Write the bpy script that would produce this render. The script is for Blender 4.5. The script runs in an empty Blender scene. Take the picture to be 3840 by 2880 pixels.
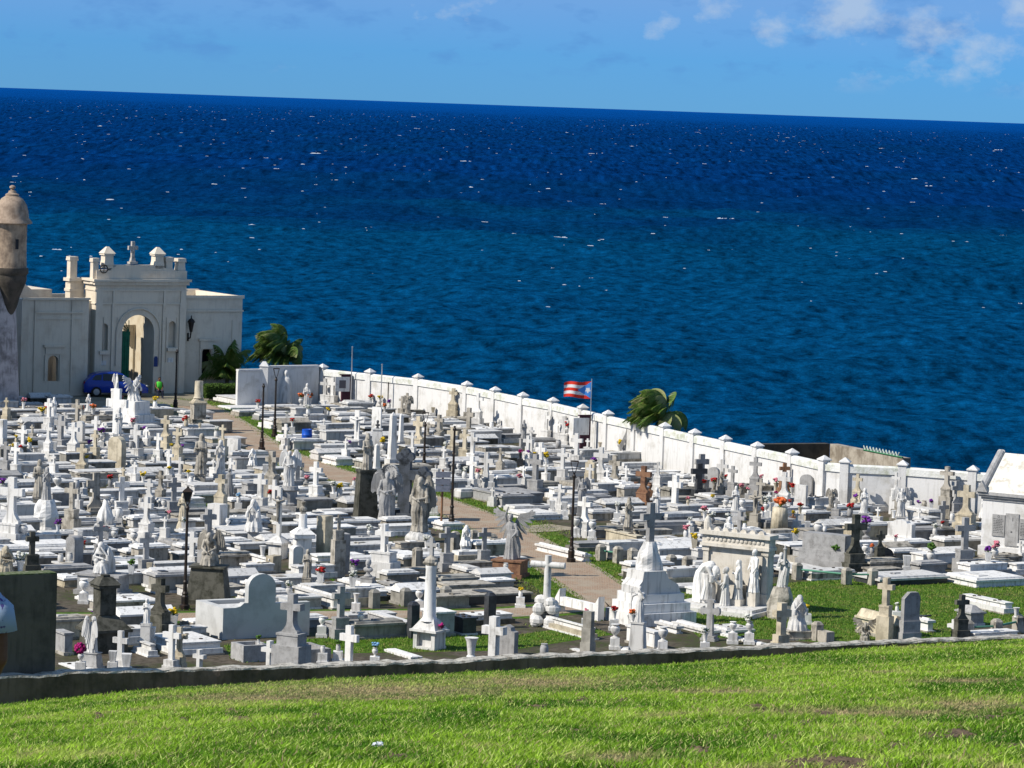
import bpy, bmesh, math, random
import numpy as np
from mathutils import Vector, Matrix, noise
random.seed(7)
R = math.radians
scene = bpy.context.scene
COL = scene.collection

# ---------------------------------------------------------------- camera, sky, sun
FPX, PW, PH = 13500.0, 3840.0, 2880.0
GZ = -20.0                                     # cemetery ground level (camera height is zero)
_roll = math.atan(135/3840.0)
_pitch = math.atan(1047.4*math.cos(_roll)/FPX)
FWD = Vector((0, math.cos(_pitch), -math.sin(_pitch)))
_r0 = Vector((1, 0, 0)); _u0 = _r0.cross(FWD)
RIGHT = _r0*math.cos(_roll) + _u0*math.sin(_roll)
UP = RIGHT.cross(FWD)
cam_d = bpy.data.cameras.new("camera"); cam = bpy.data.objects.new("camera", cam_d); COL.objects.link(cam)
cam_d.sensor_width = 36.0; cam_d.lens = 36.0*FPX/PW
cam_d.clip_start = 1.0; cam_d.clip_end = 200000.0
m = Matrix.Identity(4)
for i in range(3):
    m[i][0] = RIGHT[i]; m[i][1] = UP[i]; m[i][2] = -FWD[i]
cam.matrix_world = m
scene.camera = cam

SUN_AZ = math.atan2(-0.42, -1.0)               # direction towards the sun in the ground plane
SUN_EL = R(42)
sun_d = bpy.data.lights.new("sun", 'SUN'); sun_d.energy = 4.9; sun_d.angle = R(0.5); sun_d.color = (1.0, 0.94, 0.85)
sun = bpy.data.objects.new("sun", sun_d); COL.objects.link(sun)
_sd = Vector((math.cos(SUN_AZ)*math.cos(SUN_EL), math.sin(SUN_AZ)*math.cos(SUN_EL), math.sin(SUN_EL)))
sun.rotation_euler = _sd.to_track_quat('Z', 'Y').to_euler()

world = bpy.data.worlds.new("World"); scene.world = world; world.use_nodes = True
wn, wl = world.node_tree.nodes, world.node_tree.links
wn.clear()
w_out = wn.new('ShaderNodeOutputWorld'); w_bg = wn.new('ShaderNodeBackground')
w_sky = wn.new('ShaderNodeTexSky'); w_sky.sky_type = 'NISHITA'; w_sky.sun_disc = False
w_sky.sun_elevation = SUN_EL; w_sky.sun_rotation = math.pi/2 - SUN_AZ
w_sky.air_density = 1.0; w_sky.dust_density = 0.0; w_sky.ozone_density = 1.5
def WN(t, **k):
    n = wn.new(t)
    for a_, v_ in k.items(): setattr(n, a_, v_)
    return n
def w_range(src, a, b, c=0.0, d=1.0):
    n = WN('ShaderNodeMapRange'); n.inputs[1].default_value = a; n.inputs[2].default_value = b; n.inputs[3].default_value = c; n.inputs[4].default_value = d
    wl.new(src, n.inputs[0]); return n.outputs[0]
def w_mixc(f, a, b, mode='MIX'):
    n = WN('ShaderNodeMix', data_type='RGBA', blend_type=mode)
    for sock, v_ in ((n.inputs[0], f), (n.inputs[6], a), (n.inputs[7], b)):
        if hasattr(v_, 'links'): wl.new(v_, sock)
        else: sock.default_value = v_
    return n.outputs[2]
def w_math(op, a, b):
    n = WN('ShaderNodeMath', operation=op)
    for sock, v_ in ((n.inputs[0], a), (n.inputs[1], b)):
        if hasattr(v_, 'links'): wl.new(v_, sock)
        else: sock.default_value = v_
    return n.outputs[0]
w_co = WN('ShaderNodeTexCoord'); w_sep = WN('ShaderNodeSeparateXYZ'); wl.new(w_co.outputs['Generated'], w_sep.inputs[0])
w_z = w_sep.outputs[2]; w_xx = w_sep.outputs[0]
def w_noise(scale, zs, detail, off=0.0):
    mp = WN('ShaderNodeMapping'); mp.inputs['Scale'].default_value = (1, 1, zs); mp.inputs['Location'].default_value = (off, off, 0); wl.new(w_co.outputs['Generated'], mp.inputs[0])
    n = WN('ShaderNodeTexNoise'); n.inputs['Scale'].default_value = scale; n.inputs['Detail'].default_value = detail; n.inputs['Roughness'].default_value = .6; wl.new(mp.outputs[0], n.inputs['Vector']); return n.outputs[0]
# saturated blue low over the horizon, a deeper and dimmer dome above
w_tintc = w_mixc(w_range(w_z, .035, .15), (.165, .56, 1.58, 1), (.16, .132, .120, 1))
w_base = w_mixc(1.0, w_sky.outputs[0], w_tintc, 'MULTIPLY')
w_veil = w_mixc(w_math('MULTIPLY', w_range(w_z, .014, .030), .55), w_base, (2.6, 4.6, 8.3, 1))
w_low = w_math('MULTIPLY', w_range(w_z, .006, .013), w_range(w_z, .2, .06))
w_dark = w_math('MULTIPLY', w_range(w_noise(42, 2.4, 4, 3.0), .52, .66), w_math('MULTIPLY', w_low, .55))
w_c1 = w_mixc(w_dark, w_veil, (1.15, 3.3, 7.6, 1))
w_band = w_math('ADD', w_noise(36, 1.5, 9), w_range(w_xx, .02, .12, -.035, .085))
w_cl = w_math('MULTIPLY', w_math('MULTIPLY', w_range(w_band, .575, .72), w_low), .62)
w_c2 = w_mixc(w_cl, w_c1, (6.0, 7.3, 9.0, 1))
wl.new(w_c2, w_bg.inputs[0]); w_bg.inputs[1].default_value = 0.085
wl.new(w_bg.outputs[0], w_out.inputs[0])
scene.view_settings.view_transform = 'Standard'; scene.view_settings.look = 'None'
scene.view_settings.exposure = 0.0; scene.view_settings.gamma = 1.0
scene.cycles.max_bounces = 5; scene.cycles.diffuse_bounces = 1; scene.cycles.transparent_max_bounces = 4

def ray(px, py):
    return FWD*FPX + RIGHT*(px-PW/2) - UP*(py-PH/2)
def at(px, py, h=0.0):
    """the ground point (raised by h) that the photograph shows at a pixel"""
    r = ray(px, py); return r*((GZ+h)/r.z)
def pix(p):
    d = p.dot(FWD); return (PW/2 + FPX*p.dot(RIGHT)/d, PH/2 - FPX*p.dot(UP)/d)
CR = dict(A=(0,1300),B=(640,1300),C=(1280,1300),D=(1920,1300),E=(2560,1450),F=(3200,1600),
          H=(0,1700),I=(640,1700),J=(1280,1700),K=(1920,1700),L=(2560,1900),M=(3200,2000),
          Z=(0,0),N=(0,2100),O=(640,2100),P=(1280,2100),Q=(1920,2100),R=(2560,2200))
S = 3.45625
def cp(c, x, y):
    o = CR[c]; return o[0]+x/S, o[1]+y/S
def atc(c, x, y, h=0.0):
    return at(*cp(c, x, y), h)
def plane_pt(px, py, p0, n):
    r = ray(px, py); return r*(p0.dot(n)/r.dot(n))

# ---------------------------------------------------------------- materials
MATS = {}
def material(name, base, alt=None, scale=2.0, lo=0.45, hi=0.62, rough=0.75, streak=0.0, bump=0.25, bscale=30.0, vary=0.12, spec=0.3, metal=0.0, fine=None, fs=40.0, world_co=False):
    if name in MATS: return MATS[name]
    mt = bpy.data.materials.new(name); mt.use_nodes = True
    n, l = mt.node_tree.nodes, mt.node_tree.links
    b = n['Principled BSDF']; b.inputs['Roughness'].default_value = rough; b.inputs['Metallic'].default_value = metal
    b.inputs['Specular IOR Level'].default_value = spec
    co = n.new('ShaderNodeTexCoord'); src = co.outputs['Object']
    oi = n.new('ShaderNodeObjectInfo')
    if world_co:
        g = n.new('ShaderNodeNewGeometry'); src = g.outputs['Position']
    else:
        va = n.new('ShaderNodeVectorMath'); va.operation = 'MULTIPLY_ADD'
        va.inputs[1].default_value = (1, 1, 1)
        cx = n.new('ShaderNodeCombineXYZ'); ml = n.new('ShaderNodeMath'); ml.operation = 'MULTIPLY'; ml.inputs[1].default_value = 60
        l.new(oi.outputs['Random'], ml.inputs[0]); l.new(ml.outputs[0], cx.inputs[0]); l.new(ml.outputs[0], cx.inputs[1])
        l.new(src, va.inputs[0]); l.new(cx.outputs[0], va.inputs[2]); src = va.outputs[0]
    col = None
    rgb = n.new('ShaderNodeRGB'); rgb.outputs[0].default_value = (*base, 1); col = rgb.outputs[0]
    if alt:
        t = n.new('ShaderNodeTexNoise'); t.inputs['Scale'].default_value = scale; t.inputs['Detail'].default_value = 6; t.inputs['Roughness'].default_value = 0.65
        l.new(src, t.inputs['Vector'])
        mr = n.new('ShaderNodeMapRange'); mr.inputs[1].default_value = lo; mr.inputs[2].default_value = hi; l.new(t.outputs[0], mr.inputs[0])
        mx = n.new('ShaderNodeMix'); mx.data_type = 'RGBA'; mx.inputs[7].default_value = (*alt, 1)
        l.new(mr.outputs[0], mx.inputs[0]); l.new(col, mx.inputs[6]); col = mx.outputs[2]
        if streak > 0:
            mp = n.new('ShaderNodeMapping'); mp.inputs['Scale'].default_value = (1, 1, 0.12); l.new(src, mp.inputs[0])
            t2 = n.new('ShaderNodeTexNoise'); t2.inputs['Scale'].default_value = 7; t2.inputs['Detail'].default_value = 4; l.new(mp.outputs[0], t2.inputs['Vector'])
            m2 = n.new('ShaderNodeMapRange'); m2.inputs[1].default_value = 0.52; m2.inputs[2].default_value = 0.72; m2.inputs[4].default_value = streak; l.new(t2.outputs[0], m2.inputs[0])
            mx2 = n.new('ShaderNodeMix'); mx2.data_type = 'RGBA'; mx2.inputs[7].default_value = (*[c*0.45 for c in alt], 1)
            l.new(m2.outputs[0], mx2.inputs[0]); l.new(col, mx2.inputs[6]); col = mx2.outputs[2]
    if fine:
        t = n.new('ShaderNodeTexNoise'); t.inputs['Scale'].default_value = fs; t.inputs['Detail'].default_value = 3; l.new(src, t.inputs['Vector'])
        mr = n.new('ShaderNodeMapRange'); mr.inputs[1].default_value = 0.45; mr.inputs[2].default_value = 0.6; l.new(t.outputs[0], mr.inputs[0])
        mx = n.new('ShaderNodeMix'); mx.data_type = 'RGBA'; mx.inputs[7].default_value = (*fine, 1)
        l.new(mr.outputs[0], mx.inputs[0]); l.new(col, mx.inputs[6]); col = mx.outputs[2]
    if vary and not world_co:
        hs = n.new('ShaderNodeHueSaturation'); mr = n.new('ShaderNodeMapRange'); mr.inputs[3].default_value = 1-vary*1.6; mr.inputs[4].default_value = 1+vary*0.5
        l.new(oi.outputs['Random'], mr.inputs[0]); l.new(mr.outputs[0], hs.inputs['Value']); l.new(col, hs.inputs['Color']); col = hs.outputs[0]
    l.new(col, b.inputs['Base Color'])
    if bump:
        t = n.new('ShaderNodeTexNoise'); t.inputs['Scale'].default_value = bscale; t.inputs['Detail'].default_value = 4; l.new(src, t.inputs['Vector'])
        bp = n.new('ShaderNodeBump'); bp.inputs['Strength'].default_value = bump; bp.inputs['Distance'].default_value = 0.03
        l.new(t.outputs[0], bp.inputs['Height']); l.new(bp.outputs[0], b.inputs['Normal'])
    MATS[name] = mt; return mt
W  = material('white_marble', (.86,.845,.81), (.44,.42,.38), 2.1, .56, .76, streak=.6, vary=.16)
G_ = material('grey_granite', (.46,.45,.44), (.25,.24,.23), 3.0, streak=.5, fine=(.42,.42,.41), fs=60)
Y  = material('cream_limestone', (.68,.60,.45), (.46,.40,.29), 2.5, streak=.5)
ST = material('weathered_stone', (.50,.46,.39), (.16,.145,.115), 2.6, .48, .66, streak=.6)
DK = material('dark_mossy_stone', (.13,.125,.10), (.05,.05,.035), 3.0, streak=.4)
BR = material('brown_terracotta', (.30,.16,.09), (.16,.08,.05), 4.0)
CC = material('concrete', (.42,.40,.35), (.20,.19,.16), 1.3, .42, .66, streak=.5)
DG = material('dark_granite', (.07,.075,.08), (.04,.04,.045), 4.0, rough=.35, bump=.05)
PW_ = material('white_painted_wall', (.80,.79,.77), (.55,.53,.48), 1.1, .50, .72, streak=.25, vary=.02, bscale=12)
PC = material('cream_plaster', (.83,.73,.58), (.68,.57,.43), 0.9, .5, .74, streak=.18, vary=.02)
FS = material('fortress_stone', (.46,.35,.25), (.22,.165,.12), 1.6, .42, .64, streak=.5, bump=.6, bscale=7, vary=.02)
FW = material('fortress_plaster', (.50,.46,.46), (.22,.20,.20), 1.1, .46, .66, streak=.6, bump=.5, bscale=5, vary=.02)
IR = material('black_iron', (.022,.018,.016), (.05,.03,.02), 5.0, rough=.5, bump=.1)
GR = material('green_door_paint', (.01,.24,.13), (.01,.17,.10), 3.0, rough=.5)
BL = material('blue_plastic', (.01,.10,.55), (.01,.07,.40), 3.0, rough=.4, bump=.05)
CB = material('blue_car_paint', (.005,.05,.42), None, rough=.25, bump=0, spec=.6)
GL = material('dark_glass', (.015,.02,.025), None, rough=.08, bump=0, spec=.7)
RB = material('black_rubber', (.02,.02,.02), None, rough=.8, bump=0)
SV = material('silver_metal', (.55,.55,.56), None, rough=.35, bump=0, metal=.8)
DKW = material('dark_interior', (.03,.03,.035), None, bump=0)
SK = material('brown_skin', (.20,.095,.055), (.16,.07,.04), 6, rough=.55, bump=.05)
HR = material('black_hair', (.012,.01,.009), None, rough=.5, bump=0)
SH = material('light_blue_patterned_cotton', (.42,.55,.75), (.10,.08,.30), 14, .60, .64, bump=.1)
NV = material('dark_navy_cloth', (.02,.025,.05), None, bump=0)
HV = material('high_visibility_green', (.10,.75,.06), None, bump=0)
PT = material('palm_trunk', (.20,.16,.11), (.10,.08,.05), 6, bump=.6, bscale=12)
def flower_mat(nm, c): return material(nm, c, tuple(x*.55 for x in c), 18, bump=0, vary=.1)
FL = dict(r=flower_mat('red_petals', (.50,.02,.02)), o=flower_mat('orange_petals', (.75,.17,.05)), y=flower_mat('yellow_petals', (.80,.55,.02)),
          p=flower_mat('purple_petals', (.19,.03,.32)), k=flower_mat('pink_petals', (.70,.22,.28)), m=flower_mat('magenta_petals', (.42,.01,.16)),
          w=flower_mat('white_petals', (.78,.78,.70)), g=flower_mat('green_leaves', (.07,.16,.02)), b=flower_mat('pale_blue_petals', (.25,.5,.8)))
FLN = dict(r='red', o='orange', y='yellow', p='purple', k='pink', m='magenta', w='white', g='green', b='pale blue')
LEAF = FL['g']

# ---------------------------------------------------------------- mesh builder
class MB:
    def __init__(s): s.v = []; s.f = []
    def add(s, vs, fs, M=None):
        o = len(s.v)
        for p in vs:
            p = Vector(p); s.v.append(tuple(M @ p) if M is not None else tuple(p))
        for f in fs: s.f.append(tuple(i+o for i in f))
        return s
    def box(s, x0, x1, y0, y1, z0, z1, M=None, t=0.0, ty=None):
        ty = t if ty is None else ty
        vs = [(x0,y0,z0),(x1,y0,z0),(x1,y1,z0),(x0,y1,z0),(x0+t,y0+ty,z1),(x1-t,y0+ty,z1),(x1-t,y1-ty,z1),(x0+t,y1-ty,z1)]
        return s.add(vs, [(3,2,1,0),(4,5,6,7),(0,1,5,4),(1,2,6,5),(2,3,7,6),(3,0,4,7)], M)
    def cbox(s, w, d, z0, z1, M=None, t=0.0, c=(0,0)):
        return s.box(c[0]-w/2, c[0]+w/2, c[1]-d/2, c[1]+d/2, z0, z1, M, t)
    def lathe(s, prof, n=14, M=None, c=(0,0,0), sy=1.0):
        vs = []; fs = []
        for (r, z) in prof:
            for k in range(n):
                a = 2*math.pi*k/n; vs.append((c[0]+r*math.cos(a), c[1]+r*sy*math.sin(a), c[2]+z))
        for i in range(len(prof)-1):
            for k in range(n):
                k2 = (k+1) % n; fs.append((i*n+k, i*n+k2, (i+1)*n+k2, (i+1)*n+k))
        fs.append(tuple(reversed(range(n)))); fs.append(tuple(range((len(prof)-1)*n, len(prof)*n)))
        return s.add(vs, fs, M)
    def prism(s, out, y0, y1, M=None):
        """outline in x,z (counter-clockwise seen from -y), extruded along y"""
        n = len(out); vs = [(x, y0, z) for x, z in out] + [(x, y1, z) for x, z in out]
        fs = [tuple(range(n)), tuple(reversed(range(n, 2*n)))]
        for i in range(n):
            j = (i+1) % n; fs.append((j, i, i+n, j+n))
        return s.add(vs, fs, M)
    def tube(s, pts, rad, n=8, M=None, cap=True):
        pts = [Vector(p) for p in pts]; rad = rad if isinstance(rad, (list, tuple)) else [rad]*len(pts)
        vs = []; fs = []
        prev = None
        for i, p in enumerate(pts):
            d = (pts[min(i+1, len(pts)-1)] - pts[max(i-1, 0)]).normalized()
            a = Vector((0,0,1)) if abs(d.z) < .9 else Vector((1,0,0))
            if prev is not None: a = prev
            x = d.cross(a).normalized(); y = x.cross(d).normalized(); prev = y
            for k in range(n):
                t = 2*math.pi*k/n; vs.append(tuple(p + (x*math.cos(t) + y*math.sin(t))*rad[i]))
        for i in range(len(pts)-1):
            for k in range(n):
                k2 = (k+1) % n; fs.append((i*n+k2, i*n+k, (i+1)*n+k, (i+1)*n+k2))
        if cap: fs.append(tuple(range(n))); fs.append(tuple(reversed(range((len(pts)-1)*n, len(pts)*n))))
        return s.add(vs, fs, M)
    def ell(s, c, r, n=10, m_=7, M=None):
        r = (r, r, r) if not isinstance(r, (tuple, list)) else r
        vs = [(c[0], c[1], c[2]-r[2])]; fs = []
        for i in range(1, m_):
            ph = -math.pi/2 + math.pi*i/m_
            for k in range(n):
                a = 2*math.pi*k/n; vs.append((c[0]+r[0]*math.cos(ph)*math.cos(a), c[1]+r[1]*math.cos(ph)*math.sin(a), c[2]+r[2]*math.sin(ph)))
        vs.append((c[0], c[1], c[2]+r[2])); L_ = len(vs)-1
        for k in range(n):
            fs.append((0, 1+(k+1) % n, 1+k)); fs.append((L_, L_-n+k, L_-n+(k+1) % n))
        for i in range(m_-2):
            for k in range(n):
                a, b = 1+i*n+k, 1+i*n+(k+1) % n; fs.append((a, b, b+n, a+n))
        return s.add(vs, fs, M)
    def build(s, name, mat, parent=None, smooth=False):
        me = bpy.data.meshes.new(name); me.from_pydata(s.v, [], s.f); me.update()
        mats = mat if isinstance(mat, (list, tuple)) else [mat]
        for q in mats: me.materials.append(q)
        if smooth: me.shade_smooth() if smooth is True else None
        o = bpy.data.objects.new(name, me); COL.objects.link(o)
        if parent: o.parent = parent
        if smooth and smooth is not True:
            me.shade_smooth()
            try: me.set_sharp_from_angle(angle=smooth)
            except Exception: pass
        return o
SM = R(40)
def empty(name, loc, rz=0.0, sc=1.0):
    o = bpy.data.objects.new(name, None); COL.objects.link(o); o.empty_display_size = .3
    o.location = loc; o.rotation_euler = (0, 0, rz); o.scale = (sc, sc, sc); return o
def tag(o, label, cat, group=None):
    if label: o['label'] = label
    o['category'] = cat
    if group: o['group'] = group
    return o
def struct(o): o['kind'] = 'structure'; return o
MARKS = []; PEND = []
def mark(phrase, p): MARKS.append((phrase, *pix(Vector(p))))
def auto(o, look, cat, p, group=None):
    o['category'] = cat
    if group: o['group'] = group
    PEND.append((o, look, *pix(Vector(p))))
def copy_tree(o, parent=None):
    kids = [c for c in o.children]
    c = o.copy(); COL.objects.link(c); c.parent = parent
    for k in kids: copy_tree(k, c)
    return c

# ---------------------------------------------------------------- ground, sea
UA = R(31.0)                                    # the direction the tombs and the chapel line up with
U = Vector((math.cos(UA), math.sin(UA), 0)); V = Vector((-math.sin(UA), math.cos(UA), 0))
def emit(nm, me_v, me_f, mat, parent=None):
    me = bpy.data.meshes.new(nm); me.from_pydata(me_v, [], me_f); me.materials.append(mat)
    o = bpy.data.objects.new(nm, me); COL.objects.link(o); o.parent = parent; return o

# sea: a real wave surface on a fan-shaped grid, with a flat sheet out to the horizon
SEAZ = -28.0
def wave_z(X, Yy):
    D = np.hypot(X, Yy); rng = np.random.default_rng(3); Z = np.zeros_like(X)
    for k in range(46):
        wl_ = 4.5*(1.085**k); th = R(252) + rng.normal(0, .5); amp = .020*wl_**.80*rng.uniform(.5, 1.2); ph = rng.uniform(0, 6.28)
        kx, ky = math.cos(th)*6.283/wl_, math.sin(th)*6.283/wl_
        s_ = np.sin(kx*X+ky*Yy+ph+.7*np.sin(.013*X+.021*Yy+k)+.5*np.sin(.11*X-.05*Yy+2*k)); fade = np.clip(wl_*260/np.maximum(D, 1), 0, 1)
        Z += amp*(s_+.25*s_*s_)*fade*.42
    return Z
def sea():
    rows, cols = 760, 560
    d = np.concatenate([210*np.exp(np.linspace(0, math.log(9500/210), rows-8)), np.array([12e3, 16e3, 22e3, 32e3, 48e3, 70e3, 95e3, 120e3])])
    a = np.linspace(R(-13), R(13), cols)
    D, A = np.meshgrid(d, a, indexing='ij'); X = D*np.sin(A); Yy = D*np.cos(A)
    Z = wave_z(X, Yy)
    Z += SEAZ; Z[D > 9000] = SEAZ
    v = np.stack([X, Yy, Z], -1).reshape(-1, 3)
    i = np.arange(rows-1)[:, None]*cols + np.arange(cols-1)[None, :]
    f = np.stack([i, i+1, i+cols+1, i+cols], -1).reshape(-1, 4)
    big = np.array([(-120e3, 150, SEAZ-2.2), (120e3, 150, SEAZ-2.2), (120e3, 120e3, SEAZ-2.2), (-120e3, 120e3, SEAZ-2.2)])
    n0 = len(v); v = np.concatenate([v, big]); f = np.concatenate([f[:, ::-1], [[n0, n0+1, n0+2, n0+3]]])
    me = bpy.data.meshes.new("sea"); me.vertices.add(len(v)); me.vertices.foreach_set('co', v.astype(np.float32).ravel())
    me.loops.add(len(f)*4); me.loops.foreach_set('vertex_index', f.astype(np.int32).ravel())
    me.polygons.add(len(f)); me.polygons.foreach_set('loop_start', np.arange(0, len(f)*4, 4, dtype=np.int32))
    me.update(calc_edges=True); me.shade_smooth()
    mt = bpy.data.materials.new("sea_water"); mt.use_nodes = True; n, l = mt.node_tree.nodes, mt.node_tree.links
    b = n['Principled BSDF']; b.inputs['Roughness'].default_value = .35; b.inputs['Specular IOR Level'].default_value = 0.0
    g = n.new('ShaderNodeNewGeometry'); sep = n.new('ShaderNodeSeparateXYZ'); l.new(g.outputs['Position'], sep.inputs[0])
    def nz(scale, det, rot=0, sy=1.0):
        mp = n.new('ShaderNodeMapping'); mp.inputs['Scale'].default_value = (1, sy, 1); l.new(g.outputs['Position'], mp.inputs[0])
        t = n.new('ShaderNodeTexNoise'); t.inputs['Scale'].default_value = scale; t.inputs['Detail'].default_value = det; t.inputs['Roughness'].default_value = .6; l.new(mp.outputs[0], t.inputs['Vector']); return t.outputs[0]
    def mrg(src, a, b_, c=0, d=1):
        m_ = n.new('ShaderNodeMapRange'); m_.inputs[1].default_value = a; m_.inputs[2].default_value = b_; m_.inputs[3].default_value = c; m_.inputs[4].default_value = d; l.new(src, m_.inputs[0]); return m_.outputs[0]
    # the water is teal over the shallows near the shore and deep blue farther out
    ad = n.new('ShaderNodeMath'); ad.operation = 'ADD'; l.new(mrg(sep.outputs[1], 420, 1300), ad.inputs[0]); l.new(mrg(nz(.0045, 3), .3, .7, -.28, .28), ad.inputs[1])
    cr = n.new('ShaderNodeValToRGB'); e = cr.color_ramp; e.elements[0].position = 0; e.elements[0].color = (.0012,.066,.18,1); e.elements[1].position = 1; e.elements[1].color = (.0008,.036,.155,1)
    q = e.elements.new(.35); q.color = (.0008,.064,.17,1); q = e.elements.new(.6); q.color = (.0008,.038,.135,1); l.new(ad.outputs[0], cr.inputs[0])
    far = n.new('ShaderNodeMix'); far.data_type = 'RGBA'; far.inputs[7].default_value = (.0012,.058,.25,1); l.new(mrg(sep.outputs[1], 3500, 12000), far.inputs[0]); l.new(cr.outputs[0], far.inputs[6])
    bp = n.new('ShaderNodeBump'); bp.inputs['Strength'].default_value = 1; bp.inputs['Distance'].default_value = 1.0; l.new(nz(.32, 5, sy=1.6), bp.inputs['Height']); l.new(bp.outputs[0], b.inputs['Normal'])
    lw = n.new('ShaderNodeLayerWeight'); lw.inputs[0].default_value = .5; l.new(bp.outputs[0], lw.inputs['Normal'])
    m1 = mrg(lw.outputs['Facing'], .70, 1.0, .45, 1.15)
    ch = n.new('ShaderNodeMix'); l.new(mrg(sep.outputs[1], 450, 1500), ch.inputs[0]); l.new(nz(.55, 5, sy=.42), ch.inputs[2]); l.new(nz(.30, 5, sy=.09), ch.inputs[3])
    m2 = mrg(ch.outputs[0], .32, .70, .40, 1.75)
    mu = n.new('ShaderNodeMath'); mu.operation = 'MULTIPLY'; l.new(m1, mu.inputs[0]); l.new(m2, mu.inputs[1])  # sky sheen on tilted waves and ripple shading, painted into the base colour
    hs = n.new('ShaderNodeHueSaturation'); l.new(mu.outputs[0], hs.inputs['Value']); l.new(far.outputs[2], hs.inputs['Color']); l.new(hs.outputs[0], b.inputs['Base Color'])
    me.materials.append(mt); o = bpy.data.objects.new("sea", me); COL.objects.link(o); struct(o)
    # whitecaps: irregular raised ridges of foam
    foam = material('sea_foam', (.62,.70,.78), None, rough=.9, bump=0)
    mb = MB(); rr = random.Random(5)
    for k in range(1150):
        best = None
        for q in range(5):
            dd = math.exp(math.log(420)+rr.random()**.55*math.log(7500/420)) if q == 0 else dd0*(1+rr.uniform(-.02, .02)); dd0 = dd; aa = rr.uniform(-.17, .17) if q == 0 else aa0+rr.uniform(-.01, .01); aa0 = aa
            zz = float(wave_z(np.array([dd*math.sin(aa)]), np.array([dd*math.cos(aa)]))[0])
            if best is None or zz > best[0]: best = (zz, dd, aa)
        zz, dd, aa = best; c = Vector((dd*math.sin(aa), dd*math.cos(aa), SEAZ+zz+.02))
        s_ = rr.uniform(.07, .19)*(1.0 if rr.random() < .90 else 3.0)*min(1.0, .45+dd/2400)*(1+dd/5000); ang = rr.uniform(-.25, .12)
        # a streak is a run of ragged lens shaped flakes of foam on the crest
        for part in range(rr.choice([1, 1, 1, 2, 3])):
            off = part*s_*rr.uniform(1.5, 3.5); wdt = s_*rr.uniform(.7, 3.0)*(.6 if part else 1); nseg = 6; top = []; bot = []; bk = []
            for j in range(nseg+1):
                u = j/nseg*2-1; x = off+u*wdt; hgt = .42*s_*(1-u*u)**.7*rr.uniform(.1, 1.2); zb = -x*math.sin(ang)*.22+rr.uniform(-.04, .04)*s_; y = x*math.sin(ang)
                bot.append(c+Vector((x, y-.2*s_, zb-.05))); top.append(c+Vector((x, y+.2*s_, zb+hgt+.02))); bk.append(c+Vector((x, y+s_, zb-.3)))
            n1 = nseg+1; mb.add(bot+top+bk, [(j, j+1, n1+j+1, n1+j) for j in range(nseg)]+[(n1+j, n1+j+1, 2*n1+j+1, 2*n1+j) for j in range(nseg)])
    o = mb.build("sea_foam", foam); o['kind'] = 'stuff'; o['label'] = 'white foam on the breaking wave crests of the sea'; o['category'] = 'foam'
sea()

# low wall line in front of the cemetery
WL = Vector((-12.6, 88.6, 0)); WR = Vector((15.1, 105.6, 0)); WN = (WR-WL).normalized(); WNRM = Vector((WN.y, -WN.x, 0))
def wall_pt(px, py): return plane_pt(px, py, WL, WNRM)
def lerp_tab(tab, x):
    if x <= tab[0][0]: 
        (a, b), (c, d) = tab[0], tab[1]
    elif x >= tab[-1][0]:
        (a, b), (c, d) = tab[-2], tab[-1]
    else:
        for i in range(len(tab)-1):
            if tab[i][0] <= x <= tab[i+1][0]: (a, b), (c, d) = tab[i], tab[i+1]; break
    return b + (d-b)*(x-a)/(c-a)
BOT = [(-900,2705),(0,2650),(300,2622),(700,2580),(1280,2548),(1900,2520),(2560,2495),(3200,2440),(3840,2402),(4700,2360)]
TOP = [(-900,2560),(0,2538),(229,2530),(231,2521),(640,2512),(1000,2504),(1320,2490),(1700,2480),(1920,2466),(2240,2452),(2560,2440),(3200,2412),(3840,2388),(4700,2350)]
def lawn_z(x, y):
    a = max(-.24, min(.24, x/max(y, 1.0)))
    px = PW/2 + a*FPX
    den = a*WN.y - WN.x
    # meet of the view direction with the wall line
    t = (WL.x - a*WL.y)/den; yw = WL.y + t*WN.y
    zb = wall_pt(px, lerp_tab(BOT, px)).z
    if y <= 0: return -1.6 + .02*y
    if y < 21: return -1.6 - 2.8*(y/21)
    f = (y-21)/(yw-21); z = -4.4 + (zb+4.4)*f
    return z if f <= 1.0 else zb - (f-1)*2
def lawn():
    xs = np.linspace(-1, 1, 61); ys = list(np.linspace(-12, 20, 10)) + list(np.linspace(22, 112, 130))
    vs = []; fs = []
    for y in ys:
        for x in xs:
            X = x*(8 + max(y, 0)*.22)
            den = 1; a = X/max(y, 1.0)
            t = (WL.x*1.0 - a*WL.y)/(a*WN.y - WN.x) if y > 60 else 0
            Yv = y
            if y > 60:
                yw = WL.y + t*WN.y; Yv = 60 + (y-60)*(yw+.12-60)/(112-60) 
                X = a*Yv
            z = lawn_z(X, Yv) + (noise.noise(Vector((X*.7, Yv*.5, 0)))*.05 if y > 5 else 0)*(1-max(0, (y-80)/32))
            vs.append((X, Yv, z))
    n = len(xs)
    for j in range(len(ys)-1):
        for i in range(n-1): fs.append((j*n+i, j*n+i+1, (j+1)*n+i+1, (j+1)*n+i))
    mt = material('lawn_soil', (.11,.14,.035), (.20,.16,.09), .5, .48, .62, world_co=True, fine=(.09,.13,.02), fs=9, bump=.6, bscale=14, spec=.1)
    o = emit("lawn", vs, fs, mt); o.data.shade_smooth(); struct(o); return o
lawn()
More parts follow.
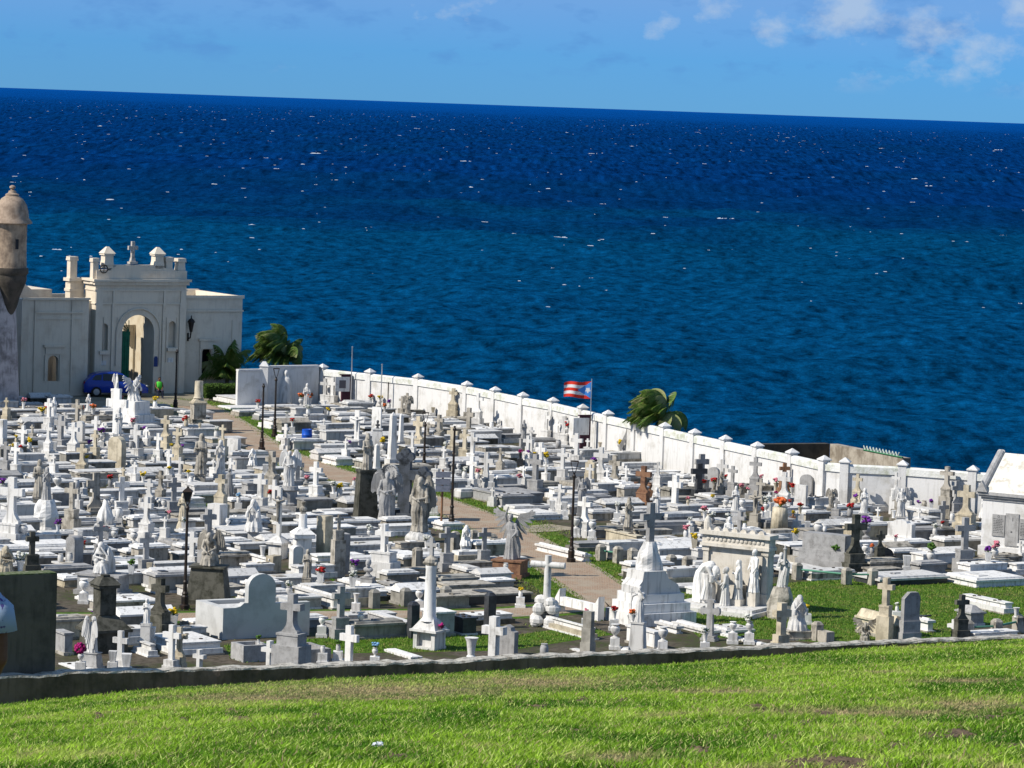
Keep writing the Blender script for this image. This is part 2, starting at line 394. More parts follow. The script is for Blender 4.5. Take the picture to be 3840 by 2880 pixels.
SOIL = [(365,2695,36,12),(855,2678,30,14),(686,2708,28,8),(3590,2760,115,14),(3480,2764,40,10),(3821,2808,60,12),(3092,2858,110,22),(3200,2868,90,14),(2996,2873,60,12),
        (3048,2817,38,9),(2901,2773,28,9),(3005,2721,40,9),(3083,2686,25,9),(2840,2656,42,7),(2015,2660,42,12),(2180,2630,26,10),(2337,2634,30,7),(2623,2825,60,14),(3361,2808,52,10),
        (1180,2690,40,8),(1500,2850,60,10),(3700,2700,60,5),(900,2700,60,7),(2150,2750,40,6)]
DRY = [(1400,2592,640,36),(2000,2562,420,28),(1000,2622,420,22),(3250,2680,520,20),(3650,2650,260,26),(2700,2600,260,14),(1450,2625,240,12),(2300,2850,200,20),(3600,2560,200,10)]
def hill_grass():
    rng = np.random.default_rng(11); N = 700000
    u = rng.random(N); D = 32*np.exp(u**.8*math.log(108/32.)); A = rng.uniform(-.175, .185, N)
    X = A*D; Yc = D
    t = (WL.x - A*WL.y)/(A*WN.y - WN.x); yw = WL.y + t*WN.y
    ok = (Yc < yw-.03); X, Yc, yw, A = X[ok], Yc[ok], yw[ok], A[ok]; n = len(X)
    gx = np.linspace(-.19, .19, 65); zb = np.array([wall_pt(PW/2+g*FPX, lerp_tab(BOT, PW/2+g*FPX)).z for g in gx]); zb = np.interp(A, gx, zb)
    Z = -4.4 + (zb+4.4)*(Yc-21)/(yw-21)
    P = np.stack([X, Yc, Z], -1); dn = P@np.array(FWD); px = PW/2+FPX*(P@np.array(RIGHT))/dn; py = PH/2-FPX*(P@np.array(UP))/dn
    nz = np.array([noise.noise(Vector((x*.45, y*.16, 3))) for x, y in zip(X[::1], Yc[::1])]) if n < 0 else None
    def vn(sx, sy, seed):
        r2 = np.random.default_rng(seed); g = r2.random((64, 64)); x_ = (X*sx) % 63; y_ = (Yc*sy) % 63; i0 = x_.astype(int); j0 = y_.astype(int); fx = x_-i0; fy = y_-j0
        fx = fx*fx*(3-2*fx); fy = fy*fy*(3-2*fy)
        return (g[i0, j0]*(1-fx)+g[(i0+1) % 64, j0]*fx)*(1-fy)+(g[i0, (j0+1) % 64]*(1-fx)+g[(i0+1) % 64, (j0+1) % 64]*fx)*fy
    patch = .5*vn(.5, .16, 1)+.3*vn(1.3, .5, 2)+.2*vn(4, 1.6, 4); 
    soil = np.zeros(n); dry = np.zeros(n); wob = (vn(6, 2.5, 8)-.5)*1.2+(vn(17, 8, 9)-.5)*.9
    for (cx, cy, rx, ry) in SOIL: soil = np.maximum(soil, 1.3-np.hypot((px-cx)/rx, (py-cy)/(ry*1.5))+wob)
    for (cx, cy, rx, ry) in DRY: dry = np.maximum(dry, np.clip(1.3-np.hypot((px-cx)/rx, (py-cy)/ry)+wob*.8, 0, 1))
    dry = np.maximum(dry, np.clip((patch-.66)*5, 0, .75)); soil = np.maximum(soil, np.clip((.25-patch)*6, 0, 1))
    keep = ((soil < .55) | (rng.random(n) < .28)) & ((dry < .6) | (rng.random(n) < .62)); X, Yc, Z, patch, soil, dry, yw = [q[keep] for q in (X, Yc, Z, patch, soil, dry, yw)]; n = len(X)
    near = np.clip(1-(yw-Yc)/2.5, 0, 1)
    h = rng.uniform(.035, .125, n)*(.75+.7*patch)*(1-.55*dry)*(1+.5*near*(rng.random(n) < .25)); h[soil[:n] > .55] *= .5
    w = .0055+.0075*(Yc/100)+rng.uniform(0, .003, n); th = rng.uniform(0, math.pi, n); ln = rng.normal(0, .5, (n, 2))*h[:, None]; ln[:, 0] += .25*h
    cx_, sx_ = np.cos(th)*w, np.sin(th)*w*.6
    v = np.empty((n, 5, 3), np.float32)
    for k, (sg, fr, wf) in enumerate([(-1, 0, 1), (1, 0, 1), (-1, .55, .8), (1, .55, .8), (0, 1, 0)]):
        lf = fr**1.6
        v[:, k, 0] = X + sg*cx_*wf + ln[:, 0]*lf; v[:, k, 1] = Yc + sg*sx_*wf + ln[:, 1]*lf; v[:, k, 2] = Z - .01 + h*fr*(1-.2*fr)
    base = (np.arange(n)*5)[:, None]; tri = np.concatenate([base+[0, 1, 3], base+[0, 3, 2], base+[2, 3, 4]], 1).reshape(-1, 3)
    me = bpy.data.meshes.new("hill_grass"); me.vertices.add(n*5); me.vertices.foreach_set('co', v.ravel())
    me.loops.add(len(tri)*3); me.loops.foreach_set('vertex_index', tri.astype(np.int32).ravel())
    me.polygons.add(len(tri)); me.polygons.foreach_set('loop_start', np.arange(0, len(tri)*3, 3, dtype=np.int32)); me.update(calc_edges=True)
    g0 = np.array([.40,.64,.055]); g1 = np.array([.085,.22,.018]); g2 = np.array([.66,.80,.22]); dc = np.array([.58,.46,.25]); sc_ = np.array([.14,.10,.06])
    r = rng.random(n)[:, None]; pt = np.clip(patch*3.0-1.15, 0, 1)[:, None]
    c = g1*(1-pt)+g0*pt; c = c*(.5+.9*r); c = np.where(rng.random(n)[:, None] < .16, g2*(.7+.5*r), c); c = c*(1-dry[:, None])+dc*(.6+.6*r)*dry[:, None]
    c = np.where((soil[:, None] > .55) & (rng.random(n)[:, None] < .75), sc_*(.7+1.1*r), c); dd = rng.random(n)[:, None] < .07; c = np.where(dd, dc*(.5+.6*r), c)
    col = np.ones((n, 5, 4), np.float32); col[:, :, :3] = c[:, None, :]
    ca = me.color_attributes.new('blade_colour', 'FLOAT_COLOR', 'POINT'); ca.data.foreach_set('color', col.ravel())
    mt = bpy.data.materials.new("grass_blades"); mt.use_nodes = True; nn, l = mt.node_tree.nodes, mt.node_tree.links; nn.clear()
    a = nn.new('ShaderNodeAttribute'); a.attribute_name = 'blade_colour'; df = nn.new('ShaderNodeBsdfDiffuse'); tr = nn.new('ShaderNodeBsdfTranslucent'); mx = nn.new('ShaderNodeMixShader'); mx.inputs[0].default_value = .35
    ou = nn.new('ShaderNodeOutputMaterial'); l.new(a.outputs[0], df.inputs[0]); l.new(a.outputs[0], tr.inputs[0]); l.new(df.outputs[0], mx.inputs[1]); l.new(tr.outputs[0], mx.inputs[2]); l.new(mx.outputs[0], ou.inputs[0])
    me.materials.append(mt); o = bpy.data.objects.new("hill_grass", me); COL.objects.link(o); o['kind'] = 'stuff'; o['label'] = 'bright green grass with dry and bare patches on the hill slope'; o['category'] = 'grass'
    # clods of dark earth in the bare patches
    mb = MB(); rr = random.Random(2)
    for (cx, cy, rx, ry) in SOIL:
        for k in range(int(20+rx*.7)):
            qx, qy = cx+rr.gauss(0, .5)*rx, cy+rr.gauss(0, .5)*ry*1.3
            d_ = 34.0; 
            for it in range(12):                       # march down the view ray onto the slope
                rv = ray(qx, qy); p = rv*(d_/rv.y); err = lawn_z(p.x, d_)-p.z; d_ = max(22, min(d_ - err*28, 100))
            rv = ray(qx, qy); p = rv*(d_/rv.y); s_ = rr.uniform(.012, .034)*(1+d_/80)
            mb.ell((p.x, p.y, lawn_z(p.x, p.y)+.01), (s_*1.5, s_*1.2, s_*.8), 6, 4)
    o = mb.build("earth_clods", material('dark_earth', (.15,.105,.065), (.07,.05,.03), 8, bump=.5, world_co=True), smooth=False); o['kind'] = 'stuff'; o['label'] = 'dark clods of earth lying in bare patches of the grass slope'; o['category'] = 'earth'
hill_grass()

def low_wall():
    root = empty("retaining_wall", wall_pt(1900, 2520)); tag(root, 'long low dark concrete wall with crumbling whitish top along the grass slope', 'wall')
    inv = Matrix.Translation(-root.location); rr = random.Random(4)
    xs = [-500+i*36 for i in range(136)]; vs = []; fs = []; topv = []
    back = -WNRM*.42
    for k, x in enumerate(xs):
        b = wall_pt(x, lerp_tab(BOT, x)+14); t = wall_pt(x, lerp_tab(TOP, x)+rr.uniform(-2.5, 3)); tb = t+back+Vector((0, 0, rr.uniform(-.02, .03)))
        lip = t + WNRM*rr.uniform(-.02, .03) + Vector((0, 0, -.05))
        vs += [tuple(inv@q) for q in (b, lip, t-WNRM*.03, tb, tb-WNRM*.001+Vector((0, 0, -6)))]
    for k in range(len(xs)-1):
        for j in range(4): fs.append((k*5+j, (k+1)*5+j, (k+1)*5+j+1, k*5+j+1))
    mt = material('mossy_concrete', (.22,.165,.125), (.09,.075,.05), .9, .42, .64, streak=.5, bump=.6, bscale=9, vary=0)
    capm = material('crumbling_plaster', (.56,.53,.46), (.22,.20,.16), 5, .45, .62, bump=.8, bscale=18, vary=0)
    me = bpy.data.meshes.new("wall_body"); me.from_pydata(vs, [], fs); me.materials.append(mt); me.materials.append(capm)
    for i, p in enumerate(me.polygons): p.material_index = 1 if i % 4 in (1, 2) else 0
    o = bpy.data.objects.new("wall_body", me); COL.objects.link(o); o.parent = root
    # slab standing at the left end
    p1 = wall_pt(243, 2160) ; z0 = wall_pt(243, 2560).z; zt = p1.z
    m_ = Matrix.Translation(p1) ; root2 = empty("concrete_slab", (p1.x, p1.y, z0)); tag(root2, 'tall dark upright concrete slab rising behind the low wall at the far left edge', 'slab')
    an = math.atan2(WN.y, WN.x); mm = Matrix.Rotation(an, 4, 'Z')
    mb = MB(); mb.box(-4.5, 0, .45, .95, 0, zt-z0, mm); 
    o2 = mb.build("slab_block", material('stained_dark_concrete', (.15,.13,.11), (.09,.08,.07), 1.2, streak=.5, bump=.5, bscale=6, vary=0), root2)
    mb = MB(); mb.box(-4.5, -.02, .455, .93, zt-z0+.001, zt-z0+.03, mm); mb.build("moss_cap", material('moss', (.10,.14,.04), (.3,.3,.2), 8), root2)
    return p1
low_wall()

# ---------------------------------------------------------------- cemetery ground and paths
SEAWALL = [(-12.4,234.7),(-9.2,232.0),(-6.0,229.1),(-2.8,224.4),(-1.0,220.8),(.7,217.3),(2.5,214.2),(4.2,210.0),(5.6,206.4),(7.1,203.0),(8.6,199.6),(10.1,196.2),(11.6,193.0),(13.1,189.7),(14.7,186.5),(16.1,183.3),(17.1,182.6),(20.0,182.2),(23.4,180.8),(27.0,179.6),(31,178.6)]
def ground():
    outer = [(-80,96),(80,96),(80,181),(31,184)] + [(x+2.2, y+2.6) for x, y in reversed(SEAWALL[:-1])] + [(-13.5,244),(-20,262),(-80,262)]
    n = len(outer); vs = [(x, y, GZ) for x, y in outer] + [(x, y, -31) for x, y in outer]
    fs = [tuple(range(n))] + [((i+1) % n, i, i+n, (i+1) % n+n) for i in range(n)]
    mt = material('cemetery_earth', (.125,.105,.08), (.06,.075,.025), .35, .46, .58, world_co=True, fine=(.075,.062,.045), fs=4, bump=.6, bscale=16, spec=.1)
    o = emit("ground", vs, fs, mt); struct(o)
ground()
def ribbon(name, pts, half, mat, z, extra=0):
    vs = []; fs = []; pts = [Vector((p.x, p.y, 0)) for p in pts]
    # resample smoothly
    q = []
    for i in range(len(pts)-1):
        p0 = pts[max(i-1, 0)]; p1 = pts[i]; p2 = pts[i+1]; p3 = pts[min(i+2, len(pts)-1)]
        for k in range(8):
            t = k/8; q.append(.5*((2*p1)+(p2-p0)*t+(2*p0-5*p1+4*p2-p3)*t*t+(3*p1-p0-3*p2+p3)*t**3))
    q.append(pts[-1])
    for i, p in enumerate(q):
        d = (q[min(i+1, len(q)-1)]-q[max(i-1, 0)]).normalized(); nn = Vector((-d.y, d.x, 0)); h = half
        vs += [(*(p+nn*h).xy, z), (*(p-nn*h).xy, z)]
    fs = [(2*i, 2*i+1, 2*i+3, 2*i+2) for i in range(len(q)-1)]
    return struct(emit(name, vs, fs, mat)), q
PATH1 = [at(560,1497), at(720,1520), at(850,1590), at(985,1680), at(1180,1755), at(1400,1822), at(1600,1875), at(1800,1950), at(1960,2035), at(2110,2120), at(2215,2190), at(2330,2262)]
PATH2 = [at(150,2318), at(420,2318), at(700,2314), at(1000,2310), at(1400,2305), at(1800,2303), at(2080,2285), at(2250,2262), at(2400,2275)]
brick = bpy.data.materials.new("brick_paving"); brick.use_nodes = True
_n, _l = brick.node_tree.nodes, brick.node_tree.links; _b = _n['Principled BSDF']; _b.inputs['Roughness'].default_value = .85
_g = _n.new('ShaderNodeNewGeometry'); _k = _n.new('ShaderNodeTexBrick'); _k.inputs['Scale'].default_value = 3.4; _k.inputs['Color1'].default_value = (.40,.25,.15,1); _k.inputs['Color2'].default_value = (.25,.155,.095,1); _k.inputs['Mortar'].default_value = (.42,.36,.27,1)
_k.inputs['Mortar Size'].default_value = .03
_mp = _n.new('ShaderNodeMapping'); _mp.inputs['Rotation'].default_value = (0, 0, .8); _l.new(_g.outputs['Position'], _mp.inputs[0]); _l.new(_mp.outputs[0], _k.inputs['Vector'])
_t = _n.new('ShaderNodeTexNoise'); _t.inputs['Scale'].default_value = .8; _t.inputs['Detail'].default_value = 5; _l.new(_g.outputs['Position'], _t.inputs['Vector'])
_x = _n.new('ShaderNodeMix'); _x.data_type = 'RGBA'; _x.inputs[7].default_value = (.40,.34,.25,1); _mr = _n.new('ShaderNodeMapRange'); _mr.inputs[1].default_value = .45; _mr.inputs[2].default_value = .7
_l.new(_t.outputs[0], _mr.inputs[0]); _l.new(_mr.outputs[0], _x.inputs[0]); _l.new(_k.outputs[0], _x.inputs[6]); _l.new(_x.outputs[2], _b.inputs['Base Color'])
EDG = material('path_edging', (.40,.35,.25), (.27,.22,.15), 2, world_co=True)
TURF = material('cemetery_turf', (.085,.165,.012), (.17,.15,.06), .45, .53, .70, world_co=True, fine=(.045,.11,.008), fs=5, bump=.5, bscale=22, spec=.1)
_, QG = ribbon("lawn_strip", PATH1, 2.6, TURF, GZ+.0015); ribbon("lawn_strip", PATH2[:8], 1.5, TURF, GZ+.0028)
LAWN_PX = [(2500, 2280), (2560, 2190), (2900, 2190), (3250, 2165), (3850, 2190), (4000, 2240), (4000, 2340), (3640, 2345), (3560, 2420), (3300, 2425), (2950, 2400), (2620, 2390)]
LAWNS = [[at(x, y) for x, y in q] for q in (LAWN_PX, [(1180, 2395), (1560, 2385), (1940, 2380), (2200, 2345), (2300, 2380), (1900, 2440), (1300, 2450), (860, 2460), (840, 2420)], [(1130, 2130), (1260, 2070), (1330, 2100), (1250, 2180)], [(740, 1900), (800, 1860), (830, 1900), (760, 1930)])]
for k_, q_ in enumerate(LAWNS): struct(emit("lawn_patch", [(p.x, p.y, GZ+.0036+.0003*k_) for p in q_], [tuple(range(len(q_)))], TURF))
_, Q1 = ribbon("path", PATH1, 1.5, EDG, GZ+.004); ribbon("path_paving", PATH1, 1.24, brick, GZ+.008)
_, Q2 = ribbon("path", PATH2, 1.05, EDG, GZ+.012); ribbon("path_paving", PATH2, .85, brick, GZ+.016)
_, Q3 = ribbon("path", [at(1880,1990), at(2000,1985), at(2120,1975)], 1.1, EDG, GZ+.020)
# paved yard in front of the chapel
yard = [at(60,1560), at(560,1512), at(760,1530), at(800,1475), at(790,1455), at(300,1465), at(40,1480)]
struct(emit("yard", [(p.x, p.y, GZ+.024) for p in yard], [tuple(range(len(yard)))], material('yard_paving', (.30,.27,.20), (.20,.17,.12), 1, world_co=True)))
def dist_path(p):
    d = 99
    for q, w in ((Q1, 1.32), (Q2, 1.05), (Q3, 1.1)):
        for a in q[::2]: d = min(d, math.hypot(a.x-p[0], a.y-p[1])-w)
    return d

def keep_in(p):
    for i in range(len(SEAWALL)-1):
        (x0, y0), (x1, y1) = SEAWALL[i], SEAWALL[i+1]
        if x0 <= p.x <= x1:
            lim = y0+(y1-y0)*(p.x-x0)/(x1-x0)-.75
            if p.y > lim: p = Vector((p.x*lim/p.y, lim, p.z))
            break
    return p
# ---------------------------------------------------------------- perimeter wall by the sea
def seawall():
    root = empty("sea_wall", (5.6, 206.4, GZ)); tag(root, 'long white perimeter wall with capped posts between the graves and the sea', 'wall')
    M0 = Matrix.Translation(-root.location); body = MB(); cop = MB()
    zt = -17.75
    for i in range(len(SEAWALL)-1):
        a, b = Vector((*SEAWALL[i], 0)), Vector((*SEAWALL[i+1], 0)); L_ = (b-a).length; an = math.atan2(b.y-a.y, b.x-a.x)
        m_ = M0 @ Matrix.Translation(a) @ Matrix.Rotation(an, 4, 'Z')
        body.box(.0, L_, -.12, .12, GZ-.3, zt, m_); cop.box(.0, L_, -.19, .19, zt-.32, zt+.02, m_, t=0); cop.box(.0, L_, -.19, .19, zt+.02, zt+.10, m_, 0, .10)
    body.build("wall_panels", PW_, root); cop.build("coping", material('weathered_coping', (.84,.84,.80), (.56,.58,.46), 1.6, .48, .66, streak=.2, vary=0, bump=.6, bscale=12), root)
    for i, (x, y) in enumerate(SEAWALL):
        an = math.atan2(SEAWALL[min(i+1, 20)][1]-SEAWALL[max(i-1, 0)][1], SEAWALL[min(i+1, 20)][0]-SEAWALL[max(i-1, 0)][0])
        m_ = M0 @ Matrix.Translation((x, y, 0)) @ Matrix.Rotation(an, 4, 'Z')
        p = MB().cbox(.44, .44, GZ-.3, -17.56, m_).build("post", PW_, root)
        c = MB().cbox(.56, .56, -17.56, -17.50, m_).cbox(.56, .56, -17.50, -17.30, m_, t=.26).build("cap", PW_, p)
    # the shaded walls that close the corner towards the chapel
    r2 = empty("corner_wall", (-15, 236, GZ)); tag(r2, 'plain white wall in shade closing the corner beside the chapel', 'wall')
    M0 = Matrix.Translation(-r2.location); b = MB(); cpg = MB()
    for (x0, y0, x1, y1, zt2) in ((-12.7, 234.5, -15.9, 232.2, -17.5), (-16.2, 232.0, -17.7, 231.0, -17.7)):
        L_ = math.hypot(x1-x0, y1-y0); m_ = M0 @ Matrix.Translation((x0, y0, 0)) @ Matrix.Rotation(math.atan2(y1-y0, x1-x0), 4, 'Z')
        b.box(0, L_, -.12, .12, GZ-.3, zt2, m_); cpg.box(0, L_, -.17, .17, zt2, zt2+.12, m_)
    b.build("wall_panels", PW_, r2); cpg.build("coping", PW_, r2)
    m_ = M0 @ Matrix.Translation((-16.05, 232.1, 0)); p = MB().cbox(.55, .55, GZ-.3, -17.4, m_).build("post", PW_, r2); MB().cbox(.62, .62, -17.4, -17.1, m_, t=.2).build("cap", PW_, p)
seawall()

# bastion of dark stone beyond the wall
def bastion():
    c = ray(3113, 1664); c = c*(198/c.y); l = ray(2850, 1666); l = l*(c.z/l.z); r = ray(3385, 1718); r = r*(c.z/r.z)
    root = empty("seaside_bastion", (c.x, c.y, -29)); tag(root, 'low bastion of dark and pale stone standing beyond the white wall by the sea', 'bastion')
    M0 = Matrix.Translation(-root.location); h = c.z
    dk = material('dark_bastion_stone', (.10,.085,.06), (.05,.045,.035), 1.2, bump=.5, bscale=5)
    def parapet(nm, p, q, mat):
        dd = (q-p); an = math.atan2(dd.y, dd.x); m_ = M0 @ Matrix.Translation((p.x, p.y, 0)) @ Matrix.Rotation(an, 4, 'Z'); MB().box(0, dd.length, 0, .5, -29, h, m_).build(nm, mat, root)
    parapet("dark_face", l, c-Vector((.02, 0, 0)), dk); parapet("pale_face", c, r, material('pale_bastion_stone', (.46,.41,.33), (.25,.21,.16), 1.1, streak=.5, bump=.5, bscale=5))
    d = (r-c); L_ = d.length; d.normalize(); z = MB(); s0 = .47*L_
    zig = [s0+(L_*.48)*i/22 for i in range(23)]
    for i in range(22):
        a = c + d*zig[i]; b = c + d*zig[i+1]; za, zb = (h+.02, h+.26) if i % 2 else (h+.26, h+.02)
        z.tube([M0@Vector((a.x, a.y, za)), M0@Vector((b.x, b.y, zb))], .035, 5)
    z.build("zigzag_railing", material('pale_green_metal', (.6,.68,.6), None, bump=0), root)
    a = c+d*s0; z = MB().tube([M0@Vector((a.x, a.y, h+.03)), M0@Vector((r.x, r.y, h+.03))], .05, 5); z.build("rail", material('green_metal', (.05,.22,.10), None, bump=0), root)
bastion()

# ---------------------------------------------------------------- chapel
def arch_wall(mb, x0, x1, z0, z1, ops, y0, y1, seg=14):
    """a wall slab with round-headed openings (centre, width, sill, top)"""
    cur = x0
    for (xc, w, zb, zt) in sorted(ops):
        a, b = xc-w/2, xc+w/2
        mb.box(cur, a, y0, y1, z0, z1)
        if zb > z0: mb.box(a, b, y0, y1, z0, zb)
        r = w/2; zs = zt-r
        for k in range(seg):
            t0, t1 = math.pi*(1-k/seg), math.pi*(1-(k+1)/seg)
            xa, za, xb, zb_ = xc+r*math.cos(t0), zs+r*math.sin(t0), xc+r*math.cos(t1), zs+r*math.sin(t1)
            mb.prism([(xa, za), (xb, zb_), (xb, z1), (xa, z1)], y0, y1)
        for q in (a, b):
            pass
        cur = b
        # straight jamb region is open between sill and springing line
    mb.box(cur, x1, y0, y1, z0, z1)
def chapel():
    P0 = at(348, 1480); root = empty("cemetery_chapel", P0, UA); tag(root, 'cream chapel gateway with arched entrance, rooftop posts and a small cross', 'chapel')
    mark('arched chapel gateway', P0+U*3+Vector((0,0,2)))
    N_ = Vector((math.sin(UA), -math.cos(UA), 0))
    def fx(px, py, off=0):
        p = plane_pt(px, py, P0 - N_*off, N_) - P0; return p.dot(U), p.z
    X = lambda px, off=0: fx(px, 1300, off)[0]
    Z = lambda py, px=500: fx(px, py)[1]
    H1 = Z(1056); W1 = X(693); D = 1.75
    xc = X(517); wop = X(577)-X(457); zt = Z(1181)
    mb = MB(); arch_wall(mb, 0, W1, 0, H1-.02, [(xc, wop, 0, zt), (X(390), X(404)-X(376), Z(1313), Z(1213)), (X(644), X(657)-X(631), Z(1303), Z(1205))], 0, .34)
    mb.box(0, xc-wop/2-.25, .34, D, 0, H1-.02); mb.box(xc+wop/2+.02, W1, .34, D, 0, H1-.03)
    mb.box(xc-wop/2-.25, xc+wop/2+.02, .34, D, zt+.5, H1-.04)
    mb.build("facade", PC, root)
    # niches' backs are formed by the body behind; cornice, pilasters and mouldings
    c = MB(); c.box(-.25, W1+.25, -.30, D+.25, H1, H1+.16); c.box(-.14, W1+.14, -.18, D+.14, H1-.22, H1); c.box(-.05, W1+.05, -.07, D+.05, H1-.62, H1-.52); c.box(-.05, W1+.05, -.07, D+.05, H1-1.5, H1-1.42)
    for px in (418, 608, 672): c.box(X(px)-.05, X(px)+.02, -.10, .0, 0, H1-1.5)
    for a, b in ((354, 380), (418, 424), (608, 616), (672, 692)): c.box(X(a), X(b), -.08, 0, 0, H1-.62)
    for px in (386, 437, 622, 660): c.box(X(px)-.012, X(px)+.012, -.05, 0, Z(1360), Z(1190))
    for (a, b, t) in ((370, 408, 1313), (625, 662, 1303)): c.box(X(a), X(b), -.22, 0, Z(t)-.26, Z(t)-.04)
    c.build("cornice", PC, root)
    # moulding round the arch
    ar = MB(); r = wop/2+.42; zs = zt-wop/2
    pts = [(xc-r, -.05, Z(1370))]+[(xc+r*math.cos(math.pi*(1-k/16)), -.05, zs+r*math.sin(math.pi*(1-k/16))) for k in range(17)]+[(xc+r, -.05, Z(1370))]
    ar.tube(pts, .06, 6); ar.build("arch_moulding", PC, root)
    # attic with scrolls
    at_ = MB(); A0, A1, za, zb = X(354), X(693), H1+.16, Z(1015)
    at_.box(A0, A1, -.02, 1.0, za, zb)
    o_ = [(X(405), zb), (X(655), zb), (X(640), zb+.12), (X(612), Z(1005)), (X(598), Z(994)), (X(425+5), Z(994)), (X(425), Z(1000)), (X(410), zb+.1)]
    at_.prism(o_, .0, .5); at_.build("attic", PC, root)
    def pier(px0, px1, y0, y1, house, dep, yo):
        a, b = X(px0), X(px1); w = (b-a)*.80; zt_, zb_ = Z(y0), Z(y1); m_ = MB(); cx = (a+b)/2
        m_.box(cx-w*.36, cx+w*.36, yo, yo+w*.8, zb_-.3, zt_-.0); m_.box(cx-w*.46, cx+w*.46, yo-.06, yo+w*.8+.06, zt_-.22, zt_-.1)
        m_.box(cx-w*.42, cx+w*.42, yo-.04, yo+w*.8+.04, zb_-.1, zb_+.25, t=.05)
        if house: m_.box(cx-w*.52, cx+w*.52, yo-.1, yo+w*.8+.1, zt_-.1, zt_+.34, t=w*.42)
        else: m_.box(cx-w*.44, cx+w*.44, yo-.04, yo+w*.8+.04, zt_-.1, zt_+.04)
        m_.build("roof_post", PC, root)
    pier(374, 428, 946, 990, True, 0, .0); pier(563, 616, 946, 990, True, 0, .0)
    pier(609, 650, 966, 1012, False, 0, .1); pier(654, 697, 970, 1008, False, 0, .1)
    pier(336, 372, 972, 1050, False, 0, .1); pier(290, 334, 972, 1054, False, 0, 1.85)
    rb = MB(); rb.box(X(300), -.01, 1.8, 2.6, 0, Z(1062)).box(X(300)-.12, -.02, 1.7, 2.7, Z(1062), Z(1050)).box(X(300)-.06, -.02, 1.75, 2.65, Z(1100), Z(1090)); rb.build('rear_body', PC, root)
    # cross on the attic
    cm = MB(); cx = X(495); zb_ = Z(990); zt_ = Z(906); h = zt_-zb_
    cm.box(cx-.28, cx+.28, .05, .5, zb_, zb_+.14); cm.box(cx-.17, cx+.17, .12, .44, zb_+.14, zb_+.4, t=.04); cm.box(cx-.11, cx+.11, .18, .38, zb_+.4, zt_); cm.box(cx-.34, cx+.34, .185, .375, zt_-.55, zt_-.30)
    cm.build("rooftop_cross", material('cross_stone', (.62,.58,.52), (.4,.36,.3), 4), root)
    # passage inside the arch: inner arch, door
    xl, xr = xc-wop/2, xc+wop/2
    ins = MB(); ins.box(xr+.0, xr+.3, D+.01, 7.2, 0, 6.3); ins.box(xr-.16, xr-.001, 2.9, 3.15, 0, 4.4); ins.prism([(xr-.9, 3.6), (xr-.002, 2.6), (xr-.002, 4.4), (xr-.9, 4.4)], 2.92, 3.12); ins.build("inner_court_wall", material('bright_cream_plaster', (.82,.72,.54), (.7,.58,.4), 1.2), root)
    bw = MB(); bw.box(-5.5, xr+.3, 7.25, 7.5, 0, 6.2); bw.build("court_back_wall", PC, root)
    dr = MB(); dr.box(xl+.42, xl+1.22, 1.42, 1.50, 0, zt-1.45); dr.box(xl+.40, xl+1.24, 1.40, 1.52, zt-1.45, zt-1.2)
    for k in range(4): dr.box(xl+.50+k*.18, xl+.55+k*.18, 1.38, 1.42, .1, zt-1.55)
    for k in range(5): dr.tube([(xl+1.15, 1.45, zt-1.2), (xl+1.15-.75*math.cos(k*.39), 1.45, zt-1.2+.75*math.sin(k*.39))], .03, 5)
    dr.build("door", GR, root)
    # right wing
    W2 = X(896, .9); Hr = Z(1112, 800); rw = MB(); yo = .55
    arch_wall(rw, W1, W2, 0, Hr, [(X(775, .6), X(792, .6)-X(757, .6), Z(1403, 775), Z(1306, 775))], yo, yo+.3)
    rw.box(W1, W2, yo+1.6, yo+7, 0, Hr-.5); rw.box(W2-.3, W2, yo+.3, yo+7, 0, Hr); rw.box(W1, W2-.3, yo+.3, yo+1.6, 0, .2); rw.box(W1, W2-.3, yo+.3, yo+1.6, Hr-.7, Hr-.5)
    rw.box(W1+.5, W1+1.3, yo+2.2, yo+3.4, Hr-.5, Hr+.25); rw.box(W1, W2, yo+6.7, yo+7, Hr-.5, Hr+.06)
    rw.build("right_wing", PC, root)
    rm = MB(); rm.box(W1+.02, W2+.08, yo-.10, yo, Hr-.16, Hr+.04); rm.box(W1+.02, W2+.05, yo-.09, yo, Hr-1.05, Hr-.93); rm.box(W1+.2, W1+.24, yo-.05, yo, 0, Hr-1); rm.box(W2-.75, W2-.72, yo-.05, yo, 1.5, Hr-1.6)
    zl = Z(1275, 775); rm.box(X(742, .6), X(820, .6), yo-.16, yo, zl-.1, zl+.06); rm.box(X(748, .6), X(814, .6), yo-.08, yo, zl-.65, zl-.1)
    for px in (749, 797): rm.box(X(px, .6)-.04, X(px, .6)+.04, yo-.08, yo, 1.2, Z(1303, 775))
    rm.build("right_wing_mouldings", PC, root)
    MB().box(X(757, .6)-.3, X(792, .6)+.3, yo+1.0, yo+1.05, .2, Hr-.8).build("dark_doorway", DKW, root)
    # left wing, nearer the camera
    L0, L1 = X(78, -.8), X(330, -.8); Hl = Z(1119, 200); lw = MB(); yo = -.8
    arch_wall(lw, L0+.5, L1, 0, Hl, [(X(201, -.8), X(221, -.8)-X(182, -.8), Z(1426, 200), Z(1330, 200))], yo, yo+.35)
    lw.box(L0+.5, L1, yo+.35, yo+.5, 0, .3); lw.box(L1-.3, L1, yo+.35, 1.0, 0, Hl); lw.box(L1, .0, .6, 1.0, 0, Hl-.2)
    lw.build("left_wing", PC, root)
    MB().box(L0, L0+.5, yo-.04, yo+5, 0, Hl+.0).build("left_pier", PC, root)
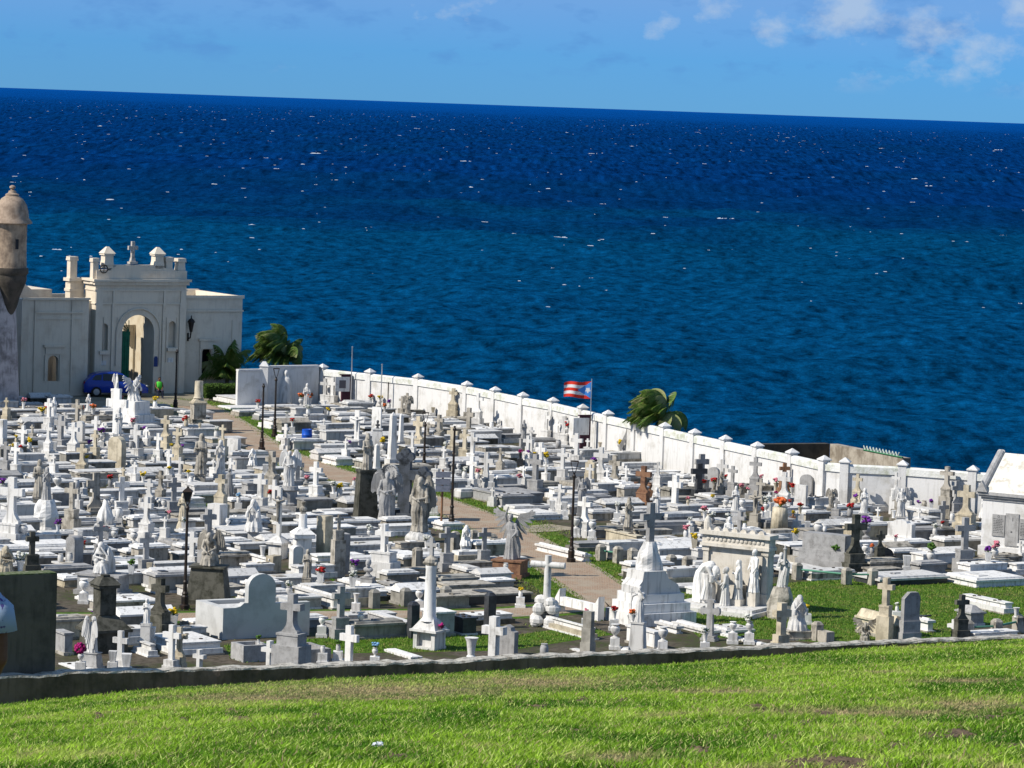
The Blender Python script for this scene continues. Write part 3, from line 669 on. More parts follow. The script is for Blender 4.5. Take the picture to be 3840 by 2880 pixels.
    lm = MB(); lm.box(L0+.02, L1+.05, yo-.12, yo, Hl-.04, Hl+.10); lm.box(X(128, -.8), L1-.4, yo-.10, yo, Z(1165, 200)-.12, Z(1165, 200)); lm.box(X(128, -.8), L1-.5, yo-.06, yo, Z(1190, 200)-.08, Z(1190, 200))
    for px in (128, 267): lm.box(X(px, -.8)-.04, X(px, -.8)+.02, yo-.07, yo, .3, Hl-.1)
    zl = Z(1295, 200); lm.box(X(163, -.8), X(245, -.8), yo-.16, yo, zl-.06, zl+.10); lm.box(X(170, -.8), X(240, -.8), yo-.07, yo, zl-.5, zl-.06)
    for px in (170, 226): lm.box(X(px, -.8)-.04, X(px, -.8)+.04, yo-.08, yo, 1.0, Z(1328, 200))
    lm.build("left_wing_mouldings", PC, root)
    # sunlit rear roofs on the left
    rf = MB(); hb = Hl-.5
    rf.box(L0-.8, -1.6, 3.0, 7.2, 0, hb)
    g0, g1 = L0-.3, L0+2.6; gz = hb+1.9
    rf.prism([(L0-1.6, hb), (L0+3.4, hb), (L0+.9, gz)], 2.8, 9.2)
    rf.box(L0+2.2, -1.7, 3.2, 7.1, hb, hb+.9)
    rf.build("rear_roof", PC, root)
    for (px, py) in ((387, 1361), (638, 1350)):
        x_, z_ = fx(px, py); MB().box(x_-.2, x_+.2, -.03, 0, z_-.15, z_+.15).build("plaque", W, root)
    x_, z_ = fx(584, 1355); MB().prism([(x_-.14, z_-.35), (x_+.14, z_-.35), (x_+.14, z_+.2), (x_+.08, z_+.33), (x_-.08, z_+.33), (x_-.14, z_+.2)], -.03, 0).build("blue_plaque", material('blue_enamel', (.03,.06,.2), None), root)
    # round emblem with a cross on the attic
    em = MB(); x_, z_ = fx(387, 1008)
    em.tube([(x_+.27*math.cos(k*.3927), -.12, z_+.27*math.sin(k*.3927)) for k in range(17)], .035, 6); em.tube([(x_, -.12, z_-.27), (x_, -.12, z_+.27)], .022, 6); em.tube([(x_-.27, -.12, z_), (x_+.27, -.12, z_)], .022, 6)
    em.build("round_cross_emblem", IR, root)
    # wall lantern
    x_, z_ = fx(706, 1215, .55); lt = empty("wall_lantern", P0 + U*x_ - N_*(-.25) + Vector((0,0,z_)), UA); lt.location = P0 + U*x_ + N_*(-.55+.45) + Vector((0, 0, z_)) ; tag(lt, 'black iron wall lantern on the chapel facade', 'lantern')
    MB().tube([(0, .45, -1.0), (0, .1, -.9), (0, 0, -.5)], .05, 6).tube([(0, .45, -1.15), (0, .45, -.6)], .07, 6).build("bracket", IR, lt)
    MB().lathe([(.1, -.5), (.22, .12), (.3, .15), (.2, .32), (.05, .42), (.03, .6)], 6).build("lantern_head", IR, lt)
chapel()

# fortress wall with the sentry box
def fortress():
    base = at(75, 1545); g = ray(42, 900); g = g*(222/g.y)
    root = empty("fortress_wall", (base.x, base.y, GZ)); tag(root, 'battered fortress wall of stained plaster cut off by the left edge', 'fortress wall')
    mb = MB(); d1 = Vector((-.857, -.515, 0)); d2 = Vector((-.35, .94, 0)); hh = 9.4
    tc = Vector((-.62, .3, 0))
    b = [Vector((0,0,-.5)), d1*30+Vector((0,0,-.5)), d1*30+d2*12+Vector((0,0,-.5)), d2*12+Vector((0,0,-.5))]
    t = [tc+Vector((0,0,hh)), tc+d1*30+Vector((0,0,hh)), d1*30+d2*12+Vector((0,0,hh)), tc+d2*12+Vector((0,0,hh))]
    mb.add(b+t, [(0,1,5,4)[::-1], (1,2,6,5)[::-1], (2,3,7,6)[::-1], (3,0,4,7)[::-1], (4,5,6,7)[::-1]]); mb.build("battered_face", FW, root)
    s = empty("sentry_box", (g.x, g.y, GZ)); tag(s, 'round stone sentry box with domed roof on the fortress corner', 'sentry box'); mark('domed sentry box', g)
    zz = lambda py: -(py-327)/13500*222-GZ
    MB().lathe([(.25, zz(1185)), (.5, zz(1140)), (.62, zz(1110)), (.95, zz(1060)), (1.02, zz(1045)), (1.0, zz(1030)), (1.12, zz(1020)), (1.1, zz(1002))], 24).build("corbel", material('dark_fortress_stone', (.09,.075,.06), (.05,.045,.035), 2, bump=.6, bscale=6), s, smooth=SM)
    MB().lathe([(1.0, zz(1002)), (.96, zz(960)), (.96, zz(838)), (1.0, zz(832))], 24).build("turret_body", FS, s, smooth=SM)
    MB().lathe([(1.0, zz(838)), (1.28, zz(834)), (1.26, zz(829)), (1.06, zz(815)), (1.02, zz(790)), (.9, zz(765)), (.68, zz(744)), (.42, zz(733)), (.42, zz(727)), (.26, zz(722)), (.22, zz(714)), (.12, zz(712)), (.1, zz(708)), (.19, zz(703)), (.18, zz(697)), (.05, zz(693))], 24).build("dome", material('dome_plaster', (.50,.38,.28), (.34,.25,.18), 2.5, streak=.4), s, smooth=SM)
    for a in (-1.05, -2.4): 
        MB().box(-.1, .1, -.99, -.7, zz(930), zz(893), Matrix.Rotation(a+math.pi/2, 4, 'Z')).build("slit_window", DKW, s)
fortress()
# ---------------------------------------------------------------- statues
def robe(mb, rings, k=11, amp=.07, n=44, seed=0):
    """cloth body: elliptical rings (x, y, z, rx, ry) with folds that fade towards the top"""
    rr = random.Random(seed); ph = rr.uniform(0, 6); vs = []; fs = []; N = len(rings)
    for i, (x, y, z, rx, ry) in enumerate(rings):
        f = amp*(1-(i/(N-1))**1.5)
        for j in range(n):
            a = 2*math.pi*j/n; s_ = 1 + f*math.sin(k*a+ph+z*1.7) + .5*f*math.sin((k*2-3)*a-z*3)
            vs.append((x+rx*s_*math.cos(a), y+ry*s_*math.sin(a), z))
    for i in range(N-1):
        for j in range(n):
            j2 = (j+1) % n; fs.append((i*n+j, i*n+j2, (i+1)*n+j2, (i+1)*n+j))
    fs.append(tuple(reversed(range(n)))); fs.append(tuple(range((N-1)*n, N*n)))
    mb.add(vs, fs)
def limb(mb, pts, rad):
    mb.tube(pts, rad, 10)
    for p, r in zip(pts, rad): mb.ell(p, r, 10, 6)
def head(mb, c, tilt=0.0, hood=True, s=1.0, long=.30):
    x, y, z = c; f = -math.sin(tilt)*.0
    mb.ell((x, y, z), (.088*s, .105*s, .125*s), 12, 9)
    mb.ell((x, y-.10*s, z-.02*s+math.sin(-tilt)*.03), (.018*s, .03*s, .03*s), 6, 5)
    mb.ell((x, y-.07*s, z-.09*s), (.045*s, .045*s, .035*s), 8, 6)
    limb(mb, [(x, y+.02, z-.1*s), (x, y+.03, z-.24*s)], [.052*s, .06*s])
    if hood:
        mb.ell((x, y+.035*s, z+.02*s), (.118*s, .118*s, .15*s), 12, 8); 
        if long: robe(mb, [(x, y+.07, z-long, .19*s, .10), (x, y+.06, z-.12*s, .13*s, .10*s), (x, y+.04, z+.04, .11*s, .10*s)], 7, .05, 24)
    else:
        mb.ell((x, y+.03*s, z+.03*s), (.10*s, .11*s, .12*s), 10, 7)
def arm(mb, sh, el, ha, r=.052, sleeve=True):
    limb(mb, [sh, el, ha], [r*1.25, r, r*.72])
    d = (Vector(ha)-Vector(el)).normalized(); hp = Vector(ha)+d*.05
    mb.ell(tuple(hp), (.035, .035, .045), 8, 6)
    for k in (-1, 0, 1): mb.tube([hp+Vector((k*.016, 0, 0)), hp+d*.08+Vector((k*.018, 0, 0))], [.012, .008], 5)
    if sleeve:
        e = Vector(el); robe(mb, [(e.x, e.y, e.z-.16, .085, .07), (e.x, e.y, e.z-.04, .075, .07), (e.x, e.y, e.z+.06, .06, .06)], 6, .08, 20)
def shape(kind):
    mb = MB(); q = kind
    if q in ('robed', 'pray', 'angel', 'raised', 'column', 'anchor', 'cloak', 'mother', 'man', 'child'):
        lean = {'anchor': .10, 'raised': -.04}.get(q, .02)
        robe(mb, [(0, 0, 0, .27, .24), (0, 0, .12, .25, .22), (.01, 0, .45, .215, .18), (.015, .01, .80, .20, .155), (.01, .01, .98, .165, .125), (lean, .01, 1.15, .175, .125), (lean, .01, 1.30, .195, .12), (lean, .015, 1.40, .15, .10), (lean, .02, 1.45, .07, .07)], 11, .10)
        tops = 1.60
        if q == 'cloak':
            robe(mb, [(0, .02, 0, .36, .30), (0, .02, .5, .33, .28), (0, .02, 1.0, .29, .22), (0, .03, 1.3, .24, .17), (0, .03, 1.45, .12, .1)], 9, .03)
            head(mb, (0, 0, 1.58), 0, True, 1.1)
        elif q == 'robed' or q == 'mother':
            head(mb, (lean, -.03, 1.58), .3); arm(mb, (.19, 0, 1.33), (.22, -.10, 1.08), (.04, -.22, 1.14)); arm(mb, (-.18, 0, 1.33), (-.22, -.10, 1.08), (-.03, -.22, 1.12))
            robe(mb, [(.12, .02, .5, .16, .17), (.1, .0, .9, .17, .17), (.05, .0, 1.2, .19, .15), (0, .0, 1.38, .15, .12)], 8, .06)
        elif q == 'pray':
            head(mb, (0, -.05, 1.58), .4); arm(mb, (.19, 0, 1.33), (.2, -.18, 1.12), (.02, -.30, 1.42)); arm(mb, (-.18, 0, 1.33), (-.2, -.18, 1.12), (-.02, -.30, 1.42))
        elif q == 'angel':
            head(mb, (.02, -.10, 1.54), .7, False); arm(mb, (.19, 0, 1.33), (.25, -.08, 1.05), (.02, -.24, 1.0)); arm(mb, (-.18, 0, 1.33), (-.25, -.08, 1.05), (-.0, -.24, .96))
            robe(mb, [(-.05, -.12, .2, .14, .1), (-.1, -.12, .6, .15, .11), (-.06, -.05, 1.0, .17, .13)], 7, .1)
        elif q == 'raised':
            head(mb, (-.04, -.02, 1.60), 0, False); arm(mb, (-.19, 0, 1.36), (-.24, -.05, 1.66), (-.14, -.10, 1.93), sleeve=False); arm(mb, (.16, 0, 1.33), (.26, -.06, 1.06), (.14, -.2, .9))
            robe(mb, [(.25, .05, .05, .12, .1), (.24, .04, .5, .14, .11), (.15, .02, .9, .15, .12), (.05, 0, 1.15, .16, .12)], 6, .12)
        elif q == 'column':
            head(mb, (-.10, -.02, 1.58), .2); arm(mb, (-.19, 0, 1.33), (-.2, -.2, 1.2), (.02, -.26, 1.34)); arm(mb, (.18, 0, 1.33), (.3, -.15, 1.2), (.18, -.22, 1.42))
            mb.tube([(.10, -.26, 1.15), (.10, -.24, 1.95)], [.075, .07], 14); mb.tube([(.10, -.24, 1.92), (.10, -.24, 1.99)], [.095, .095], 14); mb.ell((.10, -.24, 2.06), (.05, .05, .10), 8, 6)
            robe(mb, [(.05, -.1, .1, .24, .12), (.12, -.1, .6, .2, .14), (.2, -.06, 1.0, .16, .14), (.2, -.02, 1.25, .13, .12)], 9, .12)
        elif q == 'anchor':
            head(mb, (.02, -.04, 1.56), .6, False, long=0); arm(mb, (-.10, 0, 1.33), (-.30, -.12, 1.22), (-.34, -.12, 1.0), sleeve=False); arm(mb, (.22, 0, 1.33), (.28, -.16, 1.16), (.10, -.22, 1.5), sleeve=False)
            mb.tube([(-.36, -.12, 0), (-.36, -.12, 1.62)], .035, 8); mb.tube([(-.50, -.12, 1.42), (-.22, -.12, 1.42)], .03, 8); mb.tube([(-.52, -.12, .30), (-.46, -.12, .14), (-.36, -.12, .06), (-.26, -.12, .14), (-.20, -.12, .30)], .035, 8)
        elif q in ('man', 'child'):
            head(mb, (lean, -.02, 1.60), .2, False, 1.25 if q == 'child' else 1.0, 0); arm(mb, (.2, 0, 1.34), (.25, -.04, 1.06), (.2, -.16, .86), sleeve=False); arm(mb, (-.19, 0, 1.34), (-.25, -.02, 1.06), (-.1, -.2, .95), sleeve=False)
    elif q == 'bowed':
        robe(mb, [(0, .05, 0, .28, .30), (0, .08, .3, .25, .28), (0, .12, .7, .21, .22), (0, .08, .95, .2, .2), (0, -.06, 1.12, .2, .19), (0, -.2, 1.2, .16, .15)], 10, .1)
        limb(mb, [(0, .0, 1.05), (0, -.22, 1.14)], [.17, .17]); head(mb, (0, -.44, 1.0), .9, True, 1.05, .2)
        arm(mb, (.17, -.22, 1.1), (.2, -.40, .85), (.08, -.52, .72)); arm(mb, (-.17, -.22, 1.1), (-.2, -.38, .82), (-.06, -.52, .66))
        robe(mb, [(0, -.15, .1, .3, .2), (0, -.2, .5, .26, .16), (0, -.1, .9, .2, .15)], 9, .1)
    elif q == 'kneel':
        robe(mb, [(0, .05, 0, .36, .42), (0, .07, .22, .33, .38), (0, .1, .45, .26, .27), (0, .06, .7, .22, .2), (0, .0, .95, .22, .17), (0, -.02, 1.08, .12, .12)], 11, .1)
        head(mb, (0, -.14, 1.16), .6, True, 1.1, .34); arm(mb, (.2, -.02, .98), (.22, -.24, .75), (.03, -.32, 1.02)); arm(mb, (-.2, -.02, .98), (-.22, -.24, .75), (-.03, -.32, 1.02))
        robe(mb, [(0, .1, .1, .30, .32), (0, .1, .5, .28, .26), (0, .08, .9, .24, .18), (0, 0, 1.2, .14, .13)], 9, .08)
    elif q in ('mourn', 'seatangel', 'thinker'):
        robe(mb, [(0, .15, 0, .34, .30), (0, .15, .3, .30, .26), (0, .14, .45, .25, .22), (0, .08, .7, .2, .17), (0, -.02, .95, .21, .16), (0, -.08, 1.06, .12, .11)], 10, .09)
        for s_ in (-1, 1):
            limb(mb, [(s_*.11, .08, .42), (s_*.15, -.32, .50), (s_*.12, -.36, .08)], [.13, .11, .08]); mb.ell((s_*.12, -.43, .04), (.05, .11, .045), 8, 5)
        robe(mb, [(0, -.28, .02, .30, .20), (0, -.28, .3, .26, .18), (0, -.2, .5, .22, .16)], 9, .12)
        if q == 'mourn':
            head(mb, (-.02, -.26, 1.06), .9, True, 1.15, .3); arm(mb, (.22, -.08, .95), (.30, -.28, .68), (.10, -.34, .96), .055); arm(mb, (-.2, -.08, .95), (-.25, -.32, .66), (.12, -.42, .62), .055)
            robe(mb, [(.1, .2, .05, .3, .22), (.1, .18, .5, .28, .22), (.05, .1, .9, .22, .18), (0, -.08, 1.14, .14, .14)], 9, .09)
        else:
            head(mb, (0, -.18, 1.14), .8, False, 1.15, 0); arm(mb, (.2, -.06, .96), (.26, -.16, .68), (.10, -.38, .60), .055, False); arm(mb, (-.2, -.06, .96), (-.26, -.16, .68), (-.06, -.38, .56), .055, False)
    elif q == 'bust':
        mb.lathe([(.16, 0), (.18, .05), (.09, .12), (.08, .2)], 12); mb.ell((0, 0, .30), (.22, .13, .13), 12, 7); head(mb, (0, -.02, .56), 0, False, 1.25, 0)
    elif q == 'backangel':      # angel with long folded wings
        robe(mb, [(0, 0, 0, .26, .22), (0, 0, .5, .22, .18), (0, 0, 1.0, .19, .14), (0, 0, 1.32, .18, .12), (0, 0, 1.42, .08, .08)], 11, .08)
        head(mb, (0, -.08, 1.52), .5, False, 1, 0)
    return mb
VOX = {}
def figure_mesh(kind, mat, nm="figure"):
    key = (kind, mat.name)
    if key in VOX: return VOX[key]
    base = VOX.get(kind)
    if base is None:
        mb = shape(kind); me = bpy.data.meshes.new(nm); me.from_pydata(mb.v, [], mb.f)
        ob = bpy.data.objects.new("tmp_figure", me); COL.objects.link(ob)
        md = ob.modifiers.new("r", 'REMESH'); md.mode = 'VOXEL'; md.voxel_size = .016 if kind != 'bust' else .014
        sm = ob.modifiers.new("s", 'SMOOTH'); sm.factor = .3; sm.iterations = 1
        dg = bpy.context.evaluated_depsgraph_get(); base = bpy.data.meshes.new_from_object(ob.evaluated_get(dg)); base.shade_smooth()
        bpy.data.objects.remove(ob); base.materials.clear(); VOX[kind] = base
        zs = [v.co.z for v in base.vertices]; base['h'] = max(zs)
    me = base.copy(); me.name = nm; me.materials.append(mat); me['h'] = base['h']; VOX[key] = me; return me
def wing_mesh(side, style):
    """feathered wing: overlapping long flat feathers fanned from the shoulder"""
    mb = MB()
    if style == 'up': fan = [(-62+13*k, .80-.02*k) for k in range(10)]; root = Vector((side*.10, .14, 1.28))
    elif style == 'back': fan = [(-86+5.5*k, 1.22-.07*k) for k in range(7)]; root = Vector((side*.12, .16, 1.38))
    else: fan = [(-78+7*k, .98-.045*k) for k in range(9)]; root = Vector((side*.12, .15, 1.36))
    out = {'up': (.34, .40), 'back': (.13, .30), 'fold': (.30, .34)}[style]; top = root + Vector((side*out[0]*.6, .10, out[1]*.75))
    arch = [root, root+Vector((side*out[0]*.25, .08, out[1]*.55)), top, root+Vector((side*out[0], .10, out[1]*.55))]
    mb.tube(arch, [.06, .075, .07, .05], 8)
    for k, (ang, ln) in enumerate(fan):
        f = k/(len(fan)-1); st = arch[0].lerp(arch[3], f)+Vector((0, 0, out[1]*.8*math.sin(math.pi*min(1, f*1.1)))); a = R(ang)
        d = Vector((side*math.cos(a), .15, math.sin(a))).normalized() if style == 'up' else Vector((side*(.02+.16*f), .04, -1)).normalized()
        e = st + d*ln*(.75 if style == 'up' else .95); w = .075
        nx = Vector((d.z, 0, -d.x)).normalized()*w; y0 = Vector((0, .012+.006*(k % 2), 0)); m_ = st.lerp(e, .55)
        vs = [st-nx*.7-y0, st+nx*.7-y0, m_+nx-y0*1.4, e+nx*.45-y0, e-d*.0+d*.05-y0, e-nx*.45-y0, m_-nx-y0*1.4]; vs += [p+y0*2.4 for p in vs]; n = 7
        mb.add(vs, [tuple(range(n)), tuple(reversed(range(n, 2*n)))]+[((i+1) % n, i, i+n, (i+1) % n+n) for i in range(n)])
    return mb
def angled(face): return face
OCC = []          # placed footprints: centre, angle, half length, half width, top height
def occupy(c, ang, hl, hw, top): OCC.append((c.x, c.y, math.cos(ang), math.sin(ang), hl, hw, top))
def inside(px_, py_, o, pad=0.0):
    dx, dy = px_-o[0], py_-o[1]; a = dx*o[2]+dy*o[3]; b = -dx*o[3]+dy*o[2]
    return abs(a) < o[4]+pad and abs(b) < o[5]+pad
def clash(c, ang, hl, hw, pad=.06):
    ca, sa = math.cos(ang), math.sin(ang); o2 = (c.x, c.y, ca, sa, hl, hw, 0)
    for o in OCC:
        if (o[0]-c.x)**2+(o[1]-c.y)**2 > (hl+o[4]+1.2)**2: continue
        for i in (-1, -.5, 0, .5, 1):
            for j in (-1, 0, 1):
                if inside(c.x+ca*hl*i-sa*hw*j, c.y+sa*hl*i+ca*hw*j, o, pad): return True
                if inside(o[0]+o[2]*o[4]*i-o[3]*o[5]*j, o[1]+o[3]*o[4]*i+o[2]*o[5]*j, o2, pad): return True
    return False
def support(px, py):
    """the stone top (or the ground) that a small thing shown at this pixel stands on"""
    best = None
    for o in OCC:
        p = at(px, py, o[6])
        if inside(p.x, p.y, o, -.04):
            if best is None or p.y < best[0].y: best = (p, o[6])
    return best if best else (at(px, py, 0), 0.0)
def pedestal(root, h, w, mat, style='block', d=None):
    d = d or w*.8; mb = MB()
    if style == 'block': mb.cbox(w*1.15, d*1.15, 0, h*.22).cbox(w, d, h*.22, h*.9).cbox(w*1.1, d*1.1, h*.9, h)
    elif style == 'step': mb.cbox(w*1.5, d*1.5, 0, h*.3).cbox(w*1.2, d*1.2, h*.3, h*.55).cbox(w*.9, d*.9, h*.55, h)
    elif style == 'taper': mb.cbox(w*1.2, d*1.2, 0, h*.12).cbox(w*1.05, d*1.05, h*.12, h*.95, t=w*.10).cbox(w*.95, d*.95, h*.95, h)
    elif style == 'round': mb.cbox(w*1.1, w*1.1, 0, h*.25).lathe([(w*.5, h*.25), (w*.52, h*.32), (w*.46, h*.38), (w*.46, h*.8), (w*.55, h*.86), (w*.48, h)], 16)
    elif style == 'rock':
        rr = random.Random(int(h*1000)); mb = MB(); n, m_ = 14, 9; vs = []; 
        for i in range(m_+1):
            z = h*i/m_; f = (1-(i/m_)**2*.45)
            for k in range(n):
                a = 2*math.pi*k/n; q = 1+.22*noise.noise(Vector((math.cos(a)*1.5, math.sin(a)*1.5, z*2.2+h*9))); vs.append((w*.5*f*q*math.cos(a)*1.15, d*.5*f*q*math.sin(a)*1.15, z))
        fs = [(i*n+k, i*n+(k+1) % n, (i+1)*n+(k+1) % n, (i+1)*n+k) for i in range(m_) for k in range(n)]+[tuple(range(m_*n, (m_+1)*n))]
        mb.add(vs, fs)
    return mb.build("rock_base" if style == 'rock' else "pedestal", mat, root)
def statue(kind, c, x, yb, yt, label, phrase=None, face=-1.85, mat=W, ped=None, pmat=None, ph=0.0, wings=None, base=0.0, cat='statue', name=None, fold=0, ground=None):
    """c,x,yb: pixel of the figure's foot; ph: height of its pedestal; yt: pixel of its top"""
    p = keep_in(atc(c, x, yb, ph+base)); dist = p.y; hh = (yb-yt)/S/FPX*dist
    me = figure_mesh(kind, mat); s_ = hh/me['h']
    root = empty(name or ('angel_statue' if wings else 'statue'), (p.x, p.y, GZ+base), face+math.pi/2)
    tag(root, label, cat)
    if ped: pedestal(root, ph, ped[1], pmat or mat, ped[0], ped[2] if len(ped) > 2 else None)
    f = bpy.data.objects.new("figure", me); COL.objects.link(f); f.parent = root; f.location = (0, 0, ph); f.scale = (s_,)*3
    if wings:
        for sd in (-1, 1):
            w = wing_mesh(sd, wings).build("wing", mat, f)
            if kind in ('seatangel',): w.location = (0, .02, -.36)
            if kind == 'kneel': w.location = (0, 0, -.4)
    r_ = max(.3, (ped[1]*.62 if ped else .28))
    if base == 0: occupy(p, UA, r_, r_, ph)
    if phrase: mark(phrase, p+Vector((0, 0, ph+hh*.4)))
    return root

# ---------------------------------------------------------------- crosses, vases, tombs, lamps
LITF, DARKF = R(-122), R(-66)                     # the two ways the stones face
def cross_outline(h, style, rr):
    a = h*.30*rr.uniform(.9, 1.1); t = h*.085*rr.uniform(.95, 1.25); zc = h*rr.uniform(.66, .70)
    if style == 'c': return [(-t, 0), (t, 0), (t, zc-t), (a, zc-t), (a, zc+t), (t, zc+t), (t, h), (-t, h), (-t, zc+t), (-a, zc+t), (-a, zc-t), (-t, zc-t)], t
    if style == 'f':
        b = t*2.6; L_ = [(-b, 0), (b, 0), (b, h*.05), (b*.8, h*.09), (t*1.25, h*.20), (t, h*.30), (t, zc-t), (a, zc-t), (a, zc+t), (t, zc+t), (t, h)]
        return L_+[(-x, z) for x, z in reversed(L_[2:])], t
    L_ = [(-t*1.2, 0), (t*1.2, 0), (t, zc-t), (a*.72, zc-t), (a*.72, zc-t*1.5), (a, zc-t*1.0), (a*1.05, zc), (a, zc+t*1.0), (a*.72, zc+t*1.5), (a*.72, zc+t), (t, zc+t), (t, h*.9), (t*1.6, h*.9), (t*1.3, h*.97), (0, h)]
    R_ = [(-x, z) for x, z in reversed(L_[2:-1])]
    return L_+R_, t
MK = dict(w=W, g=G_, y=Y, s=ST, d=DK, b=BR, c=CC, k=DG)
MKN = dict(w='white marble', g='grey granite', y='cream limestone', s='weathered stone', d='dark mossy stone', b='brown', c='concrete', k='black granite')
NX = [0]
def cross(style, c, x, yb, yt, face='L', mk='w', z0=.8, blk=None, label=None, phrase=None, thick=None, blkmat=None, body=False, tomb=True):
    rr = random.Random(int(x*7+yb*13+yt)); p = keep_in(atc(c, x, yb, z0)); h = (yb-yt)/S/FPX*p.y
    an = (LITF if face == 'L' else DARKF) + rr.uniform(-.12, .12)
    root = empty("grave_cross", (p.x, p.y, GZ), an+math.pi/2); m_ = MK[mk]
    o, t = cross_outline(h, 't' if style == 't' else style, rr); th = thick or max(.05, min(.11, t*.75)); mb = MB(); mb.prism(o, -th, th, Matrix.Translation((0, 0, z0)))
    mb.build("cross", m_, root)
    if body:
        b = MB(); zc = z0+h*.68; a = h*.26; b.tube([(0, -th-.04, z0+h*.30), (0, -th-.07, zc-.02)], [h*.022, h*.04], 8); b.ell((0, -th-.06, zc+h*.08), h*.035, 8, 6)
        for s_ in (-1, 1): b.tube([(0, -th-.06, zc+.0), (s_*a, -th-.03, zc+h*.045)], [h*.025, h*.014], 6)
        b.build("crucified_figure", m_, root)
    bw = blk or max(.34, t*4.4); mb = MB(); zt = z0
    if zt > .08:
        if zt > .6: mb.cbox(bw*1.5, bw*1.2, 0, zt-.42).cbox(bw*1.15, bw*.85, zt-.42, zt-.08).cbox(bw*1.22, bw*.92, zt-.08, zt)
        else: mb.cbox(bw*1.2, bw*.95, 0, zt*.5).cbox(bw, bw*.8, zt*.5, zt)
        mb.build("pedestal", blkmat or m_, root)
    size = 'tall' if h > 1.35 else ('small' if h < .75 else '')
    st = {'c': '', 'f': 'flared-foot ', 't': 'budded '}[style]
    fc = 'shaded ' if face == 'D' else ''
    look = f"{size} {fc}{st}{MKN[mk]} {'crucifix' if body else 'cross'}".strip().replace('  ', ' ')
    if label: tag(root, label, 'cross', 'crosses over the graves')
    else: auto(root, look, 'cross', p+Vector((0, 0, h*.5)), 'crosses over the graves')
    if phrase: mark(phrase, p+Vector((0, 0, h*.5)))
    NX[0] += 1
    if tomb:
        occupied = bw*.75
        rr2 = rr.uniform(1.7, 2.3)
        for d_, dist in ((U, rr2/2+occupied), (-U, rr2/2+occupied), (-V, rr2/2+occupied)):
            cc = Vector((p.x, p.y, 0)) + d_*dist; ang = UA if d_ is not V and abs(d_.dot(U)) > .5 else UA+math.pi/2
            if not clash(cc, ang, rr2/2, .45) and dist_path((cc.x, cc.y)) > .9 and pix(Vector((cc.x, cc.y, GZ)))[1] < 2420:
                tomb_at(cc, ang, rr2, rr.uniform(.85, 1.05), rr.uniform(.3, .6), rr.choice(['lid', 'step', 'low', 'lid']), rr.choice('wwwwsgc')); break
    occupy(p, UA, bw*.6, bw*.5, z0)
    return root
TOMBS = []
def tomb_mesh(L_, w, h, style, root, mat, lidmat=None, rnd=None):
    rr = rnd or random.Random(int(L_*100+w*10)); l2, w2 = L_/2, w/2; lm = lidmat or mat
    if style == 'lid':
        MB().box(-l2, l2, -w2, w2, 0, h*.16).box(-l2+.05, l2-.05, -w2+.05, w2-.05, h*.16, h-.09).build("base", mat, root)
        MB().box(-l2-.03, l2+.03, -w2-.03, w2+.03, h-.09, h, t=.0).box(-l2+.10, l2-.10, -w2+.10, w2-.10, h, h+.07, t=.03).build("lid", lm, root)
    elif style == 'step':
        MB().box(-l2, l2, -w2, w2, 0, h*.5).build("base", mat, root)
        MB().box(-l2+.18, l2-.06, -w2+.14, w2-.14, h*.5, h*.88).box(-l2+.12, l2-.03, -w2+.10, w2-.10, h*.88, h).build("lid", lm, root)
    elif style == 'low':
        MB().box(-l2, l2, -w2, w2, 0, h*.6).build("base", mat, root); MB().box(-l2+.06, l2-.06, -w2+.06, w2-.06, h*.6, h*.8, t=.02).build("lid", lm, root)
        for sx in (-.6, .6):
            for sy in (-.5, .5): pass
    elif style == 'gable':
        MB().box(-l2, l2, -w2, w2, 0, h*.7).build("base", mat, root)
        MB().box(-l2-.06, l2+.06, -w2-.06, w2+.06, h*.7, h*.8).prism([(-w2-.02, h*.8), (w2+.02, h*.8), (0, h*1.12)], -l2, l2, Matrix.Rotation(math.pi/2, 4, 'Z')).build("gabled_lid", lm, root)
    elif style == 'plain':
        MB().box(-l2, l2, -w2, w2, 0, h-.07).build("base", mat, root); MB().box(-l2-.05, l2+.05, -w2-.05, w2+.05, h-.07, h).build("lid", lm, root)
    elif style == 'frame':
        b = MB(); f = .14
        b.box(-l2, l2, -w2, -w2+f, 0, h).box(-l2, l2, w2-f, w2, 0, h).box(-l2, -l2+f, -w2+f, w2-f, 0, h).box(l2-f, l2, -w2+f, w2-f, 0, h); b.build("kerb", mat, root)
        MB().box(-l2+f, l2-f, -w2+f, w2-f, 0, h*.5).build("bed", lm, root)
    elif style == 'pyramid':
        MB().box(-l2, l2, -w2, w2, 0, h*.62).build("base", mat, root); MB().box(-l2-.08, l2+.08, -w2-.08, w2+.08, h*.62, h*.70).box(-l2-.02, l2+.02, -w2-.02, w2+.02, h*.70, h, t=min(l2, w2)*.8).build("sloped_lid", lm, root)
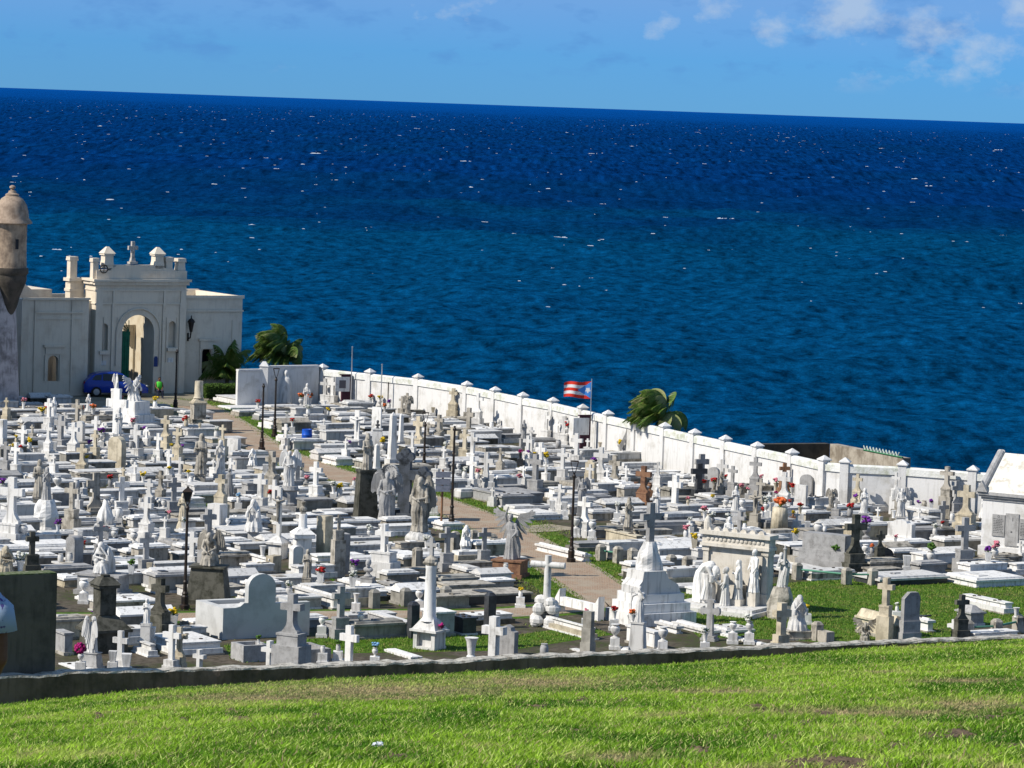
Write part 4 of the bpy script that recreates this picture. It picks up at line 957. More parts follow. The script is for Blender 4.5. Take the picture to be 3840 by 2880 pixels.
def tomb_extras(root, L_, w, h, style, rr):
    l2, w2 = L_/2, w/2
    if style in ('lid', 'plain', 'step', 'low') and rr.random() < .5:
        zt = {'lid': h+.07, 'plain': h, 'step': h, 'low': h*.8}[style]; x = rr.uniform(-.35, .1)*L_; m_ = rr.choice([G_, W, DG, ST]); k = rr.random()
        if k < .45: MB().box(x, x+rr.uniform(.3, .55), -w2*.45, w2*.45, zt-.01, zt+.035).build("plaque", m_, root)
        elif k < .75: MB().box(x, x+.55, -.035, .035, zt-.01, zt+.05).box(x+.12, x+.19, -.16, .16, zt-.01, zt+.048).build("relief_cross", m_, root)
        else:
            e = l2*.42
            for sx in (-1, 1):
                for sy in (-1, 1): MB().tube([(sx*e+.07*math.cos(t), sy*w2*.45+.07*math.sin(t), zt+.012) for t in [i*math.pi/3 for i in range(7)]], .018, 4).build("ring_handle", IR, root)
    if h > .42 and style != 'frame': MB().box(-l2-.05, l2+.05, -w2-.05, w2+.05, 0, h*.13).build("plinth", rr.choice([CC, ST, W]), root)
def tomb_at(c, ang, L_, w, h, style='lid', mk='w', label=None, lid=None, phrase=None, nm='tomb'):
    if pix(Vector((c.x, c.y, GZ)))[0] < -260 or pix(Vector((c.x, c.y, GZ)))[0] > 4100: return None
    root = empty(nm, (c.x, c.y, GZ), ang); tomb_mesh(L_, w, h, style, root, MK[mk], MK[lid] if lid else None); tomb_extras(root, L_, w, h, style, random.Random(int(c.x*97+c.y*31)))
    occupy(c, ang, L_/2+.02, w/2+.02, h*{'low': .8, 'frame': 1, 'gable': .8, 'pyramid': .7}.get(style, 1)); TOMBS.append(root)
    sz = 'long ' if L_ > 2.5 else ''
    lk = {'lid': 'slab tomb', 'step': 'stepped tomb', 'low': 'flat grave slab', 'gable': 'gabled tomb', 'plain': 'box tomb', 'frame': 'kerbed grave', 'pyramid': 'hipped tomb'}[style]
    if label: tag(root, label, 'tomb', 'tombs of the cemetery')
    else: auto(root, f"{sz}{MKN[mk]} {lk}", 'tomb', Vector((c.x, c.y, GZ+h)), 'tombs of the cemetery')
    if phrase: mark(phrase, Vector((c.x, c.y, GZ+h)))
    return root
def tomb(c, kx, ky, rx, hp, w, style='lid', mk='w', label=None, lid=None, phrase=None, ang=UA):
    """c,kx,ky: pixel of the lower corner between its lit end and its dark side; rx: where the dark side ends; hp: its height in the crop"""
    K = atc(c, kx, ky); X0, _ = cp(c, rx, 0); a = (X0-PW/2)/FPX*1.008; u = Vector((math.cos(ang), math.sin(ang), 0)); v = Vector((-u.y, u.x, 0))
    s_ = (a*K.y-K.x)/(u.x-a*u.y); s_ = max(.3, s_); h = hp/S/FPX*K.y
    cc = Vector((K.x, K.y, 0)) + u*s_/2 + v*w/2
    return tomb_at(cc, ang, s_, w, h, style, mk, label, lid, phrase)
URN = {'urn': [(.36, 0), (.36, .06), (.16, .12), (.14, .2), (.34, .38), (.44, .58), (.44, .74), (.30, .86), (.26, .9), (.40, .97), (.38, 1)],
       'jar': [(.30, 0), (.36, .04), (.42, .3), (.43, .6), (.36, .84), (.30, .9), (.36, .97), (.34, 1)],
       'flared': [(.26, 0), (.28, .05), (.20, .12), (.24, .4), (.30, .8), (.42, 1), (.34, 1)]}
NV_ = [0]
def blooms(root_p, r, col, label_look, n=16, seed=0, ball=False):
    rr = random.Random(seed); root = empty("flower_bouquet", root_p); b = MB(); g = MB()
    if ball: 
        for k in range(50):
            d = Vector((rr.gauss(0, 1), rr.gauss(0, 1), rr.gauss(0, 1))).normalized(); b.ell(tuple(d*r*.82+Vector((0, 0, r*.9))), r*.28, 6, 4)
        g.tube([(0, 0, -.02), (0, 0, r*.4)], r*.15, 5)
    else:
        for k in range(n):
            a = rr.uniform(0, 6.28); q = r*rr.uniform(.05, .8); z = r*rr.uniform(.4, 1.3); s_ = r*rr.uniform(.26, .40)
            b.ell((q*math.cos(a), q*math.sin(a), z), (s_, s_, s_*.7), 6, 4); g.tube([(0, 0, 0), (q*.6*math.cos(a), q*.6*math.sin(a), z*.8)], r*.04, 4)
        for k in range(14):
            a = rr.uniform(0, 6.28); e = Vector((math.cos(a)*r*1.15, math.sin(a)*r*1.15, r*rr.uniform(.1, 1.3))); s0 = e*.35; nx = Vector((-math.sin(a), math.cos(a), 0))*r*.14
            g.add([s0, s0.lerp(e, .5)+nx, e, s0.lerp(e, .5)-nx], [(0, 1, 2, 3)])
    b.build("petals", FL[col], root, smooth=True); g.build("leaves", LEAF, root)
    auto(root, label_look, 'flowers', Vector(root_p), 'flowers on the graves'); return root
def vase(kind, c, x, yb, yt, mk='w', fl=None, label=None):
    px, py = cp(c, x, yb); (p, z) = support(px, py); pl = 0
    if z == 0: pl = .42; p = keep_in(at(px, py, pl))
    h = (yb-yt)/S/FPX*p.y; root = empty("vase", (p.x, p.y, GZ+(z if z else 0))); rw = {'urn': .78, 'jar': .80, 'flared': .85, 'square': 1}.get(kind, 1); mb = MB(); z0 = pl
    if kind == 'square': mb.cbox(h*.48, h*.48, z0, z0+h, t=-h*.12)
    else: mb.lathe([(r*h*rw, z0+q*h) for r, q in URN[kind]], 12)
    mb.build("bowl", MK[mk], root, smooth=SM if kind != 'square' else False)
    if pl: MB().cbox(.42, .42, 0, pl*.3).cbox(.34, .34, pl*.3, pl).build("plinth", MK[mk if mk != 'y' else 'w'], root); occupy(p, UA, .22, .22, pl)
    lk = {'urn': 'urn vase', 'jar': 'jar vase', 'flared': 'flared vase', 'square': 'square tapered vase'}[kind]
    if label: tag(root, label, 'vase', 'vases on the graves')
    else: auto(root, f"{MKN[mk]} {lk}", 'vase', Vector((p.x, p.y, GZ+z+h)), 'vases on the graves')
    NV_[0] += 1
    if fl: blooms((p.x, p.y, GZ+z+pl+h*.95), max(.12, h*.5), fl, f"{FLN[fl]} flowers in a {lk.replace(' vase','')} vase", seed=int(x+yb))
    return root
def slabstone(c, x, yb, yt, wpx, face='L', mk='w', z0=0.0, style='arch', th=.14, label=None, phrase=None, nm='headstone'):
    p = keep_in(atc(c, x, yb, z0)); k_ = p.y/FPX/S; h = (yb-yt)*k_; w = wpx*k_*1.05; an = (LITF if face == 'L' else DARKF); root = empty(nm, (p.x, p.y, GZ), an+math.pi/2)
    w2 = w/2
    if style == 'arch': o = [(-w2, 0), (w2, 0), (w2, h-w2*.8)]+[(w2*math.cos(t*math.pi/10), h-w2*.8+w2*.8*math.sin(t*math.pi/10)) for t in range(1, 10)]+[(-w2, h-w2*.8)]
    elif style == 'oct': o = [(-w2, 0), (w2, 0), (w2, h*.85), (w2*.7, h), (-w2*.3, h), (-w2, h*.78)]
    elif style == 'shoulder': o = [(-w2, 0), (w2, 0), (w2, h*.78), (w2*.6, h*.82), (w2*.5, h*.93), (0, h), (-w2*.5, h*.93), (-w2*.6, h*.82), (-w2, h*.78)]
    else: o = [(-w2, 0), (w2, 0), (w2, h), (-w2, h)]
    MB().prism(o, -th, th, Matrix.Translation((0, 0, z0))).build("stone", MK[mk], root)
    if z0 > 0: MB().cbox(w*1.2, th*3.4, 0, z0*.5).cbox(w*1.08, th*2.8, z0*.5, z0).build("plinth", MK[mk], root)
    occupy(p, an+math.pi/2, w*.55, th*1.8, z0+h)
    lk = f"{MKN[mk]} {dict(arch='arched headstone', oct='angular headstone', shoulder='shouldered headstone', flat='upright slab')[style]}"
    if label: tag(root, label, 'headstone', 'headstones')
    else: auto(root, ('shaded ' if face == 'D' else '')+lk, 'headstone', p+Vector((0, 0, z0+h*.5)), 'headstones')
    if phrase: mark(phrase, p+Vector((0, 0, z0+h*.5)))
    return root
def obelisk(c, x, yb, yt, wpx, mk='w', z0=.5, label=None, phrase=None):
    p = atc(c, x, yb, z0); k_ = p.y/FPX/S; h = (yb-yt)*k_; w = wpx*k_*.8; root = empty("obelisk", (p.x, p.y, GZ), UA)
    MB().cbox(w*1.9, w*1.9, 0, z0*.5).cbox(w*1.5, w*1.5, z0*.5, z0+.12).build("pedestal", MK[mk], root)
    MB().cbox(w, w, z0+.12, z0+h*.93, t=w*.16).cbox(w*.68, w*.68, z0+h*.93, z0+h, t=w*.33).build("shaft", MK[mk], root)
    tag(root, label, 'obelisk'); occupy(p, UA, w, w, z0)
    if phrase: mark(phrase, p+Vector((0, 0, z0+h*.5)))
def lamp(c, x, yb, yt, head, label, phrase):
    p = atc(c, x, yb); h = (yb-yt)/S/FPX*p.y; root = empty("street_lamp", p); tag(root, label, 'street lamp', 'iron street lamps along the paths')
    hl = .62 if head else 0; hp = h-hl
    MB().lathe([(.20, 0), (.20, .16), (.14, .2), (.15, .5), (.11, .56), (.13, .62), (.085, .7), (.075, 1.0)], 8).build("base", IR, root)
    MB().lathe([(.075, 1.0), (.10, 1.03), (.10, 1.08), (.068, 1.14), (.06, 1.5), (.05, hp-.25), (.085, hp-.2), (.085, hp-.14), (.05, hp-.08), (.05, hp)], 8).build("post", IR, root)
    if head:
        f = MB(); z = hp
        for k in range(4):
            a = math.pi/4+k*math.pi/2; f.tube([(.06*math.cos(a), .06*math.sin(a), z), (.10*math.cos(a), .10*math.sin(a), z+.08), (.24*math.cos(a), .24*math.sin(a), z+.5)], .016, 5)
            b = a+math.pi/2; f.tube([(.24*math.cos(a), .24*math.sin(a), z+.5), (.24*math.cos(b), .24*math.sin(b), z+.5)], .018, 5)
        if head == 'full':
            f.cbox(.40, .40, z+.5, z+.62, t=.13); f.ell((0, 0, z+.66), .05)
            g = MB().cbox(.15, .15, z+.1, z+.49, t=-.09)
        fr = f.build("lantern_frame", IR, root)
        if head == 'full': g.build("lantern_glass", GL, fr)
    mark(phrase, p+Vector((0, 0, h*.5))); occupy(p, 0, .2, .2, 0)
# ================================================================ the graves, placed where the photograph shows them
# ---- street lamps
lamp('I', 180, 2020, 430, 'full', 'black iron lamp with lantern head at the left among the front graves', 'lantern lamp on the left')
lamp('J', 1425, 985, -370, None, 'bare black iron lamp post rising from the grass by the brown sign', 'lamp post by the brown sign')
lamp('K', 765, 1410, 50, 'open', 'black iron lamp with open wire crown beside the curved path', 'lamp with the open crown')
lamp('B', 1345, 1170, 250, 'open', 'iron lamp post on the grass strip before the white cloaked statue', 'lamp post on the grass strip')
lamp('B', 1180, 1345, 470, None, 'shorter bare lamp post at the edge of the brick path', 'shorter lamp post on the path edge')
lamp('B', 60, 825, 30, None, 'thin bare lamp post in front of the chapel doorway niche', 'lamp post before the chapel')
lamp('C', 1068, 1640, 820, 'open', 'dark lamp post standing among the far tombs below the sea wall', 'lamp post among the far tombs')

# ---- large statues and monuments
statue('pray', 'H', 600, 600, 170, 'weathered grey statue leaning forward in prayer on a rough rock above a box plinth', 'praying statue on rock', face=-1.2, mat=G_, ped=('rock', 1.15), pmat=W, ph=1.35)
statue('mourn', 'H', 1340, 1550, 1130, 'hunched seated woman in white marble with her head in her arms on a box plinth', 'hunched seated woman', face=-1.9, ped=('block', 1.75, 1.1), pmat=G_, ph=.85)
statue('seatangel', 'I', 500, 1450, 1010, 'seated winged angel bowing over carved flowers on a dark topped plinth', 'seated winged angel', face=-1.7, mat=ST, ped=('taper', 1.5, 1.1), pmat=DK, ph=1.5, wings='fold')
statue('angel', 'I', 1530, 420, -42, 'winged angel holding its hands together on a round dark pedestal', 'winged angel on round pedestal', face=-1.7, ped=('round', .95), pmat=G_, ph=1.25, wings='fold')
statue('robed', 'C', 330, 1590, 1115, 'robed woman in pale stone standing on a tall dark slab pedestal', 'robed woman on dark pedestal', face=-1.2, mat=ST, ped=('taper', .95), pmat=DK, ph=2.55)
statue('angel', 'J', 575, 870, 225, 'tall standing angel with folded wings below a carved round disc', 'angel with the round disc', face=-1.6, mat=G_, ped=('block', .9), ph=.35, wings='fold')
statue('angel', 'J', 1010, 1010, 290, 'draped winged marble figure bowing over a white rock beside the tall angel', 'bowing draped figure', face=-1.9, mat=ST, ped=('rock', 1.3), pmat=W, ph=.5, wings='back')
statue('raised', 'J', 2190, 1370, 670, 'dark winged angel raising one arm above a brown rough pedestal', 'angel raising one arm', face=-1.9, mat=G_, ped=('block', 1.25), pmat=BR, ph=.75, wings='up')
statue('anchor', 'Q', 1640, 800, 330, 'marble woman leaning on an anchor above a wide grey box tomb', 'woman with the anchor', face=-1.9, ped=('taper', .55), ph=1.25)
statue('column', 'L', 1290, 1040, 480, 'veiled marble woman holding a small column on a dark boulder', 'woman holding a column', face=-1.75, ped=('rock', 1.05), pmat=ST, ph=1.25)
statue('kneel', 'R', 1490, 560, 90, 'kneeling hooded mother in white marble on a low stone kerb by the lawn', 'kneeling hooded mother', face=-1.3, ped=('block', .9), pmat=ST, ph=.35)
statue('seatangel', 'M', 150, 1400, 1140, 'small seated cherub angel with mottled wings beside the hipped tomb', 'small seated cherub', face=-1.6, mat=ST, wings='up', ph=0)
statue('backangel', 'N', 1195, 1195, 720, 'white angel seen from behind with two long folded wings', 'angel seen from behind', face=1.2, ped=('taper', .6), pmat=G_, ph=.55, wings='back')
statue('robed', 'N', 1895, 815, 490, 'small white robed virgin with red and green flowers at her feet', 'small virgin with flowers', face=-1.7, ped=('block', .35), ph=1.05)
statue('robed', 'O', 1765, 225, -150, 'little weathered cherub figure standing on a white tomb by the green lawn patch', 'little cherub figure', face=-1.7, mat=ST, ped=('block', .35), ph=.55)
statue('cloak', 'B', 1485, 720, 300, 'white marble figure in a long closed cloak standing by the grass strip', 'white cloaked figure', face=-1.7, ped=('block', .8), ph=.25)
statue('robed', 'B', 385, 1650, 1115, 'slender grey robed figure standing beside a stone headstone', 'slender grey robed figure', face=-1.6, mat=ST, ped=('block', .5), ph=.8)
statue('pray', 'B', 640, 1640, 1200, 'robed woman clasping a tall yellowish cross above the near tombs', 'woman clasping a tall cross', face=-1.7, ped=('block', .6), ph=.8)
statue('kneel', 'B', 1060, 1535, 1315, 'tiny white seated figure on a low tomb by the brick path', 'tiny white seated figure', face=-1.7, ped=('block', .5), ph=.45)
statue('backangel', 'I', 750, 590, 190, 'grey robed figure seen from behind in a long ribbed cloak', 'grey figure in ribbed cloak', face=1.4, mat=G_, ped=('block', .8), ph=.3)
statue('robed', 'I', 150, 870, 510, 'cream robed figure standing close to the left of the lantern lamp', 'cream robed figure', face=-1.7, mat=Y, ped=('rock', .55), ph=.7)
statue('robed', 'A', 1530, 1130, 790, 'white robed figure standing below the tallest white cross near the car', 'robed figure below the tall cross', face=-1.4, ped=('block', .55), ph=.9)
statue('backangel', 'A', 1510, 545, 350, 'white pair of arched wings rising in front of the blue car door', 'arched wings before the car', face=1.0, ped=('block', .5), ph=1.6, wings='back')
statue('kneel', 'A', 1750, 700, 405, 'bowed winged marble figure crouching on a tall stepped white block', 'crouching winged figure', face=-.6, ped=('step', 1.5, 1.3), ph=1.75, wings='up')
statue('pray', 'A', 1145, 830, 610, 'small praying virgin between two orange bouquets', 'small praying virgin', face=-1.6, ped=('block', .6), ph=.7)
statue('robed', 'A', 695, 900, 650, 'small white robed figure right of a white cross in front of the shade', 'small robed figure by the shade', face=-1.4, ped=('block', .4), ph=.8)
statue('robed', 'H', 500, 560, 70, 'thin stone saint half hidden behind the praying statue', 'thin stone saint', face=-1.5, mat=ST, ped=('block', .5), ph=.8)
statue('mourn', 'H', 60, 1560, 1180, 'cream seated figure cut off by the left edge above the concrete slab', 'cream seated figure at the edge', face=-1.2, mat=Y, ped=('block', .9), ph=.4)
statue('mother', 'E', 680, 1600, 1280, 'white robed woman with arms out among red flowers in front of the sea wall', 'robed woman among red flowers', face=-1.6, ped=('block', .4), ph=.7)
statue('mother', 'F', 135, 1115, 790, 'white marble mother and child statue near the arched grotto', 'mother and child statue', face=-1.6, ped=('block', .45), ph=.8)
statue('angel', 'F', 615, 1160, 790, 'slim white winged statue to the right of the arched grotto', 'slim white winged statue', face=-1.6, ped=('block', .45), ph=.75, wings='fold')
statue('robed', 'D', 148, 1190, 945, 'grey robed virgin standing close to the far white wall', 'grey virgin by the far wall', face=-1.2, mat=G_, ped=('block', .4), ph=.6)
statue('robed', 'B', 1760, 770, 470, 'white robed figure with a thorn crown between two orange bouquets', 'robed figure with orange bouquets', face=-1.5, ped=('block', .5), ph=.7)
statue('bust', 'J', 345, 1600, 1365, 'dark bronze bust on a flat white tomb top', 'dark bust on the white tomb', face=-1.9, mat=G_, ph=.55, ped=('block', .5))
statue('bust', 'C', 470, 1060, 950, 'small black bust on a square white pillar', 'black bust on white pillar', face=-1.6, mat=DG, ped=('taper', .62), pmat=W, ph=1.6)
statue('robed', 'D', 840, 1400, 1290, 'thin hooded grey figure behind the flower crosses near the wall', None, face=-1.6, mat=ST, ped=('block', .4), ph=.7)
statue('pray', 'E', 500, 1290, 1090, 'short grey figure beside the tall cross under the sea wall', None, face=-1.5, mat=ST, ped=('block', .4), ph=.6)
statue('angel', 'C', 860, 860, 640, 'cluster of worn stone figures close to a tilted dark slab', None, face=-1.6, mat=ST, ped=('block', .6), ph=.6, wings='fold')

def disc_halo():
    p = atc('J', 575, 870, .35); k_ = p.y/FPX/S; root = empty("memorial_disc", (p.x, p.y, GZ), LITF+math.pi/2); tag(root, 'round carved stone disc raised above the tall standing angel', 'carving')
    z = (870-245)*k_+.35; r = 98*k_; m_ = Matrix.Translation((0, .42, z)) @ Matrix.Rotation(math.pi/2, 4, 'X')
    MB().lathe([(r, -.05), (r, .05), (r*.93, .07), (r*.85, .05)], 24, m_).build("disc", G_, root); 
    q = MB(); 
    for k in range(16): a = k*.3927; q.ell((r*.9*math.cos(a), .33, z+r*.9*math.sin(a)), r*.09, 6, 4)
    q.build("rim_carving", G_, root); MB().box(-.16, .16, .32, .52, 0, z-r*.9).build("support", G_, root)
disc_halo()
def big_dark_cross():
    p = atc('J', 800, 900, 0); k_ = p.y/FPX/S; root = empty("celtic_cross", (p.x, p.y+1.2, GZ), LITF+.35+math.pi/2); tag(root, 'huge dark blue grey budded cross standing behind the angel with the disc', 'cross', 'crosses over the graves'); mark('huge dark budded cross', Vector((p.x, p.y, GZ+2)))
    H_ = 860*k_; t = .30; zc = H_*.70; a = H_*.28; m_ = material('slate_blue_stone', (.10,.115,.14), (.06,.07,.08), 3, streak=.3)
    mb = MB(); mb.box(-t, t, -.22, .22, 0, zc-t).box(-a, a, -.215, .215, zc-t*.8, zc+t*.8).box(-t*.9, t*.9, -.22, .22, zc-t, H_-.2)
    for (x, z) in ((-a, zc), (a, zc), (0, H_-.1)):
        for dx, dz in ((0, .2), (0, -.2), (.22, 0), (-.22, 0)): mb.tube([(x+dx, -.22, z+dz), (x+dx, .22, z+dz)], .22, 12)
    mb.build("cross", m_, root); MB().cbox(1.3, .9, 0, .35, t=.08).build("pedestal", m_, root); occupy(p, UA, .6, .5, .3)
big_dark_cross()
def log_cross():
    p = atc('Q', 450, 560, .9); k_ = p.y/FPX/S; root = empty("log_cross", (p.x, p.y, GZ), LITF+.25+math.pi/2); tag(root, 'log shaped white cross rising from a pile of carved rocks', 'cross', 'crosses over the graves'); mark('log cross on rocks', p+Vector((0,0,1)))
    H_ = (560+72)*k_; zc = .9+H_*.80
    MB().tube([(0, 0, .6), (0, 0, .9+H_)], [.15, .13], 10).tube([(-.68, 0, zc), (.68, 0, zc)], .13, 10).build("log_cross_body", W, root, smooth=SM)
    mb = MB(); rr = random.Random(3)
    for k in range(22):
        z = rr.uniform(.1, 1.0); r = .55*(1.15-z*.6); a = rr.uniform(0, 6.28); mb.ell((r*math.cos(a)*.8, r*math.sin(a)*.7, z), (rr.uniform(.18, .3), rr.uniform(.18, .28), rr.uniform(.16, .26)), 7, 5)
    mb.build("rock_pile", W, root); occupy(p, UA, .6, .6, 1)
log_cross()
def stepped_monument():
    p = at(2440, 2335); root = empty("stepped_monument", (p.x, p.y, GZ), UA); tag(root, 'large white marble monument with broad steps, rough rock and a tall grey cross on top', 'monument'); mark('stepped marble monument', p+Vector((0,0,1.5)))
    s = MB(); s.box(-1.35, 1.5, -.95, 1.2, 0, .5).box(-1.15, 1.3, -.8, 1.05, .5, .85).box(-1.0, 1.1, -.65, .95, .85, 1.2); s.build("steps", W, root)
    g = MB(); g.prism([(-1.0, 1.2), (1.0, 1.2), (.85, 1.55), (.4, 1.8), (.25, 2.1), (-.75, 2.1), (-.8, 1.75), (-1.0, 1.5)], -.55, .65); g.build("scrolled_block", W, root)
    r = empty("x", (0, 0, 0)); bpy.data.objects.remove(r)
    mb = MB(); n, m_ = 14, 9; vs = []
    for i in range(m_+1):
        z = 2.05+1.15*i/m_; f = 1-(i/m_)**2*.55
        for k in range(n):
            a = 2*math.pi*k/n; q = 1+.3*noise.noise(Vector((math.cos(a)*1.6, math.sin(a)*1.6, z*2))); vs.append((-.15+.55*f*q*math.cos(a), .05+.48*f*q*math.sin(a), z))
    mb.add(vs, [(i*n+k, i*n+(k+1) % n, (i+1)*n+(k+1) % n, (i+1)*n+k) for i in range(m_) for k in range(n)]+[tuple(range(m_*n, (m_+1)*n))]); mb.build("rock", W, root)
    c = MB(); M_ = Matrix.Translation((-.15, .05, 3.1)) @ Matrix.Rotation(.12, 4, 'Z'); c.box(-.13, .13, -.11, .11, 0, 1.62, M_).box(-.46, .46, -.105, .105, .95, 1.2, M_); c.build("cross", G_, root)
    occupy(p, UA, 1.6, 1.3, .5)
stepped_monument()
SHR = material('pale_cream_marble', (.74,.69,.60), (.52,.47,.38), 2.0, .5, .7, streak=.4, vary=0)
def shrine():
    """cream wall shrine with a cornice and a group of mourning figures in front"""
    a = atc('L', 250, 1190, .3); b = atc('L', 1010, 1300, .3); ang = math.atan2(b.y-a.y, b.x-a.x); L_ = (Vector((b.x-a.x, b.y-a.y, 0))).length; k_ = a.y/FPX/S
    L_ = max(2.3, min(L_, 3.0)); root = empty("memorial_shrine", (a.x, a.y, GZ), R(-30)); tag(root, 'large cream memorial wall with carved cornice and mourning figures before it', 'shrine'); mark('cream memorial wall', a+Vector((1.2, 0, 1.6)))
    L_ = 2.95; h = 3.25; w = MB(); w.box(.0, L_, .0, .42, .3, h-.75); w.build("back_wall", SHR, root)
    for x in (-.02, L_-.30):
        pl = MB(); pl.box(x, x+.32, -.16, .45, .3, .75).box(x+.04, x+.28, -.10, .44, .75, h-.75).box(x, x+.32, -.14, .46, h-.95, h-.75)
        pl.build("pilaster", SHR, root)
    c = MB(); c.box(-.08, L_+.08, -.22, .50, h-.75, h-.62).box(-.03, L_+.03, -.12, .46, h-.62, h-.28).box(-.12, L_+.12, -.26, .54, h-.28, h-.12)
    for k in range(14): c.ell((.25+k*(L_-.5)/13, -.13, h-.45), (.09, .04, .08), 8, 5)
    c.build("cornice", SHR, root)
    t = MB()
    for k in range(7): t.prism([(.15+k*.4-.14, h-.12), (.15+k*.4+.14, h-.12), (.15+k*.4+.10, h-.02), (.15+k*.4, h+.04), (.15+k*.4-.10, h-.02)], .0, .2)
    t.lathe([(.14, h-.12), (.16, h), (.15, h+.2), (.10, h+.35), (.02, h+.45)], 10, None, (.08, .1, 0)); t.build("cresting", SHR, root)
    MB().box(-.55, L_+.35, -2.0, .6, 0, .18).box(-.4, L_+.2, -1.8, .58, .18, .3).build("platform", W, root)
    MB().box(.95, 2.0, -.55, .0, .3, 1.05).prism([(1.05, 1.05), (1.9, 1.05), (1.75, 1.35), (1.45, 1.62), (1.15, 1.3)], -.3, -.12).build("altar", SHR, root)
    for kind, x, y, s_, rz in (('bowed', .50, -.85, 1.30, 1.5), ('child', 1.62, -1.15, .88, -1.1), ('mother', 1.98, -.75, .92, -1.0), ('man', 2.5, -.42, 1.0, -.5)):
        f = bpy.data.objects.new("mourner", figure_mesh(kind, W, "mourner")); COL.objects.link(f); f.parent = root; f.location = (x, y, .3); f.scale = (s_,)*3; f.rotation_euler = (0, 0, rz)
        if kind == 'mother': f.location = (x, y, .55); MB().cbox(.5, .5, .3, .55, None, 0, (x, y)).build("step", SHR, root)
        if kind == 'man': f.location = (x, y, .85); MB().cbox(.42, .42, .3, .85, None, 0, (x, y)).build("plinth", SHR, root)
    occupy(Vector((a.x+1.2, a.y-1.3, 0)), R(-30), 1.9, 1.4, .3)
shrine()
def mausoleum():
    p = atc('F', 1655, 1650); p = at(3676, 2080); root = empty("mausoleum", (p.x, p.y, GZ), R(-32)); tag(root, 'white gable roofed mausoleum with three inscribed plaques at the right edge', 'mausoleum'); mark('white mausoleum', p+Vector((1, 0, 1.5)))
    k_ = p.y/FPX; he = (2090-1868)*k_; hr = (2090-1712)*k_; L_ = 5.2; Wd = 3.0
    b = MB(); b.box(-.1, L_, -.1, Wd+.1, 0, .45).box(0, L_, 0, Wd, .45, he); b.build("walls", PW_, root)
    e = MB(); e.box(-.16, L_, -.16, Wd+.16, he, he+.10).box(-.24, L_, -.24, Wd+.24, he+.10, he+.24).box(-.06, L_, -.06, Wd+.06, he-.14, he); e.build("eaves", G_, root)
    Rm = Matrix.Rotation(math.pi/2, 4, 'Z'); yr = Wd*.62
    r = MB(); r.add([(0, -.15, he+.24), (L_, -.15, he+.24), (L_, yr, hr), (0, yr, hr), (0, Wd+.15, he+.24), (L_, Wd+.15, he+.24)], [(0, 1, 2, 3), (3, 2, 5, 4), (0, 3, 4)]); r.build("roof", material('stained_white_roof', (.80,.78,.72), (.58,.54,.45), 2.4, .5, .62, vary=0), root)
    c = MB(); c.tube([(-.02, -.22, he+.24), (-.02, yr, hr+.02)], [.18, .18], 10).tube([(-.02, yr, hr+.02), (-.02, Wd+.2, he+.3)], [.18, .18], 10).prism([(-.2, he+.24), (.35, he+.24), (.05, he+.75)], -.34, -.16); c.build("gable_coping", G_, root)
    x0 = .55
    for i, (a, w, z0, z1) in enumerate(((x0, .62, .95, 1.95), (x0+.66, .66, .55, 2.05), (x0+1.36, .72, .92, 1.85))):
        pq = MB().box(a, a+w, -.05, 0, z0, z1).build("plaque", G_, root)
        t = MB(); rr = random.Random(i)
        if i != 1:
            for k in range(9): 
                zz = z1-.22-k*(z1-z0-.3)/9; xx = a+.06
                while xx < a+w-.1: l = rr.uniform(.04, .12); t.box(xx, min(xx+l, a+w-.06), -.056, -.05, zz, zz+.022); xx += l+.03
            t.tube([(a+w/2+.05*math.cos(q*.785), -.056, z1-.09+.05*math.sin(q*.785)) for q in range(9)], .008, 4)
        else: t.box(a+w/2-.05, a+w/2+.03, -.056, -.05, z0+.62, z0+.68); t.box(a+w/2+.02, a+w/2+.05, -.056, -.05, z1-.35, z1-.18)
        t.build("inscription", DG, pq)
    occupy(Vector((p.x, p.y, 0))+Vector((math.cos(R(-32))*2.6-math.sin(R(-32))*1.5, math.sin(R(-32))*2.6+math.cos(R(-32))*1.5, 0)), R(-32), 2.9, 1.8, he)
mausoleum()
